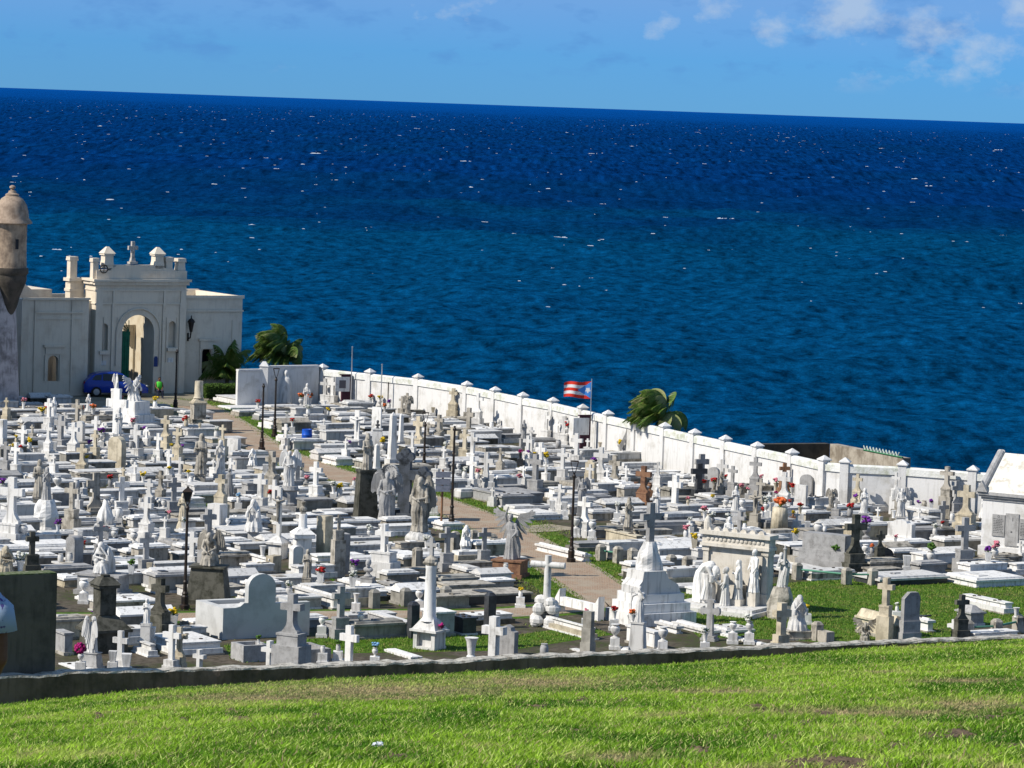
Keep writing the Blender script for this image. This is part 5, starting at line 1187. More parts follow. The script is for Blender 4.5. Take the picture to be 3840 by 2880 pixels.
def column_monument():
    p = atc('P', 1120, 1150, 0); k_ = p.y/FPX/S; root = empty("broken_column", (p.x, p.y, GZ), LITF+math.pi/2); tag(root, 'tall cracked white column topped by a small cross on a recessed square base', 'column'); mark('cracked white column', p+Vector((0,0,1.5)))
    z1 = 260*k_; w = 400*k_
    b = MB(); b.box(-w*.42, w*.42, -w*.25, w*.45, 0, .10).box(-w*.42, -w*.28, -w*.25, w*.4, .1, z1-.08).box(w*.28, w*.42, -w*.25, w*.4, .1, z1-.08).box(-w*.28, w*.28, -w*.08, w*.4, .1, z1-.08).box(-w*.52, w*.52, -w*.35, w*.5, z1-.08, z1); b.build("base", W, root)
    MB().box(-w*.46, w*.46, -w*.30, w*.46, z1, z1+.38, t=w*.22).build("sloped_foot", W, root)
    z2 = z1+.36; h = 900*k_-z2+.55; r = 78*k_
    MB().lathe([(r*1.45, z2-.06), (r*1.2, z2+.05), (r*1.05, z2+.15), (r, z2+h*.45), (r*.99, z2+h*.47), (r*.88, z2+h*.93), (r*.95, z2+h*.95), (r*.95, z2+h)], 20, c=(0, .05, 0)).build("shaft", ST if False else W, root, smooth=SM)
    q = MB(); q.lathe([(r*.95, z2+h), (r*1.2, z2+h+.12), (r*1.1, z2+h+.24), (r*.5, z2+h+.34), (.05, z2+h+.38)], 14, c=(0, .05, 0))
    for s_ in (-1, 1): q.ell((s_*r*1.15, -.02, z2+h+.08), r*.32, 8, 6)
    q.build("capital", ST, root)
    zt = z2+h+.36; MB().box(-.07, .07, 0, .1, zt, zt+.66).box(-.24, .24, .005, .095, zt+.34, zt+.47).build("cross", G_, root); occupy(p, UA, .55, .5, 1)
    blooms(tuple(p+Vector((.5, -.25, z1+.05))), .16, 'm', 'dark wreath on the foot of the column', 10, 3)
column_monument()
def obelisk_column(): # short white column on a heavy capped pedestal
    p = atc('I', 1700, 1380); k_ = p.y/FPX/S; root = empty("capped_pedestal", (p.x, p.y, GZ), UA-.25); tag(root, 'short white column standing on a heavy pedestal with sloping cap', 'monument'); mark('short white column', p+Vector((0,0,1.3)))
    w = 330*k_*.72; z = 330*k_
    MB().cbox(w*1.05, w*1.05, 0, .12).cbox(w*.86, w*.86, .12, z-.12).build("die", W, root); MB().cbox(w*1.16, w*1.16, z-.12, z+.06).cbox(w*1.24, w*1.24, z+.06, z+.30, t=w*.36).build("cap", W, root)
    MB().lathe([(w*.3, z+.28), (w*.24, z+.36), (w*.22, z+.9), (w*.2, z+.92)], 16).build("column", W, root, smooth=SM)
    MB().cbox(.2, .2, z+.92, z+1.0).ell((0, 0, z+1.12), (.16, .12, .13)).lathe([(.07, z+1.2), (.06, z+1.26), (.12, z+1.4), (.10, z+1.46)], 10).build("finial", ST, root); occupy(p, UA, .8, .8, 1.5)
    p = atc('I', 1390, 1360); root = empty("crucifix_monument", (p.x, p.y, GZ), LITF+math.pi/2+.1); tag(root, 'tall slim white crucifix on a square pedestal with sloping cap', 'crucifix', 'crosses over the graves'); mark('tall slim crucifix', p+Vector((0,0,2)))
    w = 290*k_*.80; z = 190*k_
    MB().cbox(w*.8, w*.8, 0, z).build("die", W, root); MB().cbox(w*1.05, w*1.05, z, z+.08).cbox(w*1.08, w*1.08, z+.08, z+.36, t=w*.42).build("cap", W, root)
    h = 640*k_; z+=.34; MB().box(-.09, .09, -.08, .08, z, z+h).box(-.36, .36, -.075, .075, z+h*.66, z+h*.66+.18).build("cross", W, root)
    b = MB(); b.tube([(0, -.13, z+h*.3), (0, -.17, z+h*.72)], [.04, .08], 8).ell((0, -.16, z+h*.80), .07).tube([(0, -.14, z+h*.72), (-.3, -.10, z+h*.76)], .03, 6).tube([(0, -.14, z+h*.72), (.3, -.10, z+h*.76)], .03, 6); b.build("crucified_figure", ST, root); occupy(p, UA, .6, .6, 1)
    p = atc('B', 350, 1090, 0); k_ = p.y/FPX/S; root = empty("truncated_column", (p.x, p.y, GZ), UA-.15); tag(root, 'stained truncated column on a double dark block pedestal beside the brick path', 'column'); mark('truncated stained column', p+Vector((0,0,1.5)))
    w = 290*k_*.75; MB().cbox(w, w, 0, 145*k_).cbox(w*1.04, w*1.04, 145*k_, 160*k_).build("lower_block", ST, root); MB().cbox(w*.76, w*.76, 160*k_, 355*k_).build("upper_block", ST, root)
    z = 355*k_; MB().cbox(w*.88, w*.88, z, z+.08).cbox(w*.8, w*.8, z+.08, z+.36, t=w*.22).build("cap", Y, root); MB().lathe([(.32, z+.34), (.26, z+.45), (.25, z+1.0), (.24, z+1.35)], 16).build("column", Y, root, smooth=SM); MB().lathe([(.19, z+1.352), (.19, z+1.36)], 14).build("hollow_top", ST, root); occupy(p, UA, .8, .8, 1)
obelisk_column()
def scoop_tomb():
    """big blue-grey slab-walled tomb with a high arched headboard"""
    K = at(834, 2399.5); root = empty("walled_tomb", (K.x, K.y, GZ), UA); tag(root, 'big plain blue grey walled tomb with a tall rounded headboard in its side', 'tomb', 'tombs of the cemetery'); mark('tomb with rounded headboard', K+U*1.8+Vector((0, 0, 1)))
    h = 120/FPX*K.y; L_ = 3.6; m_ = material('smooth_grey_render', (.62,.62,.60), (.50,.50,.48), 1.2, vary=0)
    f = MB(); x1, x2 = 1.02, 2.15; ht = h+1.22
    out = [(0, 0), (L_, 0), (L_, h+.10), (x2, h+.10), (x2, ht-.45)]+[((x1+x2)/2+(x2-x1)/2*math.cos(t), ht-.5+.5*math.sin(t)) for t in [i*math.pi/12 for i in range(1, 12)]]+[(x1, ht-.45), (x1, h+.16), (.85, h+.16), (.7, h+.04), (.5, h), (0, h)]
    f.prism(out, 0, .30); f.build("front_wall", m_, root)
    MB().box(0, .3, .3, 2.3, 0, h).box(.3, L_, 2.0, 2.3, 0, h).box(L_-.3, L_, .3, 2.0, 0, h).build("side_walls", m_, root)
    MB().box(.3, L_-.3, .3, 2.0, 0, h*.72).box(.45, L_-.45, .5, 1.8, h*.72, h*.9, t=.05).build("inner_slab", W, root); occupy(Vector((K.x, K.y, 0))+U*1.8+V*1.15, UA, 1.85, 1.2, h)
scoop_tomb()
def dark_pedestal_tower():
    p = atc('N', 1340, 1180); k_ = p.y/FPX/S; root = empty("stone_pillar", (p.x, p.y, GZ), UA); tag(root, 'dark mossy stone pillar with pagoda cap on a broad sloping pedestal near the concrete slab', 'pillar'); mark('dark mossy pillar', p+Vector((0,0,1.3)))
    MB().cbox(1.35, 1.2, 0, .75).cbox(1.6, 1.45, .75, .85).cbox(1.55, 1.4, .85, 1.35, t=.45).build("pedestal", DK, root); MB().cbox(.62, .62, 1.35, 2.3).build("shaft", DK, root)
    MB().cbox(.8, .8, 2.3, 2.42).cbox(.9, .9, 2.42, 2.68, t=.24).cbox(.26, .26, 2.68, 2.76).build("cap", DK, root); occupy(p, UA, .8, .7, 1)
dark_pedestal_tower()
# draped urn on a bulbous stone
def draped():
    p = atc('H', 1360, 920, .6); k_ = p.y/FPX/S; h = 390*k_; root = empty("draped_urn", (p.x, p.y, GZ)); tag(root, 'white draped urn with a wide dish shaped top and swelling folds', 'urn'); mark('white draped urn', p+Vector((0,0,1)))
    MB().cbox(.9, .9, 0, .6).build("plinth", W, root); mb = MB(); robe(mb, [(0, 0, .6, .34, .3), (0, 0, .6+h*.25, .36, .32), (0, 0, .6+h*.45, .28, .25), (0, 0, .6+h*.62, .15, .14), (0, 0, .6+h*.85, .08, .08)], 9, .12); mb.build("drapery", W, root, smooth=True)
    MB().lathe([(.07, .6+h*.84), (.12, .6+h*.9), (.26, .6+h*.97), (.24, .6+h)], 14).build("dish", W, root); occupy(p, UA, .45, .45, .6)
draped()
obelisk('C', 655, 1480, 840, 120, 'w', .55, 'tallest white obelisk rising behind the robed woman on the dark pedestal', 'tallest white obelisk')
obelisk('C', 455, 1600, 1250, 90, 'w', .4, 'short blunt white obelisk at the right hand of the robed woman', 'short white obelisk')
obelisk('C', 770, 1250, 860, 70, 'w', .5, 'slim square pillar with small statue cluster behind the tallest obelisk')
slabstone('I', 1985, 1370, 800, 130, 'L', 'y', 0, 'flat', .3, 'yellowish upright pillar slab with a rough grey cap', 'yellowish pillar slab', 'pillar')
slabstone('J', 10, 1560, 1030, 130, 'D', 'g', 0, 'flat', .28, 'tall grey square pillar with a small worn cross on top', 'tall grey square pillar', 'pillar')
slabstone('A', 1510, 1590, 1160, 215, 'L', 'y', 0, 'arch', .2, 'tall yellowish headstone with a rounded top and rough edge', 'tall yellowish headstone')
slabstone('H', 960, 1500, 1060, 140, 'L', 'g', 0, 'arch', .3, 'dark grey thick arched headstone in the left foreground', 'thick arched headstone')
slabstone('B', 800, 1460, 1185, 200, 'L', 'w', 0, 'flat', .15, 'large plain white marble end slab beside the brick path', 'plain white end slab')
slabstone('C', 455, 1090, 780, 135, 'L', 'w', .5, 'flat', .06, 'thin blank white panel standing upright behind the black bust', 'thin white panel')
slabstone('M', 735, 1130, 755, 225, 'D', 'g', .9, 'oct', .12, 'dark blue grey angular headstone on a block near the right lawn', 'dark angular headstone')
slabstone('P', 2150, 1230, 830, 250, 'L', 'g', 0, 'shoulder', .14, 'grey shouldered headstone right behind the large plain white cross')
slabstone('Q', 990, 880, 660, 120, 'L', 'c', 1.05, 'flat', .12, 'small cream block headstone on the long stained tomb')
slabstone('D', 1020, 1640, 1460, 130, 'L', 'y', .8, 'shoulder', .12, 'house shaped cream headstone carrying a small white cross', 'house shaped headstone')
slabstone('E', 1590, 1180, 1130, 60, 'L', 'w', .9, 'arch', .05, 'small round topped white tablet in front of the sea wall')
slabstone('E', 1600, 1390, 1135, 170, 'L', 'g', .6, 'arch', .1, 'pale rounded headstone carved with a hollow cross below the sea wall', 'pale rounded headstone')
slabstone('E', 1530, 1500, 1270, 160, 'L', 'w', .5, 'flat', .1, 'plain white upright tablet in front of the pale rounded headstone')
slabstone('E', 400, 1250, 1040, 150, 'L', 'g', .6, 'arch', .1, 'weathered rounded tablet behind a row of red bouquets')
slabstone('L', 610, 930, 730, 10, 'L', 'y', .9, 'flat', .02, 'narrow cream tablet behind the mourning figures')
slabstone('F', 620, 1420, 1200, 330, 'L', 'w', .35, 'shoulder', .2, 'wide white scroll shaped headstone near the right lawn', 'wide scroll headstone')
slabstone('A', 15, 1330, 940, 105, 'L', 'w', .1, 'flat', .2, 'tall white marble pillar stone at the far left edge')
slabstone('A', 1040, 1240, 960, 105, 'L', 'w', .2, 'arch', .12, 'mottled white rounded stone behind a purple ball of flowers')
slabstone('A', 370, 1090, 965, 150, 'D', 'g', .3, 'arch', .1, 'shaded blue rounded headstone between two worn yellow rocks')
slabstone('I', 1330, 1545, 1320, 110, 'L', 'y', 0, 'flat', .3, 'thick plain cream block left of the small cherub', None, 'headstone')
slabstone('I', 1620, 1500, 1190, 130, 'D', 'w', 0, 'arch', .25, 'white scroll topped tablet standing right of the slim crucifix')
slabstone('I', 800, 1600, 1570, 10, 'L', 'w', .1, 'flat', .05, 'low white marker on the lawn patch')
slabstone('L', 1870, 550, 345, 590, 'L', 'g', .9, 'flat', .35, 'wide grey marble block wall on white steps behind the shrine', 'wide grey block wall', 'headstone')
slabstone('I', 600, 930, 650, 190, 'L', 'w', .3, 'flat', .3, 'broad white marble block carrying the flared cross', 'broad white block')
slabstone('M', 370, 280, 175, 260, 'D', 'k', .35, 'arch', .25, 'low black granite headstone with rounded shoulders', 'low black headstone')

# ---- crosses with their own descriptions
cross('f', 'A', 84, 800, 660, 'L', 'y', 1.0, label='pale yellow cross in front of the fortress wall shade at the far left', phrase='cross before the fortress wall')
cross('c', 'A', 1510, 1120, 540, 'L', 'w', .9, label='tallest white marble cross overlapping the blue car', phrase='tallest cross by the car', thick=.10)
cross('c', 'A', 635, 910, 670, 'L', 'w', 1.0, label='white cross left of the small robed figure, sunlit against the shade', phrase='sunlit cross by the shade')
cross('c', 'H', 415, 1310, 1010, 'D', 'd', 1.0, label='dark mossy cross on a block below the praying statue', phrase='dark mossy cross', thick=.12)
cross('f', 'H', 150, 900, 300, 'L', 'w', 1.0, label='tall shining white cross on a square block at the left', phrase='tall shining cross on the left', thick=.12)
cross('c', 'H', 1575, 620, 300, 'D', 'w', .8, label='plain white cross with shaded face between two small dark vases', phrase='white cross between dark vases')
cross('c', 'H', 1890, 1370, 1015, 'D', 'g', .8, label='grey shaded cross on a white step right of the hunched woman', phrase='grey cross by the hunched woman')
cross('t', 'H', 1300, 1180, 870, 'D', 'g', 1.0, label='rough grey ringed cross overlapping the swelling draped urn')
cross('c', 'I', 485, 1030, 720, 'D', 'g', 1.5, label='big dark grey cross rising just behind the seated winged angel', phrase='big grey cross behind the angel', thick=.14)
cross('f', 'I', 650, 545, 270, 'L', 'y', 1.6, label='cream flared cross on a sloped block beside the ribbed cloak figure', phrase='cream flared cross', thick=.12)
cross('f', 'I', 1310, 290, -32, 'L', 's', 1.4, label='tall pale grey cross on a stepped block left of the winged angel', phrase='tall pale cross by the winged angel', thick=.13)
cross('c', 'J', 555, 1270, 910, 'L', 'w', 1.1, label='broad white cross carved with a name, just in front of the tall angel', phrase='broad inscribed cross', thick=.16, blk=.75)
cross('c', 'J', 1370, 1290, 950, 'D', 'g', .8, label='dark shaded grey cross at the front of the lawn below the brown sign', phrase='dark cross below the brown sign', thick=.1)
cross('c', 'J', 1850, 1250, 960, 'D', 'g', .8, label='grey cross on a small white block beside the brick path bend', phrase='grey cross by the path bend')
cross('f', 'J', 1160, 1590, 1340, 'L', 'g', .6, label='worn grey cross straight above the cracked white column')
cross('f', 'K', 1700, 500, 160, 'L', 'b', .9, label='brown cross between two brown vases on a brown base', phrase='brown cross', thick=.1, blk=.5)
cross('f', 'K', 940, 880, 560, 'L', 'w', .75, label='bright white cross on a block between two large pale vases', phrase='bright cross between vases', thick=.1)
cross('f', 'K', 615, 660, 400, 'L', 'w', .5, label='small cream cross between tapered vases on a low slab near the path')
cross('c', 'K', 1010, 330, 140, 'L', 'w', .9, label='little bright cross fixed to the house shaped headstone', tomb=False)
cross('f', 'N', 1560, 1290, 910, 'L', 'w', .4, label='slim white cross between two square tapered vases in the left foreground', phrase='slim cross between square vases')
cross('f', 'N', 2070, 665, 230, 'L', 'd', 1.1, label='dark stained flared cross on a tall block beside the virgin with flowers', phrase='dark stained cross', thick=.12)
cross('f', 'O', 110, 1250, 860, 'L', 'y', .45, label='cream crucifix near the white stepped tomb in the left foreground', phrase='cream crucifix', body=True)
cross('c', 'O', 10, 1290, 830, 'L', 'w', .4, label='white cross directly left of the cream crucifix')
cross('c', 'O', 370, 1440, 1155, 'L', 'w', .1, label='small plain white cross standing low behind the low wall', phrase='small plain cross', thick=.09, tomb=False)
cross('c', 'O', 1280, 1390, 1040, 'L', 'w', .1, label='bright white cross in front of the speckled granite cross', phrase='bright cross before the granite one', thick=.12, tomb=False)
cross('f', 'O', 1570, 940, 430, 'L', 'g', 1.75, label='tall speckled granite flared cross on a heavy granite block', phrase='speckled granite cross', thick=.16, blk=.72)
cross('c', 'P', 95, 1340, 840, 'L', 'w', .1, label='slender white cross at the low wall right of the granite cross', phrase='slender cross at the low wall', thick=.08, tomb=False)
cross('c', 'P', 1970, 1290, 720, 'L', 'w', .05, label='largest plain white cross standing right behind the low wall', phrase='largest plain cross', thick=.16, tomb=False, blk=.3)
cross('c', 'P', -10, 740, 330, 'D', 'g', .8, label='dark shaded cross rising above a white slab right of the headboard tomb', phrase='dark cross by the headboard tomb', thick=.12)
cross('c', 'R', 1275, 620, 200, 'D', 'y', .55, label='olive shaded cross with a lit cream edge before the dark boulder', phrase='olive cross before the boulder', thick=.15, blk=.5, blkmat=Y)
cross('t', 'R', 350, 630, 150, 'L', 'g', .2, label='thin tall grey cross seen edge on in front of the shrine platform', tomb=False)
cross('c', 'M', 420, 930, 570, 'L', 'y', 1.45, label='cream cross standing on top of the hipped tomb by the lawn', phrase='cream cross on hipped tomb', thick=.14, tomb=False, blk=.36)
cross('f', 'M', 1400, 1110, 790, 'D', 'd', .95, label='dark weathered cross on a small box near the right end of the low wall', phrase='dark cross near the right end', thick=.1)
cross('c', 'M', 1300, 1380, 1110, 'L', 'w', .1, label='white cross in front of the dark weathered cross at the right', thick=.1, tomb=False)
cross('f', 'F', 1210, 790, 505, 'L', 's', 1.5, label='tall grey cross with a diamond centre against the right sea wall', phrase='cross with diamond centre', thick=.12)
cross('f', 'F', 1460, 1130, 750, 'L', 'y', 1.1, label='cream flared cross on a heavy cream block left of the mausoleum', phrase='cream cross by the mausoleum', thick=.12, blk=.7)
cross('c', 'F', 1440, 1590, 1170, 'D', 'g', 1.0, label='large grey cross on a square block in front of the mausoleum', phrase='large grey cross by the mausoleum', thick=.12)
cross('f', 'F', 20, 1640, 1130, 'D', 'd', .9, label='large dark cross in shade left of the low black headstone', phrase='large dark shaded cross', thick=.13)
cross('f', 'M', 345, 175, -40, 'D', 'd', 1.0, label='black flared cross on top of the low black headstone', tomb=False)
cross('f', 'E', 1320, 1110, 890, 'D', 'b', 1.1, label='brownish cross standing clear against the white sea wall', phrase='brownish cross on the sea wall')
cross('f', 'E', 1315, 1390, 1105, 'L', 'w', .8, label='bright white flared cross right in front of the brownish cross', thick=.09)
cross('f', 'E', 940, 1180, 915, 'L', 'g', 1.1, label='grey flared cross with a plaque at its foot against the sea wall', phrase='flared cross with plaque')
cross('c', 'E', 940, 1640, 1340, 'L', 's', .7, label='stone crucifix between jars in front of the flared cross with plaque', body=True)
cross('f', 'C', 1450, 700, 500, 'L', 'y', 1.2, label='cream cross in front of the rust stained part of the sea wall', phrase='cream cross on the stained wall')
cross('f', 'C', 1770, 840, 600, 'L', 'w', 1.2, label='thin white cross against the sea wall beyond the far tombs')
cross('f', 'C', 1000, 1190, 900, 'L', 'y', .8, label='yellow flared cross just left of the lamp post among the far tombs', phrase='yellow flared cross')
cross('c', 'C', 200, 1200, 820, 'L', 'w', .6, label='slim white crucifix left of the black bust', body=True, thick=.05)
for line in """c A 840 1020 850 L w
c A 1000 960 680 L s 1.0
c A 785 1200 890 L g
f A 628 1240 980 L w 1.0
c A 298 1270 1020 L w .6
f A 955 1250 980 L w
c A 1245 1140 900 L w
c A 75 1470 1230 L g
c A 205 1520 1240 L w
f A 1065 1520 1260 L y
c A 1235 1300 1080 L y 1.0
c A 1765 1310 1010 L w
f A 2150 1150 890 L y .9
c A 2050 1330 1120 L w
c A 2190 1560 1340 L w
c H 1600 290 180 L y
c H 930 720 370 L s 1.2
f H 1240 700 240 D s .3
f H 1935 560 330 L w
f H 1900 900 560 L w .9
f H 2080 470 220 L s .9
c H 1015 600 470 L w
f B 90 1300 1050 L y 1.1
c B 120 1650 1430 L w
c I 775 260 60 L w .7
c B 2000 580 370 L w
c B 2100 540 310 L w
c I 1880 410 105 L w 1.0
c B 675 1190 1010 L y 1.6
c I 40 620 310 D g
c I 1160 570 260 L w .8
c I 1340 650 340 L w .4
c I 1640 350 50 D g .8
c I 280 1330 1010 L w .4
c I 2180 990 790 D s 2.0
c C 920 1300 1110 L w
f C 1265 1100 880 L s .9
c C 1440 1280 1040 L y
c C 1600 1330 1070 L y
c C 1650 1050 790 L s
c C 850 760 600 L s
c C 785 800 640 L s
f J 1875 320 -20 L w .5
c J 1690 330 40 L w .5
c C 1700 1380 1110 L w
f C 2060 1500 1310 L s
c D 440 1080 840 L w
c D 675 1080 850 L w
c D 245 1200 1040 L w
f D 370 1510 1240 L w .7
c D 300 1720 1390 L g .9
c D 205 1370 1150 L w
c D 835 1400 1120 L w
c D 655 1580 1310 L w 1.0
f D 1150 1620 1300 L w .7
f K 1330 330 20 L s .5
c K 1235 310 190 L w .7
f K 1890 300 110 L w .8
c K 2110 640 280 L w .5
c E 240 1200 870 D g .9
c E 205 1330 990 D k .5
c E 510 1200 940 L w
c E 645 1240 1025 L g
c E 1010 1400 1190 L s
c L 735 320 60 L g .7
f F 55 760 540 L y 1.1
c F 550 800 590 L w 1.3
c F 705 880 720 L w
f F 1335 980 690 D g .8
c F 1160 1210 960 D g .7
c F 550 1070 890 L s
c C 1225 1580 1530 L w
c D 590 1000 860 L w
c B 1990 1010 930 L w
c A 30 1180 1080 L w
c A 420 1120 1010 L s
c A 1330 1130 990 L w
c A 1900 1180 1040 L w
c B 1490 1180 1000 L w .7
c C 1120 1130 980 L s
c C 1330 1440 1290 L w
c C 60 1330 1190 L w
c D 1480 1690 1540 L w
c D 980 1300 1190 L w
c E 130 1240 1100 L w
c E 1120 1500 1370 L w
c E 1990 1580 1450 L g
c F 320 1160 1040 L w
c F 850 1180 1060 L w
c K 150 300 160 L w
c K 440 250 110 L w
c H 1750 260 110 L w
c H 700 130 10 L w
c I 560 180 70 L w
c H 2140 960 820 L w
c J 1960 560 440 L w .5
c K 1500 900 760 L s .4
c M 2160 250 100 L w .4
c L 90 330 180 L w .5
c L 1480 180 60 L w .5""".splitlines():
    q = line.split(); cross(q[0], q[1], float(q[2]), float(q[3]), float(q[4]), q[5], q[6], float(q[7]) if len(q) > 7 else .75)

# ---- tombs with their own places
tomb('B', 850, 750, 1480, 70, 3.4, 'step', label='bright white stepped tomb nearest the hedge box', phrase='stepped tomb by the hedge')
tomb('B', 775, 815, 1290, 30, 1.9, 'low', label='flat white marble slab in front of the bright stepped tomb')
tomb('B', 1300, 1070, 1650, 115, 1.7, 'step', label='white stepped tomb on the grass edge in front of the cloaked figure')
tomb('B', 2140, 1545, 2420, 90, 1.7, 'lid', label='white box tomb near the blue barrel with a grey side', phrase='box tomb by the barrel')
tomb('I', 715, 1095, 1340, 100, 2.0, 'plain', 'w', label='long white slab tomb with a bluish shaded side right of the big grey cross', phrase='long bluish slab tomb', lid='w')
tomb('I', 650, 1215, 905, 120, 1.2, 'plain', 'k', label='short black box tomb right of the seated winged angel', lid='g')
tomb('I', 1250, 1560, 1380, 190, 4.2, 'step', label='long cream tomb stretching right from the seated winged angel', phrase='long stepped cream tomb')
tomb('J', 1310, 1000, 1660, 85, 2.6, 'lid', label='white marble slab tomb on the lawn between the sign and the lamp', phrase='slab tomb on the lawn')
tomb('J', 2045, 665, 2660, 140, 2.6, 'plain', 'g', label='large grey sided tomb with white end beside the open crown lamp', lid='g', phrase='large grey sided tomb')
tomb('K', 205, 870, 690, 70, 2.0, 'lid', 'w', label='pale slab tomb at the path behind the open crown lamp')
tomb('K', 940, 1410, 1105, 95, 4.2, 'lid', label='long white tomb along the curved path under the open crown lamp', phrase='long white tomb by the path')
tomb('K', 1610, 1265, 1730, 200, 2.6, 'plain', 'y', label='cream white solid block tomb right of the open crown lamp', phrase='cream block tomb')
tomb('M', 1590, 710, 2330, 100, 2.3, 'lid', label='wide flat white marble tomb at the right edge of the lawn', phrase='wide flat tomb at the right')
tomb('M', 340, 690, 1320, 95, 1.9, 'lid', 'k', label='black sided tomb with white marble lid beside the lawn', lid='w', phrase='black sided tomb')
tomb('M', 1950, 1055, 2195, 150, 3.0, 'step', label='high white tomb with moulded lid right of the lawn', phrase='high moulded tomb')
tomb('M', 1520, 1205, 1790, 260, .9, 'pyramid', 'g', label='tall grey block tomb with cornice behind the dark weathered cross')
tomb('M', 545, 1405, 690, 330, 2.5, 'pyramid', 'y', label='cream hipped tomb with heavy cornice at the front of the lawn', phrase='hipped cream tomb')
tomb('M', 700, 1350, 945, 230, .8, 'plain', 'k', label='dark block carrying the angular headstone')
tomb('M', 960, 1290, 1160, 160, 1.2, 'lid', label='small white tomb right of the angular headstone')
tomb('M', 985, 475, 1290, 85, 1.0, 'plain', label='white stone block with a jar in front of the mausoleum')
tomb('M', 1000, 330, 1640, 110, 1.4, 'gable', label='long gabled white tomb between the black headstone and the mausoleum', phrase='long gabled tomb')
tomb('L', 1500, 600, 2120, 60, 1.2, 'step', label='white stepped platform under the wide grey block wall')
tomb('L', 1420, 900, 2000, 60, 2.0, 'lid', 'k', label='flat tomb with green rail beside the woman holding a column', lid='w')
tomb('R', 350, 640, 600, 70, 2.6, 'lid', label='white lidded tomb in front of the shrine platform')
tomb('R', 1010, 770, 1160, 50, 2.9, 'low', label='long bluish white slab left of the olive cross')
tomb('R', 560, 620, 1040, 50, 1.3, 'lid', 'g', label='grey tomb with a round jar before the woman holding a column', lid='w')
tomb('R', 1860, 740, 2080, 150, .8, 'frame', 's', label='worn stone kerb box near the right low wall')
tomb('Q', 1020, 1040, 1135, 155, 3.6, 'step', 'y', label='long stained cream tomb with marble lid behind the low wall', lid='w', phrase='long stained cream tomb')
tomb('Q', 1840, 1165, 1885, 240, 1.9, 'plain', label='wide pale grey box under the woman with the anchor')
tomb('Q', 2130, 960, 2260, 100, 1.5, 'lid', label='white tomb behind a round jar right of the anchor woman')
tomb('Q', 1010, 1235, 1225, 30, 1.4, 'low', label='tilted white marble slab left of the anchor box at the low wall')
tomb('Q', 1560, 1210, 1780, 30, 1.3, 'low', label='white slab with a small cross mark at the low wall')
tomb('P', 350, 430, 660, 80, 2.6, 'lid', label='broad white slab tomb right of the little cherub', phrase='broad slab by the cherub')
tomb('P', 750, 410, 985, 70, 1.7, 'lid', label='grey white slab tomb with an ivy handle in the centre', lid='g')
tomb('P', 1620, 215, 1930, 90, 2.3, 'lid', 's', label='white lidded tomb on a crumbling base right of the cracked column', lid='w', phrase='lidded tomb on crumbling base')
tomb('P', 1350, 350, 1730, 50, 2.4, 'low', 's', label='thin white slab lying right behind the cracked column', lid='w')
tomb('P', 1610, 585, 2560, 130, 1.6, 'plain', 'k', label='long black sided tomb with mossy grey top along the front path', lid='s', phrase='long black sided tomb')
tomb('P', 1225, 1000, 1575, 330, 1.1, 'plain', 'g', label='tall grey box tomb directly right of the cracked column', lid='w', phrase='tall grey box tomb')
tomb('P', 1575, 985, 1860, 240, 1.0, 'plain', 'k', label='black box in shade between the grey box tomb and the largest plain cross')
tomb('P', 835, 1000, 1010, 200, 3.0, 'plain', 'g', label='grey boat shaped tomb with white lid left of the cracked column', lid='w', phrase='grey boat shaped tomb')
tomb('P', 900, 1290, 1180, 50, 2.0, 'low', label='tilted white marble slab in front of the cracked column base')
tomb('P', 20, 1000, 400, 130, 1.9, 'step', 'g', label='dark sided white slab right of the headboard tomb')
tomb('O', 60, 1260, 800, 180, 2.6, 'step', 'w', label='wide white stepped tomb in front of the headboard tomb', phrase='wide stepped tomb')
tomb('O', 2100, 645, 2165, 170, 3.4, 'lid', label='long white marble tomb behind the granite cross', phrase='long tomb behind the granite cross')
tomb('O', 940, 1330, 1400, 220, 1.0, 'frame', 'g', label='speckled granite planter left of the granite cross')
tomb('O', 1790, 1360, 2200, 200, 1.6, 'frame', 'g', label='speckled granite planter right of the granite cross', phrase='right granite planter')
tomb('N', 1265, 600, 2210, 60, 2.2, 'low', 'w', label='broad lower step of the double white tomb behind the dark pillar')
tomb('N', 1920, 1260, 2165, 160, 1.3, 'step', label='white tomb step carrying the small virgin', phrase='step of the small virgin')
tomb('N', 835, 1240, 1055, 300, .9, 'plain', 'g', label='grey block right beside the concrete slab')
tomb('N', 1000, 1440, 1380, 30, 1.6, 'low', label='flat white slab at the foot of the angel seen from behind')
tomb('H', 345, 1300, 1120, 90, 1.8, 'lid', label='long white tomb in front of the dark mossy cross on the left')
tomb('H', 420, 970, 780, 110, 1.5, 'plain', 'w', label='pale plinth slab around the rock of the praying statue')
tomb('H', 860, 1560, 1010, 110, 1.4, 'plain', 'w', label='white block tomb below the thick arched headstone')

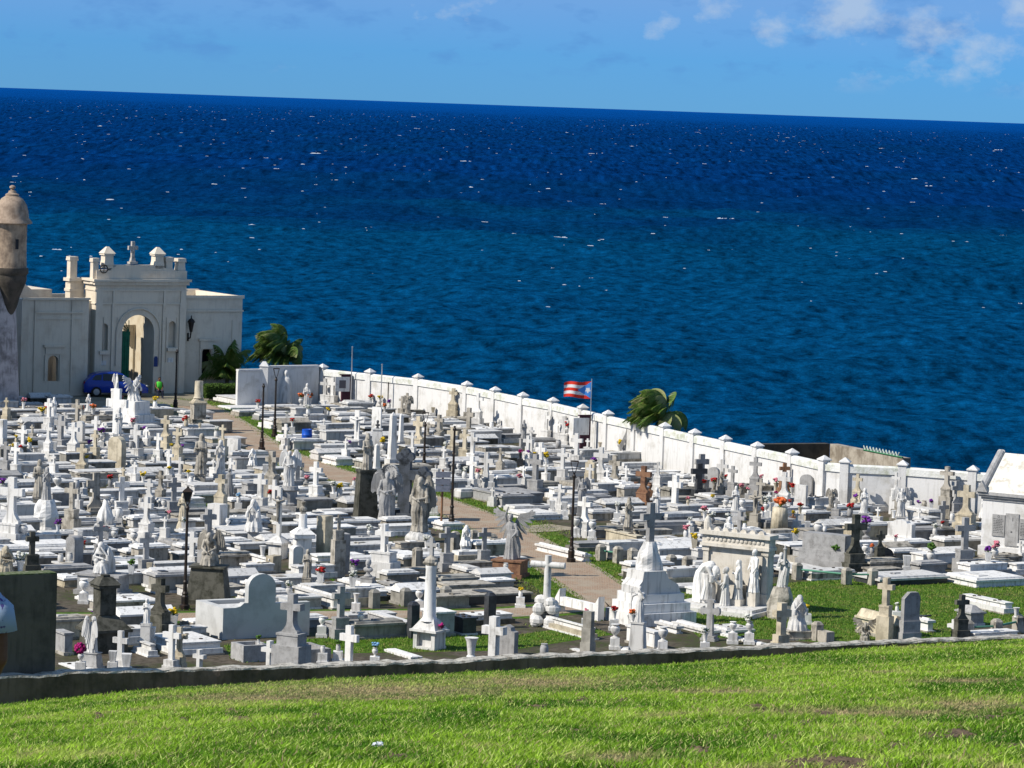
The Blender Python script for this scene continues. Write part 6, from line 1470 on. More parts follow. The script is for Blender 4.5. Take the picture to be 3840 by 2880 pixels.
def barrel():
    p = atc('B', 1760, 1340, 0); p = at(1150, 1672); root = empty("barrel", (p.x, p.y, GZ)); tag(root, 'bright blue plastic barrel among white tombs', 'barrel'); mark('blue barrel', p)
    MB().lathe([(.27, 0), (.29, .02), (.30, .3), (.315, .32), (.30, .34), (.30, .62), (.315, .64), (.30, .66), (.29, .95), (.27, .97), (.25, .94)], 20).build("barrel_body", BL, root, smooth=SM); occupy(p, 0, .35, .35, .9)
barrel()
def sign():
    p = atc('J', 1293, 980); h = 780/S/FPX*p.y; root = empty("sign_post", (p.x, p.y, GZ), R(15)); tag(root, 'reddish brown post carrying three small grey boards on the lawn', 'sign'); mark('brown sign post', p+Vector((0,0,1)))
    MB().tube([(0, 0, 0), (0, 0, h)], .055, 8).build("post", BR, root)
    for k in range(3): MB().box(-.36, .36, -.09, -.05, h*.63+k*.33, h*.63+k*.33+.28).build("board", material('grey_board', (.40,.40,.46), (.3,.3,.34), 4), root)
sign()
def kiosks():
    for (c, x, yb, yt, lab, ph) in (('D', 995, 1395, 880, 'dark upright panel box with a tilted white notice plate by the flagpole', 'notice box under the flag'), ('C', 110, 800, 355, 'dark upright panel box with a tilted white plate near the wall corner', 'notice box near the wall corner')):
        p = atc(c, x, yb); h = (yb-yt)/S/FPX*p.y; root = empty("notice_box", (p.x, p.y, GZ), R(-66)+math.pi/2); tag(root, lab, 'notice box', 'notice boxes by the sea wall'); mark(ph, p+Vector((0,0,1)))
        MB().box(-.62, .0, -.12, .12, 0, h).box(-.72, .02, -.16, .16, h-.07, h).build("box", material('maroon_metal', (.06,.02,.035), None), root)
        MB().box(-1.12, -.12, -.16, -.10, h*.50, h*.93, Matrix.Rotation(.0, 4, 'Y')).build("plate", W, root)
        if c == 'C': MB().box(-.85, -.4, -.18, -.16, h*.60, h*.83).build("picture", material('dark_picture', (.15,.14,.15), None), root)
        occupy(p, 0, .6, .5, 0)
    p = atc('D', 1000, 1390); hh = 980/S/FPX*p.y; root = empty("flagpole", (p.x, p.y+.1, GZ)); tag(root, 'thin pole flying the red white and blue flag above the wall', 'flagpole'); MB().tube([(0, 0, 0), (0, 0, hh)], .035, 6).build("pole", SV, root)
    fl = empty("flag", (p.x, p.y+.1, GZ+hh-.15)); tag(fl, 'waving flag with red and white stripes and a white star on a blue triangle', 'flag'); mark('waving flag', Vector((p.x-.8, p.y, GZ+hh-.6)))
    mats = [material('flag_red', (.72,.04,.02), None, bump=0, vary=0), material('flag_white', (.8,.8,.8), None, bump=0, vary=0), material('flag_blue', (.07,.30,.78), None, bump=0, vary=0)]
    nx, ny = 60, 30; W_, H_ = 1.68, 1.02; vs = []; fs = []; mi = []
    def star(u, v):
        x, y = (u-.13)*W_, (v-.5)*H_; r = math.hypot(x, y); a = (math.atan2(x, y)+math.pi/5) % (2*math.pi/5)-math.pi/5
        R1, R2 = .20, .08; return r*math.cos(a) < R2*1.0+ (R1-R2)*max(0, 1-abs(a)/(math.pi/5))*.9
    for i in range(nx+1):
        for j in range(ny+1):
            u, v = i/nx, j/ny; w = .10*math.sin(u*9-v*1.2)*u**.5
            vs.append((-u*W_*.95, w-.25*u, -v*H_*(1-.18*u)-.10*u-.07*math.sin(u*6.5)*u))
    for i in range(nx):
        for j in range(ny):
            fs.append((i*(ny+1)+j, (i+1)*(ny+1)+j, (i+1)*(ny+1)+j+1, i*(ny+1)+j+1)); u, v = (i+.5)/nx, (j+.5)/ny
            tri = u < .52*(1-abs(v-.5)*2); mi.append((1 if star(u, v) else 2) if tri else (0 if int(v*5) % 2 == 0 else 1))
    o = MB(); o.v = vs; o.f = fs; o = o.build("cloth", mats, fl, smooth=True); o.data.polygons.foreach_set('material_index', mi)
    for (c, x, yb, yt, lab) in (('C', 118, 805, 0, 'tall thin pale pole above the notice box near the wall corner'), ('C', 508, 860, 228, 'thin pale blue pole near the second wall post'), ('C', 598, 880, 468, 'dark thin pole below the second wall post'), ('D', 1480, 1490, 910, 'thin pole with a furled grey flag by the sea wall')):
        p = atc(c, x, yb); h = (yb-yt)/S/FPX*p.y; r = empty("pole", (p.x, p.y, GZ)); tag(r, lab, 'pole'); MB().tube([(0, 0, 0), (0, 0, h)], .04, 6).ell((0, 0, h), .06, 6, 4).build("shaft", SV if c == 'C' and x != 598 else IR, r); occupy(p, 0, .2, .2, 0)
    g = MB(); g.prism([(0, h-.3), (-.1, h-.9), (-.45, h-1.7), (-.3, h-1.9), (.0, h-1.2)], -.04, .04); g.build("furled_flag", G_, r)
kiosks()
def grotto():
    p = atc('F', 445, 1010, .3); k_ = p.y/FPX/S; w = 175*k_*.9; h = 250*k_; root = empty("stone_grotto", (p.x, p.y, GZ), LITF+math.pi/2); tag(root, 'small arched stone grotto with a dark hollow against the sea wall', 'grotto'); mark('arched grotto', p+Vector((0,0,.5)))
    mb = MB(); r = w/2; n = 12
    for k in range(n):
        a0, a1 = math.pi*k/n, math.pi*(k+1)/n; f = lambda rr, a: (rr*math.cos(a), h-r+.3+rr*math.sin(a)); mb.prism([f(r, a0), f(r, a1), f(r*.7, a1), f(r*.7, a0)], -.3, .5)
    mb.box(-r, -r*.7, -.3, .5, .3, h-r+.3).box(r*.7, r, -.3, .5, .3, h-r+.3).box(-r, r, .42, .5, .3, h+.1); mb.build("arch", ST, root); MB().box(-r*1.1, r*1.1, -.6, .6, 0, .3).build("base", Y, root); MB().ell((0, .2, .5), (.2, .15, .25)).build("figure", ST, root)
    p = atc('F', 1040, 930, .6); k_ = p.y/FPX/S; root = empty("shell_monument", (p.x, p.y, GZ), LITF+math.pi/2); tag(root, 'fan shaped cream shell monument below the right sea wall', 'monument'); mark('cream shell monument', p+Vector((0,0,.8)))
    mb = MB(); R_ = 130*k_
    for k in range(13):
        a0 = math.pi*(k/13)-.02; a1 = math.pi*((k+1)/13); c0 = (a0+a1)/2; mb.prism([(0, .6), (R_*math.cos(a0), .6+R_*1.05*math.sin(a0)), (R_*1.06*math.cos(c0), .6+R_*1.12*math.sin(c0)), (R_*math.cos(a1), .6+R_*1.05*math.sin(a1))], -.05-.03*(k % 2), .12)
    mb.build("shell", Y, root); MB().cbox(R_*2, .6, 0, .6).build("base", ST, root); f = bpy.data.objects.new("figure", figure_mesh('kneel', ST)); COL.objects.link(f); f.parent = root; f.location = (0, -.3, .6); f.scale = (.55,)*3; occupy(p, UA, .8, .5, .6)
grotto()
def tree_stump():
    p = atc('L', 1255, 215, .4); k_ = p.y/FPX/S; root = empty("carved_stump", (p.x, p.y, GZ)); tag(root, 'thick ridged tree stump monument full of coral flowers behind the shrine', 'monument'); mark('ridged tree stump', p+Vector((0,0,.5)))
    mb = MB(); h = 210*k_; robe(mb, [(0, 0, 0, .42, .42), (0, 0, .4+h*.5, .38, .38), (0, 0, .4+h, .36, .36)], 13, .06); mb.build("stump", Y, root, smooth=True); blooms((p.x, p.y, GZ+.4+h), .34, 'o', 'coral flowers heaped on the ridged stump', 26, 4); occupy(p, 0, .5, .5, 1)
tree_stump()
# stone posts linked by green rails
PO = [('L', 55, 860), ('L', 1480, 945), ('L', 2120, 1010), ('M', 245, 670), ('K', 1150, 1390), ('K', 1370, 1420), ('K', 1560, 1440), ('K', 2060, 1530), ('K', 2010, 1290), ('P', 425, 620), ('P', 830, 600), ('P', 1350, 575), ('M', 1480, 1370), ('M', 1850, 1350), ('M', 2130, 1290), ('J', 980, 1510), ('J', 1470, 1290), ('J', 1710, 1270), ('J', 1950, 1320), ('P', 925, 1010), ('P', 1920, 880), ('R', 1740, 700)]
PL = {}
for i, (c, x, y) in enumerate(PO):
    p = atc(c, x, y); h = .62 if c != 'J' else .85
    if c == 'P' and x in (925, 1920): h = 1.25
    mt = ST if c != 'P' else CC
    if c == 'P' and h > 1: mt = DG
    r = empty("stone_post", (p.x, p.y, GZ), UA); rr = random.Random(i); MB().box(-.17, .17, -.17, .17, 0, h).box(-.18, .18, -.18, .18, h, h+.12, t=.09).build("post", mt, r)
    auto(r, 'mossy stone kerb post' if mt is ST else ('dark square post' if mt is DG else 'pointed concrete kerb post'), 'post', Vector((p.x, p.y, GZ+h)), 'stone posts around the plots'); PL[i] = p; occupy(p, UA, .18, .18, h)
RAILM = material('green_rail', (.12,.32,.22), None, bump=0)
for a, b in ((1, 2), (2, 3), (12, 13), (13, 14), (4, 5)):
    r = empty("metal_rail", (PL[a].x, PL[a].y, GZ)); MB().tube([(0, 0, .45), tuple(PL[b]-PL[a]+Vector((0, 0, .45)))], .045, 6).build("rail", RAILM, r); auto(r, 'pale green metal rail', 'rail', (PL[a]+PL[b])/2+Vector((0, 0, .4)), 'rails between the kerb posts')
# jagged white kerb bridge
def kerb_arch():
    a, b = atc('Q', 590, 660), atc('Q', 1150, 790); root = empty("marble_kerb", a); tag(root, 'white marble kerb rail with pointed end posts left of the stepped monument', 'kerb')
    d = b-a; an = math.atan2(d.y, d.x); L_ = math.hypot(d.x, d.y); L_ = min(L_, 3.4); m_ = Matrix.Rotation(an, 4, 'Z')
    MB().box(0, .3, -.15, .15, 0, .55, m_).prism([(0, .55), (.3, .55), (.3, .95)], -.15, .15, m_).box(L_-.3, L_, -.15, .15, 0, .55, m_).prism([(L_-.3, .55), (L_, .55), (L_, .95)], -.15, .15, m_).build("end_posts", W, root); MB().box(.3, L_-.3, -.12, .12, .28, .62, m_).build("rail", W, root); occupy((a+b)/2, an, L_/2, .3, .5)
kerb_arch()

# ---- vases and flowers (crop, x, foot, top, kind, stone, flowers)
for line in """A 540 950 850 urn w y
A 735 975 870 jar w -
A 1065 905 815 flared w o
A 1205 905 800 flared w o
A 380 1340 1240 jar w y
A 1310 1230 1120 urn w p
A 1720 1080 985 flared w k
A 1580 1160 1090 jar w -
A 1720 1560 1450 urn w -
A 1700 1310 1220 jar g -
A 1830 1310 1220 jar g -
A 1930 900 790 flared w -
A 275 1400 1320 jar w r
A 210 1240 1180 jar y y
A 1155 1340 1260 jar w p
A 1120 1520 1450 square w y
A 2190 1660 1590 flared w y
A 700 1340 1230 square w -
A 530 1330 1220 square w -
H 25 520 400 flared w p
H 300 1080 910 urn w -
H 745 445 290 urn w -
H 990 460 335 jar w -
H 1085 450 375 flared w -
H 1540 835 700 jar w -
H 1455 690 565 urn w -
H 1825 680 580 jar w -
H 2120 700 600 urn w -
H 1480 1115 985 urn w -
H 1735 1150 1005 urn w -
H 2010 1170 1035 urn w -
H 785 1415 1300 jar w -
H 905 1395 1280 jar w -
H 260 1560 1385 flared w w
H 1680 690 560 jar w -
B 10 1350 1290 flared w y
B 180 1050 970 flared w r
B 930 680 570 flared w w
B 1575 1040 970 flared w r
B 1690 760 660 urn w o
B 1800 770 665 flared w o
B 1580 660 585 flared w b
B 230 1720 1640 flared w y
B 145 1380 1310 square w p
I 740 935 840 urn w -
I 1765 635 545 urn w -
I 1190 1335 1195 flared w -
I 1935 1650 1440 urn w -
I 260 395 300 jar w -
I 1285 620 530 jar w r
I 880 640 560 jar w b
I 2110 520 420 flared w w
I 2190 560 450 jar w y
I 1760 430 340 jar g k
C 935 945 850 urn w -
C 540 1350 1240 urn w y
C 2045 865 790 urn w -
C 380 640 560 flared w r
C 500 660 580 urn w y
C 560 850 780 flared w o
C 1190 785 715 square y -
C 1340 1380 1290 flared y w
C 1100 1720 1640 square w -
C 1560 1400 1310 square y -
D 600 1310 1205 jar g -
D 905 1435 1340 urn w -
D 1140 1290 1205 flared y -
D 1400 1370 1260 flared w y
D 310 1320 1240 jar w -
D 105 1450 1380 flared k m
D 215 1450 1380 flared w p
D 290 1450 1400 flared w y
D 430 1560 1440 jar w y
D 710 1130 1030 urn w r
J 1360 190 110 urn w -
J 1515 215 130 urn w -
J 1945 370 275 square w -
J 1205 685 560 urn w -
J 1595 330 230 jar w w
J 1765 335 250 jar w k
J 515 1435 1310 flared w -
J 160 1585 1455 jar g p
J 365 1090 985 urn w w
J 1100 1230 1130 flared w w
J 1250 1240 1160 jar w -
K 830 970 820 urn w -
K 1040 1005 860 urn w -
K 1430 935 800 urn w -
K 1365 770 680 flared w w
K 1605 480 370 urn b -
K 1785 480 380 urn b -
K 520 720 610 square w -
K 680 740 630 square w -
K 1815 350 260 flared w -
E 1420 1230 1130 flared w r
E 1215 1230 1120 flared y k
E 1430 1375 1260 flared w -
E 1010 1270 1190 flared w k
E 270 1330 1250 jar s r
E 410 1340 1240 flared s r
E 545 1250 1180 flared s r
E 750 1400 1310 jar s k
E 850 1390 1340 jar w k
E 1215 1440 1390 jar w m
E 1385 1550 1500 jar w r
E 1370 1440 1400 jar w g
E 560 1560 1450 urn w -
E 770 1580 1450 urn w -
E 1080 1620 1500 urn w w
E 1520 1650 1560 flared y r
E 1030 1690 1610 jar w r
F 165 1430 1260 urn g p
F 520 1185 1085 flared w -
F 735 1240 1090 flared w -
F 920 990 890 jar s -
F 850 920 860 square w p
F 1010 960 880 square w p
F 1280 1215 1120 jar w -
F 1055 1400 1310 jar w w
F 1150 1310 1260 jar w r
F 315 1240 1180 jar w y
F 545 1500 1440 square w k
F 1380 1080 1000 flared g -
M 1000 385 220 urn w g
M 1830 335 190 urn w k
M 155 275 140 urn w -
M 690 425 285 square w -
M 240 260 180 jar g o
M 565 1010 940 jar w w
M 2110 1090 960 flared w -
L 1755 375 200 urn w -
L 1975 715 575 urn w g
L 1840 325 250 jar w -
L 1615 295 190 square w -
L 1430 130 90 jar b y
L 1460 460 350 square w y
L 100 260 180 jar w w
L 380 240 130 urn g w
L 590 240 140 jar w w
L 40 400 300 jar w k
R 650 595 450 urn w -
R 865 600 450 urn w w
R 1610 350 280 flared w y
R 290 720 600 flared w w
N 1085 425 240 urn w -
N 1045 1320 1200 urn w -
N 1460 1320 1175 square w -
N 1640 1385 1210 square w -
N 1955 1030 865 square w -
N 1700 180 60 square w g
P 250 815 680 urn w -
P 190 555 430 flared w -
P 1010 525 375 urn w -
P 435 1250 1135 urn w b
P 1680 1260 1000 flared w -
Q 415 1245 1080 jar g -
Q 1335 1010 825 urn w -
Q 1955 1050 860 urn w -
Q 1325 770 660 flared w r
Q 1560 800 700 flared w o
Q 960 760 680 jar w k
Q 110 480 400 jar w y
O 1960 855 730 urn w -
O 1970 1200 1110 jar w -
O 2170 1180 1090 jar w g
O 1140 1090 1030 flared w g
J 2130 1520 1420 urn w -""".splitlines():
    q = line.split(); vase(q[4], q[0], float(q[1]), float(q[2]), float(q[3]), q[5], q[6] if q[6] != '-' else None)
pb = atc('N', 1040, 1200, .9); blooms((pb.x, pb.y-.1, pb.z), .19, 'm', 'round magenta ball of flowers on a white urn', seed=1, ball=True)
# ---- more tombs wherever the photograph shows the rows going on
NS = [0]
def fill():
    rr = random.Random(21); cnt = 0
    for row in range(-6, 100):
        for col in range(-26, 26):
            base = Vector((-14, 140, 0)) + U*(col*2.6 + (row % 2)*.7 + rr.uniform(-.25, .25)) + V*(row*1.42 + rr.uniform(-.15, .15))
            px, py = pix(Vector((base.x, base.y, GZ)))
            if px < -160 or px > 3960 or py < 1490 or py > 2395: continue
            # keep inside the sea wall
            ok = True
            for i in range(len(SEAWALL)-1):
                (x0, y0), (x1, y1) = SEAWALL[i], SEAWALL[i+1]
                if x0-1 <= base.x <= x1+1 and base.y > y0+(y1-y0)*(base.x-x0)/(x1-x0)-1.6: ok = False
            if base.x < -12.4 and base.y > 228: ok = False
            if not ok or (px < 900 and py < 1535 and not (px < 290 and py > 1468)): continue
            # the open lawns
            if 2850 < px and 2178 < py < 2400 and not (px > 3700 and py > 2300): continue
            if py > 2340 and rr.random() < .35: continue
            if 1650 < px < 2050 and 1985 < py < 2060: continue
            if (1930 < px < 2380 and 2220 < py < 2345) or (2240 < px < 2860 and 2230 < py < 2350): continue
            if dist_path((base.x, base.y)) < .8: continue
            L_ = rr.uniform(1.9, 2.45); w = rr.uniform(.85, 1.15); h = rr.choice([.3, .38, .45, .5, .6, .75]); ang = UA+rr.uniform(-.05, .05)
            if clash(base, ang, L_/2, w/2, .08):
                L_ = 1.5; w = .8
                if clash(base, ang, L_/2, w/2, .05): continue
            if dist_path((base+U*L_/2).xy) < .25 or dist_path((base-U*L_/2).xy) < .25: continue
            mk = rr.choice('wwwwgsscsdcgy'); lid = rr.choice('wwwwwwwgsw')
            tomb_at(base, ang, L_, w, h, rr.choice(['lid', 'lid', 'step', 'low', 'plain', 'step', 'gable' if h > .5 else 'lid']), mk, None, lid); cnt += 1
            if h >= .3 and NX[0] < 285 and rr.random() < .34 and py < 2300:
                hp_ = base - U*(L_/2+.22); q = pix(Vector((hp_.x, hp_.y, GZ+.6))); hh = rr.uniform(.7, 1.35)
                if not clash(hp_, UA, .18, .18, .02) and dist_path((hp_.x, hp_.y)) > .5: cross(rr.choice('ccf'), 'Z', q[0]*S, q[1]*S, (q[1]-hh/base.y*FPX)*S, 'L' if rr.random() < .8 else 'D', rr.choice('wwwgsys'), rr.uniform(.5, .8), tomb=False)
            elif NS[0] < 16 and rr.random() < .13 and 1560 < py < 2250:
                q = pix(Vector((base.x, base.y, GZ+h+.3))); hh = rr.uniform(.8, 1.5); kd = rr.choice(['robed', 'pray', 'angel', 'kneel', 'mother']); NS[0] += 1; sp = base - U*(L_/2+.3)
                if not clash(sp, UA, .22, .22, .02) and dist_path((sp.x, sp.y)) > .5:
                    q = pix(Vector((sp.x, sp.y, GZ+.6))); lk = {'robed': 'small robed statue', 'pray': 'small praying statue', 'angel': 'small angel statue', 'kneel': 'small kneeling statue', 'mother': 'small mother statue'}[kd]
                    o_ = statue(kd, 'Z', q[0]*S, q[1]*S, (q[1]-hh/base.y*FPX)*S, lk, face=-1.7+rr.uniform(-.3, .3), mat=rr.choice([W, ST, G_]), ped=('block', .42), ph=.6, wings='fold' if kd == 'angel' else None); PEND.append((o_, lk, q[0], q[1]))
            elif NV_[0] < 270 and rr.random() < .22:
                vp = base + U*rr.uniform(-.6, .6) + V*rr.uniform(-.2, .2); q = pix(Vector((vp.x, vp.y, GZ+h))); hh = rr.uniform(.25, .42)
                vase(rr.choice(['urn', 'jar', 'flared', 'square']), 'Z', q[0]*S, q[1]*S, (q[1]-hh/base.y*FPX)*S, rr.choice('wwwgy'), rr.choice([None, None, 'r', 'y', 'p', 'w', 'k']))
    print('filled', cnt, 'tombs', len(TOMBS), 'crosses', NX[0], 'vases', NV_[0])
fill()

# ---------------------------------------------------------------- palms, hedge, car, people
FR = material('palm_fronds', (.085,.16,.02), (.24,.27,.07), 4, .5, .65, bump=0, rough=.5)
FRP = material('pale_dry_fronds', (.30,.34,.12), (.40,.36,.18), 4, .5, .65, bump=0)  # paler yellow-green colour for fronds picked at random
def palm(loc, h, n, L_, label, phrase, wind=(-1, .0), seed=1, lift=.5, lean=0, up_at=None):
    rr = random.Random(seed); root = empty("palm_tree", loc); tag(root, label, 'palm tree', 'palm trees by the sea wall'); 
    if phrase: mark(phrase, Vector(loc)+Vector((0, 0, h)))
    top = Vector((lean, 0, h)); MB().tube([(0, 0, 0), (lean*.3, 0, h*.5), tuple(top)], [.2, .15, .13], 10).build("trunk", PT, root)
    gm, pm = MB(), MB()
    for k in range(n):
        a = 2*math.pi*k/n+rr.uniform(-.2, .2); el = rr.uniform(.1, 1.25)*lift+rr.uniform(0, .35); d = Vector((math.cos(a)*math.cos(el), math.sin(a)*math.cos(el), math.sin(el)+.25)); w = Vector((wind[0], wind[1], 0))
        pts = []; p = top.copy(); v_ = d.normalized(); ln = L_*rr.uniform(.75, 1.1); N = 14
        for i in range(N+1):
            pts.append(p.copy()); v_ = (v_ + w*.16*(i/N+.35) + Vector((0, 0, -.12-.10*i/N))).normalized(); p = p + v_*ln/N
        mb = pm if (rr.random() < .18) else gm; mb.tube(pts[:-1], [.03*(1-i/N)+.008 for i in range(N)], 4)
        for i in range(1, N):
            for sub in (0, .2, .4, .6, .8):
                b = pts[i].lerp(pts[i+1], sub) if i < N else pts[i]; t = (pts[min(i+1, N)]-pts[i-1]).normalized(); sd = t.cross(Vector((0, 0, 1))); sd = sd.normalized() if sd.length > .1 else Vector((0, 1, 0)); f = math.sin(math.pi*min(1, (i+sub)/N*.9+.1)); ll = L_*.36*f*rr.uniform(.8, 1.15)+.06
                for s_ in (-1, 1):
                    dd = (sd*s_*.55 + t*.45 + w*.75 + Vector((0, 0, -.75+rr.uniform(-.2, .2)))).normalized(); e = b+dd*ll; wd = t*.028; mid = b.lerp(e, .5)+Vector((0, 0, .05*ll))
                    mb.add([b-wd, b+wd, mid+wd*1.2, e, mid-wd*1.2], [(0, 1, 2, 3, 4)])
    gm.build("fronds", FR, root)
    if pm.v: pm.build("dry_fronds", FRP, root)
palm(at(1035, 1420)+Vector((0, 3, -1.2)), 2.7, 64, 2.8, 'wind blown palm with a bright curled frond behind the shaded corner wall', 'wind blown palm by the chapel', (-.8, 0), 3, 1.4, .2)
g = at(2480, 1600); palm((8.3, 202.5, -21.5), 4.3, 64, 2.4, 'wind bent coconut palm growing beyond the white sea wall by the flag', 'wind bent palm beyond the wall', (-1.0, 0), 5, 1.5, .25)
palm(at(850, 1474), 1.1, 17, 2.7, 'young dark palm in the chapel shade beside the hedge', 'young dark palm', (-.1, 0), 8, 1.7)
def hedge():
    a, b = at(772, 1496), at(960, 1492); root = empty("hedge", (a.x, a.y, GZ), UA); tag(root, 'clipped green hedge box behind the bright stepped tomb', 'hedge'); mark('clipped hedge box', a+Vector((1.5, 0, .5)))
    mb = MB(); rr = random.Random(2); L_, w, h = 3.4, 1.5, .85
    for k in range(5200):
        f = rr.randrange(3); x, y, z = rr.uniform(0, L_), rr.uniform(0, w), rr.uniform(0, h)
        if f == 0: z = h
        elif f == 1: y = 0
        else: x = 0
        c = Vector((x, y, z))+Vector((rr.gauss(0, .03), rr.gauss(0, .03), rr.gauss(0, .03))); d1 = Vector((rr.gauss(0, 1), rr.gauss(0, 1), rr.gauss(0, 1))).normalized()*.055; d2 = d1.cross(Vector((rr.gauss(0, 1), rr.gauss(0, 1), rr.gauss(0, 1)))).normalized()*.035
        mb.add([c-d1, c+d2, c+d1, c-d2], [(0, 1, 2, 3)])
    mb.build("foliage", material('hedge_leaves', (.09,.17,.02), (.05,.10,.015), 5, bump=0), root); MB().box(.06, L_-.05, .06, w-.05, 0, h-.05).build("inner_twigs", material('hedge_core', (.02,.035,.01), None), root)
hedge()
def car():
    p = at(430, 1487); root = empty("parked_car", (p.x, p.y, GZ+.03), R(14)); tag(root, 'blue hatchback SUV parked in the shade before the chapel', 'car'); mark('parked blue car', p+Vector((0, 0, .8)))
    prof = [(-2.1, .45, .62), (-2.12, .8, .78), (-2.02, 1.02, .84), (-1.7, 1.12, .86), (-1.0, 1.04, .89), (0, 1.0, .9), (.75, 1.0, .89), (1.1, .98, .88), (1.6, .90, .84), (1.95, .78, .76), (2.12, .6, .66)]
    b = MB(); n = 8; vs = []
    for (x, z, w) in prof:
        lo = .28; vs += [(x, -w*.92, lo), (x, -w, lo+.18), (x, -w, z*.75), (x, -w*.93, z), (x, w*.93, z), (x, w, z*.75), (x, w, lo+.18), (x, w*.92, lo)]
    fs = [(i*n+k, i*n+(k+1) % n, (i+1)*n+(k+1) % n, (i+1)*n+k) for i in range(len(prof)-1) for k in range(n)]+[tuple(range(n))[::-1], tuple(range((len(prof)-1)*n, len(prof)*n))]
    b.add(vs, [f[::-1] for f in fs]); body = b.build("body", CB, root, smooth=SM)
    cab = [(-1.95, 1.06, .74, 1.06), (-1.55, 1.42, .66, 1.06), (-1.0, 1.58, .62, 1.02), (-.2, 1.62, .62, 1.0), (.35, 1.55, .63, 1.0), (1.15, 1.0, .74, .99)]
    r = MB(); vs = []
    for (x, z, w, zb) in cab: vs += [(x, -.80, zb-.05), (x, -w, z), (x, w, z), (x, .80, zb-.05)]
    fs = [(i*4+k, i*4+(k+1) % 4, (i+1)*4+(k+1) % 4, (i+1)*4+k) for i in range(5) for k in range(4)]+[(0, 1, 2, 3)]; r.add(vs, [f[::-1] for f in fs]); r.build("roof", CB, root, smooth=SM)
    for s_ in (-1, 1):
        for pts in ([(-1.62, 1.10), (-1.0, 1.10), (-.98, 1.46), (-1.38, 1.40)], [(-.90, 1.08), (-.08, 1.06), (-.10, 1.52), (-.88, 1.50)], [(.0, 1.06), (.92, 1.04), (.36, 1.46), (-.02, 1.50)]):
            w_ = lambda z: (.80-(z-1.0)*.29+.012)*s_; MB().add([(x, w_(z), z) for x, z in pts], [(0, 1, 2, 3)] if s_ < 0 else [(3, 2, 1, 0)]).build("side_window", GL, root)
    MB().add([(1.16, -.68, 1.02), (1.16, .68, 1.02), (.42, .56, 1.53), (.42, -.56, 1.53)], [(0, 1, 2, 3)]).build("windscreen", GL, root)
    for x in (-1.32, 1.32):
        for s_ in (-1, 1):
            M_ = Matrix.Translation((x, s_*.80, .33)) @ Matrix.Rotation(math.pi/2, 4, 'X'); wl_ = MB().lathe([(.20, -.11), (.33, -.10), (.345, 0), (.33, .10), (.20, .11)], 20, M_).build("wheel", RB, root); MB().lathe([(.05, -.125), (.21, -.12), (.21, .12), (.05, .125)], 10, M_).build("rim", SV, wl_)
    for s_ in (-1, 1): MB().ell((2.02, s_*.58, .74), (.10, .17, .08)).build("headlight", SV, root); MB().box(-2.13, -2.02, s_*.62-.12, s_*.62+.12, .82, .98).build("tail_light", material('red_lens', (.3,.01,.01), None, bump=0), root); MB().ell((.72, s_*.98, 1.06), (.07, .1, .07)).build("wing_mirror", CB, root)
car()
def guard():
    p = at(596, 1493); root = empty("person", (p.x, p.y, GZ), R(20)); tag(root, 'person in a bright green vest and dark clothes sitting by the chapel arch', 'person'); mark('seated guard in green', p+Vector((0, 0, .8)))
    mb = MB(); limb(mb, [(0, .05, .52), (0, .06, .80), (0, .04, 1.02)], [.16, .15, .13]); limb(mb, [(0, .03, 1.05), (0, .02, 1.16)], [.06, .055]); mb.ell((0, 0, 1.26), (.085, .1, .12), 12, 8); mb.ell((0, -.1, 1.24), (.015, .025, .02), 6, 4)
    for s_ in (-1, 1):
        limb(mb, [(s_*.10, .05, .50), (s_*.14, -.38, .50), (s_*.14, -.42, .08)], [.10, .08, .055]); mb.ell((s_*.14, -.50, .045), (.05, .12, .045), 8, 5); limb(mb, [(s_*.2, .04, 1.0), (s_*.24, -.04, .74), (s_*.12, -.26, .62)], [.055, .047, .035]); mb.ell((s_*.10, -.32, .61), (.035, .05, .03), 8, 5)
    me = bpy.data.meshes.new("body"); me.from_pydata(mb.v, [], mb.f); ob = bpy.data.objects.new("t", me); COL.objects.link(ob); md = ob.modifiers.new("r", 'REMESH'); md.mode = 'VOXEL'; md.voxel_size = .016
    m2 = bpy.data.meshes.new_from_object(ob.evaluated_get(bpy.context.evaluated_depsgraph_get())); bpy.data.objects.remove(ob); m2.shade_smooth(); m2.materials.clear(); m2.materials.append(SK); m2.materials.append(NV)
    for pl in m2.polygons:
        c = pl.center
        if c.z < .62 and not (abs(c.x) < .2 and c.z > .56 and c.y < -.24) : pl.material_index = 1
    b = bpy.data.objects.new("body", m2); COL.objects.link(b); b.parent = root
    v = MB(); robe(v, [(0, .05, .58, .20, .18), (0, .05, .8, .20, .18), (0, .04, 1.02, .20, .16), (0, .04, 1.09, .13, .11)], 5, .03); v.build("vest", HV, root, smooth=True); MB().ell((0, .02, 1.30), (.095, .105, .10), 10, 7).build("hair", HR, root)
    c = empty("chair", (p.x, p.y, GZ), R(20)); tag(c, 'dark plastic chair under the person in the green vest', 'chair'); MB().box(-.24, .24, -.2, .28, .38, .42).build("seat", DG, c); MB().box(-.24, .24, .25, .29, .42, .9).build("backrest", DG, c)
    for sx in (-.21, .21):
        for sy in (-.17, .25): MB().tube([(sx, sy, 0), (sx, sy, .38)], .02, 6).build("leg", DG, c)
guard()
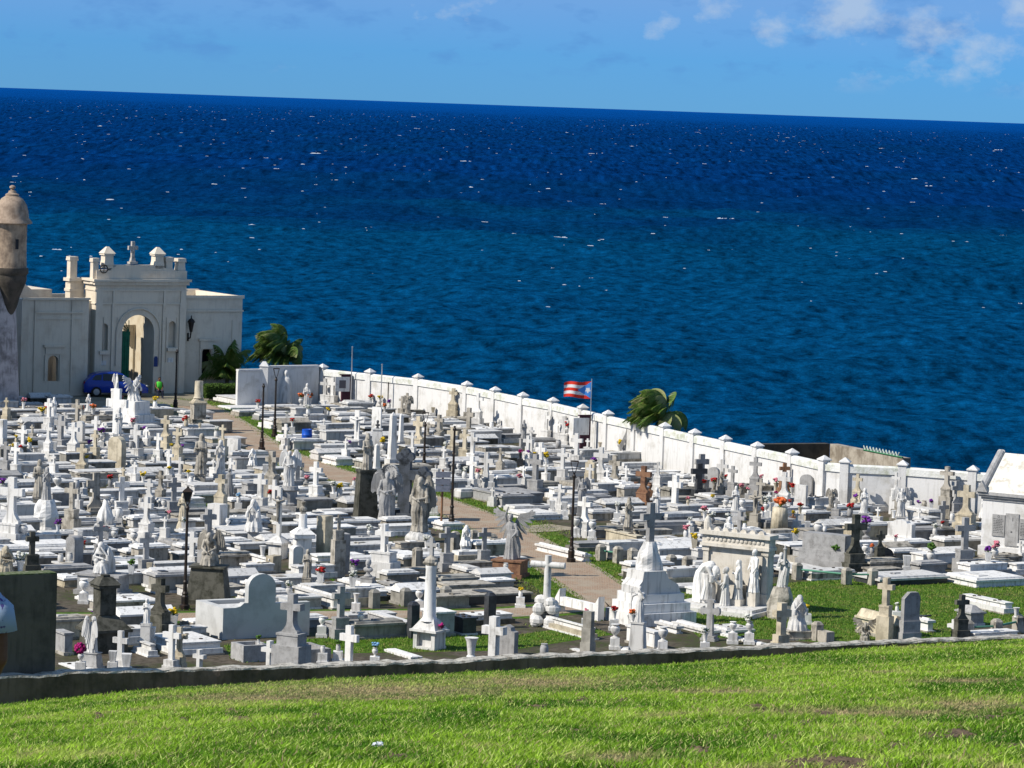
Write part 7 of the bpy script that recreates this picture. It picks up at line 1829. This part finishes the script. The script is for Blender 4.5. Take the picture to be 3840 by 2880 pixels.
def visitor():
    g = ray(-152, 2400); g = g*(21/g.y); x, y = g.x, 21.0; zg = lawn_z(x, y); root = empty("person", (x, y, zg), R(10)); tag(root, 'person in a light blue patterned shirt, cut off by the left edge', 'person')
    mb = MB()
    limb(mb, [(0, 0, .92), (0, .01, 1.1), (0, 0, 1.34)], [.17, .16, .15]); limb(mb, [(0, 0, 1.42), (0, .0, 1.52)], [.06, .055]); mb.ell((0, 0, 1.63), (.075, .095, .115), 12, 9); mb.ell((0, .095, 1.61), (.015, .025, .022), 6, 5); mb.ell((0, .08, 1.56), (.03, .015, .01), 6, 4)
    for s_ in (-1, 1):
        mb.ell((s_*.075, 0, 1.62), (.012, .02, .03), 6, 4)
        limb(mb, [(s_*.10, 0, .9), (s_*.11, .0, .50), (s_*.11, -.02, .09)], [.105, .07, .045]); mb.ell((s_*.12, .06, .04), (.045, .12, .04), 8, 5)
        sh = (s_*.205, 0, 1.36); el = (s_*.245, -.02, 1.06); ha = (s_*.225, .02, .83)
        if s_ > 0: el = (.225, .0, 1.04); ha = (.17, .10, .84)
        limb(mb, [sh, el, ha], [.075, .062, .036]); d = (Vector(ha)-Vector(el)).normalized(); q = Vector(ha)+d*.05; mb.ell(tuple(q), (.022, .04, .05), 8, 6)
        for k in range(4): b0 = q+Vector((0, (k-1.5)*.018, -.03)); limb(mb, [tuple(b0), tuple(b0+Vector((0, .004, -.035-.004*(k in (1, 2))))), tuple(b0+Vector((-s_*.012, .006, -.062-.006*(k in (1, 2)))))], [.010, .0095, .008])
        limb(mb, [tuple(q+Vector((0, .03, .0))), tuple(q+Vector((-s_*.01, .055, -.03))), tuple(q+Vector((-s_*.015, .055, -.055)))], [.013, .011, .009])
    me = bpy.data.meshes.new("body"); me.from_pydata(mb.v, [], mb.f); ob = bpy.data.objects.new("t", me); COL.objects.link(ob); md = ob.modifiers.new("r", 'REMESH'); md.mode = 'VOXEL'; md.voxel_size = .009; ss = ob.modifiers.new("s", 'SMOOTH'); ss.iterations = 2
    m2 = bpy.data.meshes.new_from_object(ob.evaluated_get(bpy.context.evaluated_depsgraph_get())); bpy.data.objects.remove(ob); m2.shade_smooth(); m2.materials.clear(); m2.materials.append(SK); b = bpy.data.objects.new("body", m2); COL.objects.link(b); b.parent = root
    s = MB(); robe(s, [(0, 0, .86, .22, .19), (0, 0, 1.1, .20, .18), (0, 0, 1.32, .23, .17), (0, 0, 1.42, .16, .12), (0, 0, 1.45, .08, .08)], 6, .04)
    for s_ in (-1, 1): s.tube([(s_*.16, 0, 1.39), (s_*.235, -.005, 1.32), (s_*.25, -.01, 1.20)], [.08, .085, .088], 14)
    s.build("shirt", SH, root, smooth=True); sk = MB(); robe(sk, [(0, 0, .42, .24, .21), (0, 0, .7, .22, .19), (0, 0, .9, .205, .17)], 7, .06); sk.build("skirt", NV, root, smooth=True)
    h = MB(); h.ell((0, -.03, 1.66), (.10, .105, .12), 12, 8); h.ell((0, -.08, 1.52), (.08, .05, .14), 10, 7); h.build("hair", HR, root, smooth=True)
    w = MB(); w.lathe([(.05, -.02), (.055, -.02), (.055, .02), (.05, .02)], 12, Matrix.Translation((.185, .08, .88)) @ Matrix.Rotation(.5, 4, 'X')); w.build("wristband", RB, root)
visitor()
def litter():
    rv = ray(1417, 2818); d_ = 34.0
    for it in range(30): p = rv*(d_/rv.y); d_ = max(24, min(d_-(lawn_z(p.x, d_)-p.z)*28, 90))
    p = rv*(d_/rv.y); root = empty("plastic_scrap", (p.x, p.y, lawn_z(p.x, p.y)+.05)); tag(root, 'crumpled pale blue white plastic scrap lying in the grass', 'litter'); mb = MB(); rr = random.Random(9); n = 7; vs = [(rr.uniform(-.02, .02)+(i-3)*.018, rr.uniform(-.03, .03)+(j-3)*.02, rr.uniform(-.02, .035)+.02) for i in range(n) for j in range(n)]
    mb.add(vs, [(i*n+j, (i+1)*n+j, (i+1)*n+j+1, i*n+j+1) for i in range(n-1) for j in range(n-1)]); mb.build("crumpled_sheet", material('thin_plastic', (.75,.82,.88), None, bump=0), root)
litter()

def cemetery_grass():
    rng = np.random.default_rng(6); pts = []
    for q in QG[::1]:
        for k in range(520): pts.append((q.x+rng.uniform(-3.2, 3.2), q.y+rng.uniform(-1.2, 1.2)))
    def inpoly(x, y, poly):
        c = False; n = len(poly); j = n-1
        for i in range(n):
            if (poly[i].y > y) != (poly[j].y > y) and x < (poly[j].x-poly[i].x)*(y-poly[i].y)/(poly[j].y-poly[i].y)+poly[i].x: c = not c
            j = i
        return c
    for L_ in LAWNS:
        x0, x1, y0, y1 = min(p.x for p in L_), max(p.x for p in L_), min(p.y for p in L_), max(p.y for p in L_)
        for k in range(int((x1-x0)*(y1-y0)*90)):
            x, y = rng.uniform(x0, x1), rng.uniform(y0, y1)
            if inpoly(x, y, L_): pts.append((x, y))
    occ = np.array([(o[0], o[1]) for o in OCC]); 
    for o in OCC[::2]:
        for k in range(26):
            a, b = rng.uniform(-1, 1), rng.choice([-1, 1]); 
            if rng.random() < .5: a, b = b, a
            pts.append((o[0]+o[2]*o[4]*a*1.02-o[3]*o[5]*b*1.06, o[1]+o[3]*o[4]*a*1.02+o[2]*o[5]*b*1.06))
    mb = MB(); vs = []; fs = []
    qq = np.array([(a.x, a.y) for a in Q1]); q2 = np.array([(a.x, a.y) for a in Q2])
    for x, y in pts:
        if np.hypot(qq[:, 0]-x, qq[:, 1]-y).min() < 1.25 or np.hypot(q2[:, 0]-x, q2[:, 1]-y).min() < 1.0: continue
        h = rng.uniform(.03, .10); w = .022; a = rng.uniform(0, 3.14); dx, dy = w*math.cos(a), w*math.sin(a); n = len(vs)
        vs += [(x-dx, y-dy, GZ), (x+dx, y+dy, GZ), (x+rng.normal(0, .03), y+rng.normal(0, .03), GZ+h)]; fs.append((n, n+1, n+2))
    mb.v = vs; mb.f = fs; o = mb.build("cemetery_grass", material('short_turf_blades', (.12,.22,.02), (.24,.24,.07), 1.5, .45, .6, world_co=True, bump=0)); o['kind'] = 'stuff'; o['label'] = 'short green grass between the graves and along the brick path'; o['category'] = 'grass'
cemetery_grass()
# only the tombs that show largest stay single; the far small rest is one mass
def far_mass():
    auto_ = [t for t in TOMBS if t.name in AUTO_T]; named = len(TOMBS)-len(auto_)
    def size(t):
        x, y = pix(t.location); occ = .5 if (x < 0 or x > 3840) else 1
        return occ*(2.2/t.location.y)*(1+.3*len(t.children))
    auto_.sort(key=size, reverse=True); rest = auto_[max(0, 298-named):]
    mb = {}
    bpy.context.view_layer.update(); names = set()
    out = MB(); mats = []; mi = []
    for t in rest:
        for ch in list(t.children):
            M_ = ch.matrix_world; me = ch.data; o0 = len(out.v); mt = me.materials[0]
            if mt not in mats: mats.append(mt)
            for v in me.vertices: out.v.append(tuple(M_ @ v.co))
            for p in me.polygons: out.f.append(tuple(i+o0 for i in p.vertices)); mi.append(mats.index(mt))
            bpy.data.objects.remove(ch)
        names.add(t.name); 
    for t in rest: bpy.data.objects.remove(t)
    o = out.build("distant_tombs", mats); o.data.polygons.foreach_set('material_index', mi); o['kind'] = 'stuff'; o['label'] = 'crowded rows of small white tombs in the distance below the sea wall'; o['category'] = 'tombs'
def _alive(o):
    try: return o.name in bpy.data.objects
    except ReferenceError: return False
AUTO_T = set(p[0].name for p in PEND if p[0].get('category') == 'tomb')
far_mass()
PEND = [p for p in PEND if _alive(p[0])]
# ---------------------------------------------------------------- labels that single things out by their nearest landmark
ORD = ['nearest', 'second', 'third', 'fourth', 'fifth', 'sixth', 'seventh', 'eighth', 'ninth', 'tenth', 'eleventh', 'twelfth']
def finish_labels():
    groups = {}
    for o, look, x, y in PEND:
        best = []
        for ph, mx, my in MARKS:
            dx, dy = x-mx, (y-my)*1.6; best.append((math.hypot(dx, dy), ph, dx, dy))
        best.sort(); d, ph, dx, dy = best[0]
        if d < 14: rel = 'close to'
        elif abs(dx) >= abs(dy): rel = 'to the right of' if dx > 0 else 'to the left of'
        else: rel = 'in front of' if dy > 0 else 'behind'
        groups.setdefault((look, rel, ph), []).append((d, o))
    for (look, rel, ph), lst in groups.items():
        if len((look+' '+rel+' '+ph).split()) > 15: look = look.replace(' flowers in a', ' flowers,').replace(' white', '')
        if len((look+' '+rel+' '+ph).split()) > 13: rel = rel.replace('to the ', ''); look = look.replace('to the ', '').replace(' in a ', ' in ').replace(' marble', '').replace('weathered ', '').replace('dark mossy', 'mossy').replace(' tapered', '')
        rel = rel.replace('to the right', 'right').replace('to the left', 'left') if len((look+' '+rel+' '+ph).split()) > 12 else rel
        lst.sort(key=lambda t: t[0])
        for i, (d, o) in enumerate(lst):
            if len(lst) == 1: s = f"{look} {rel} the {ph}"
            else: s = f"{look}, {ORD[min(i, 11)]} {rel} the {ph}"
            o['label'] = s
finish_labels()
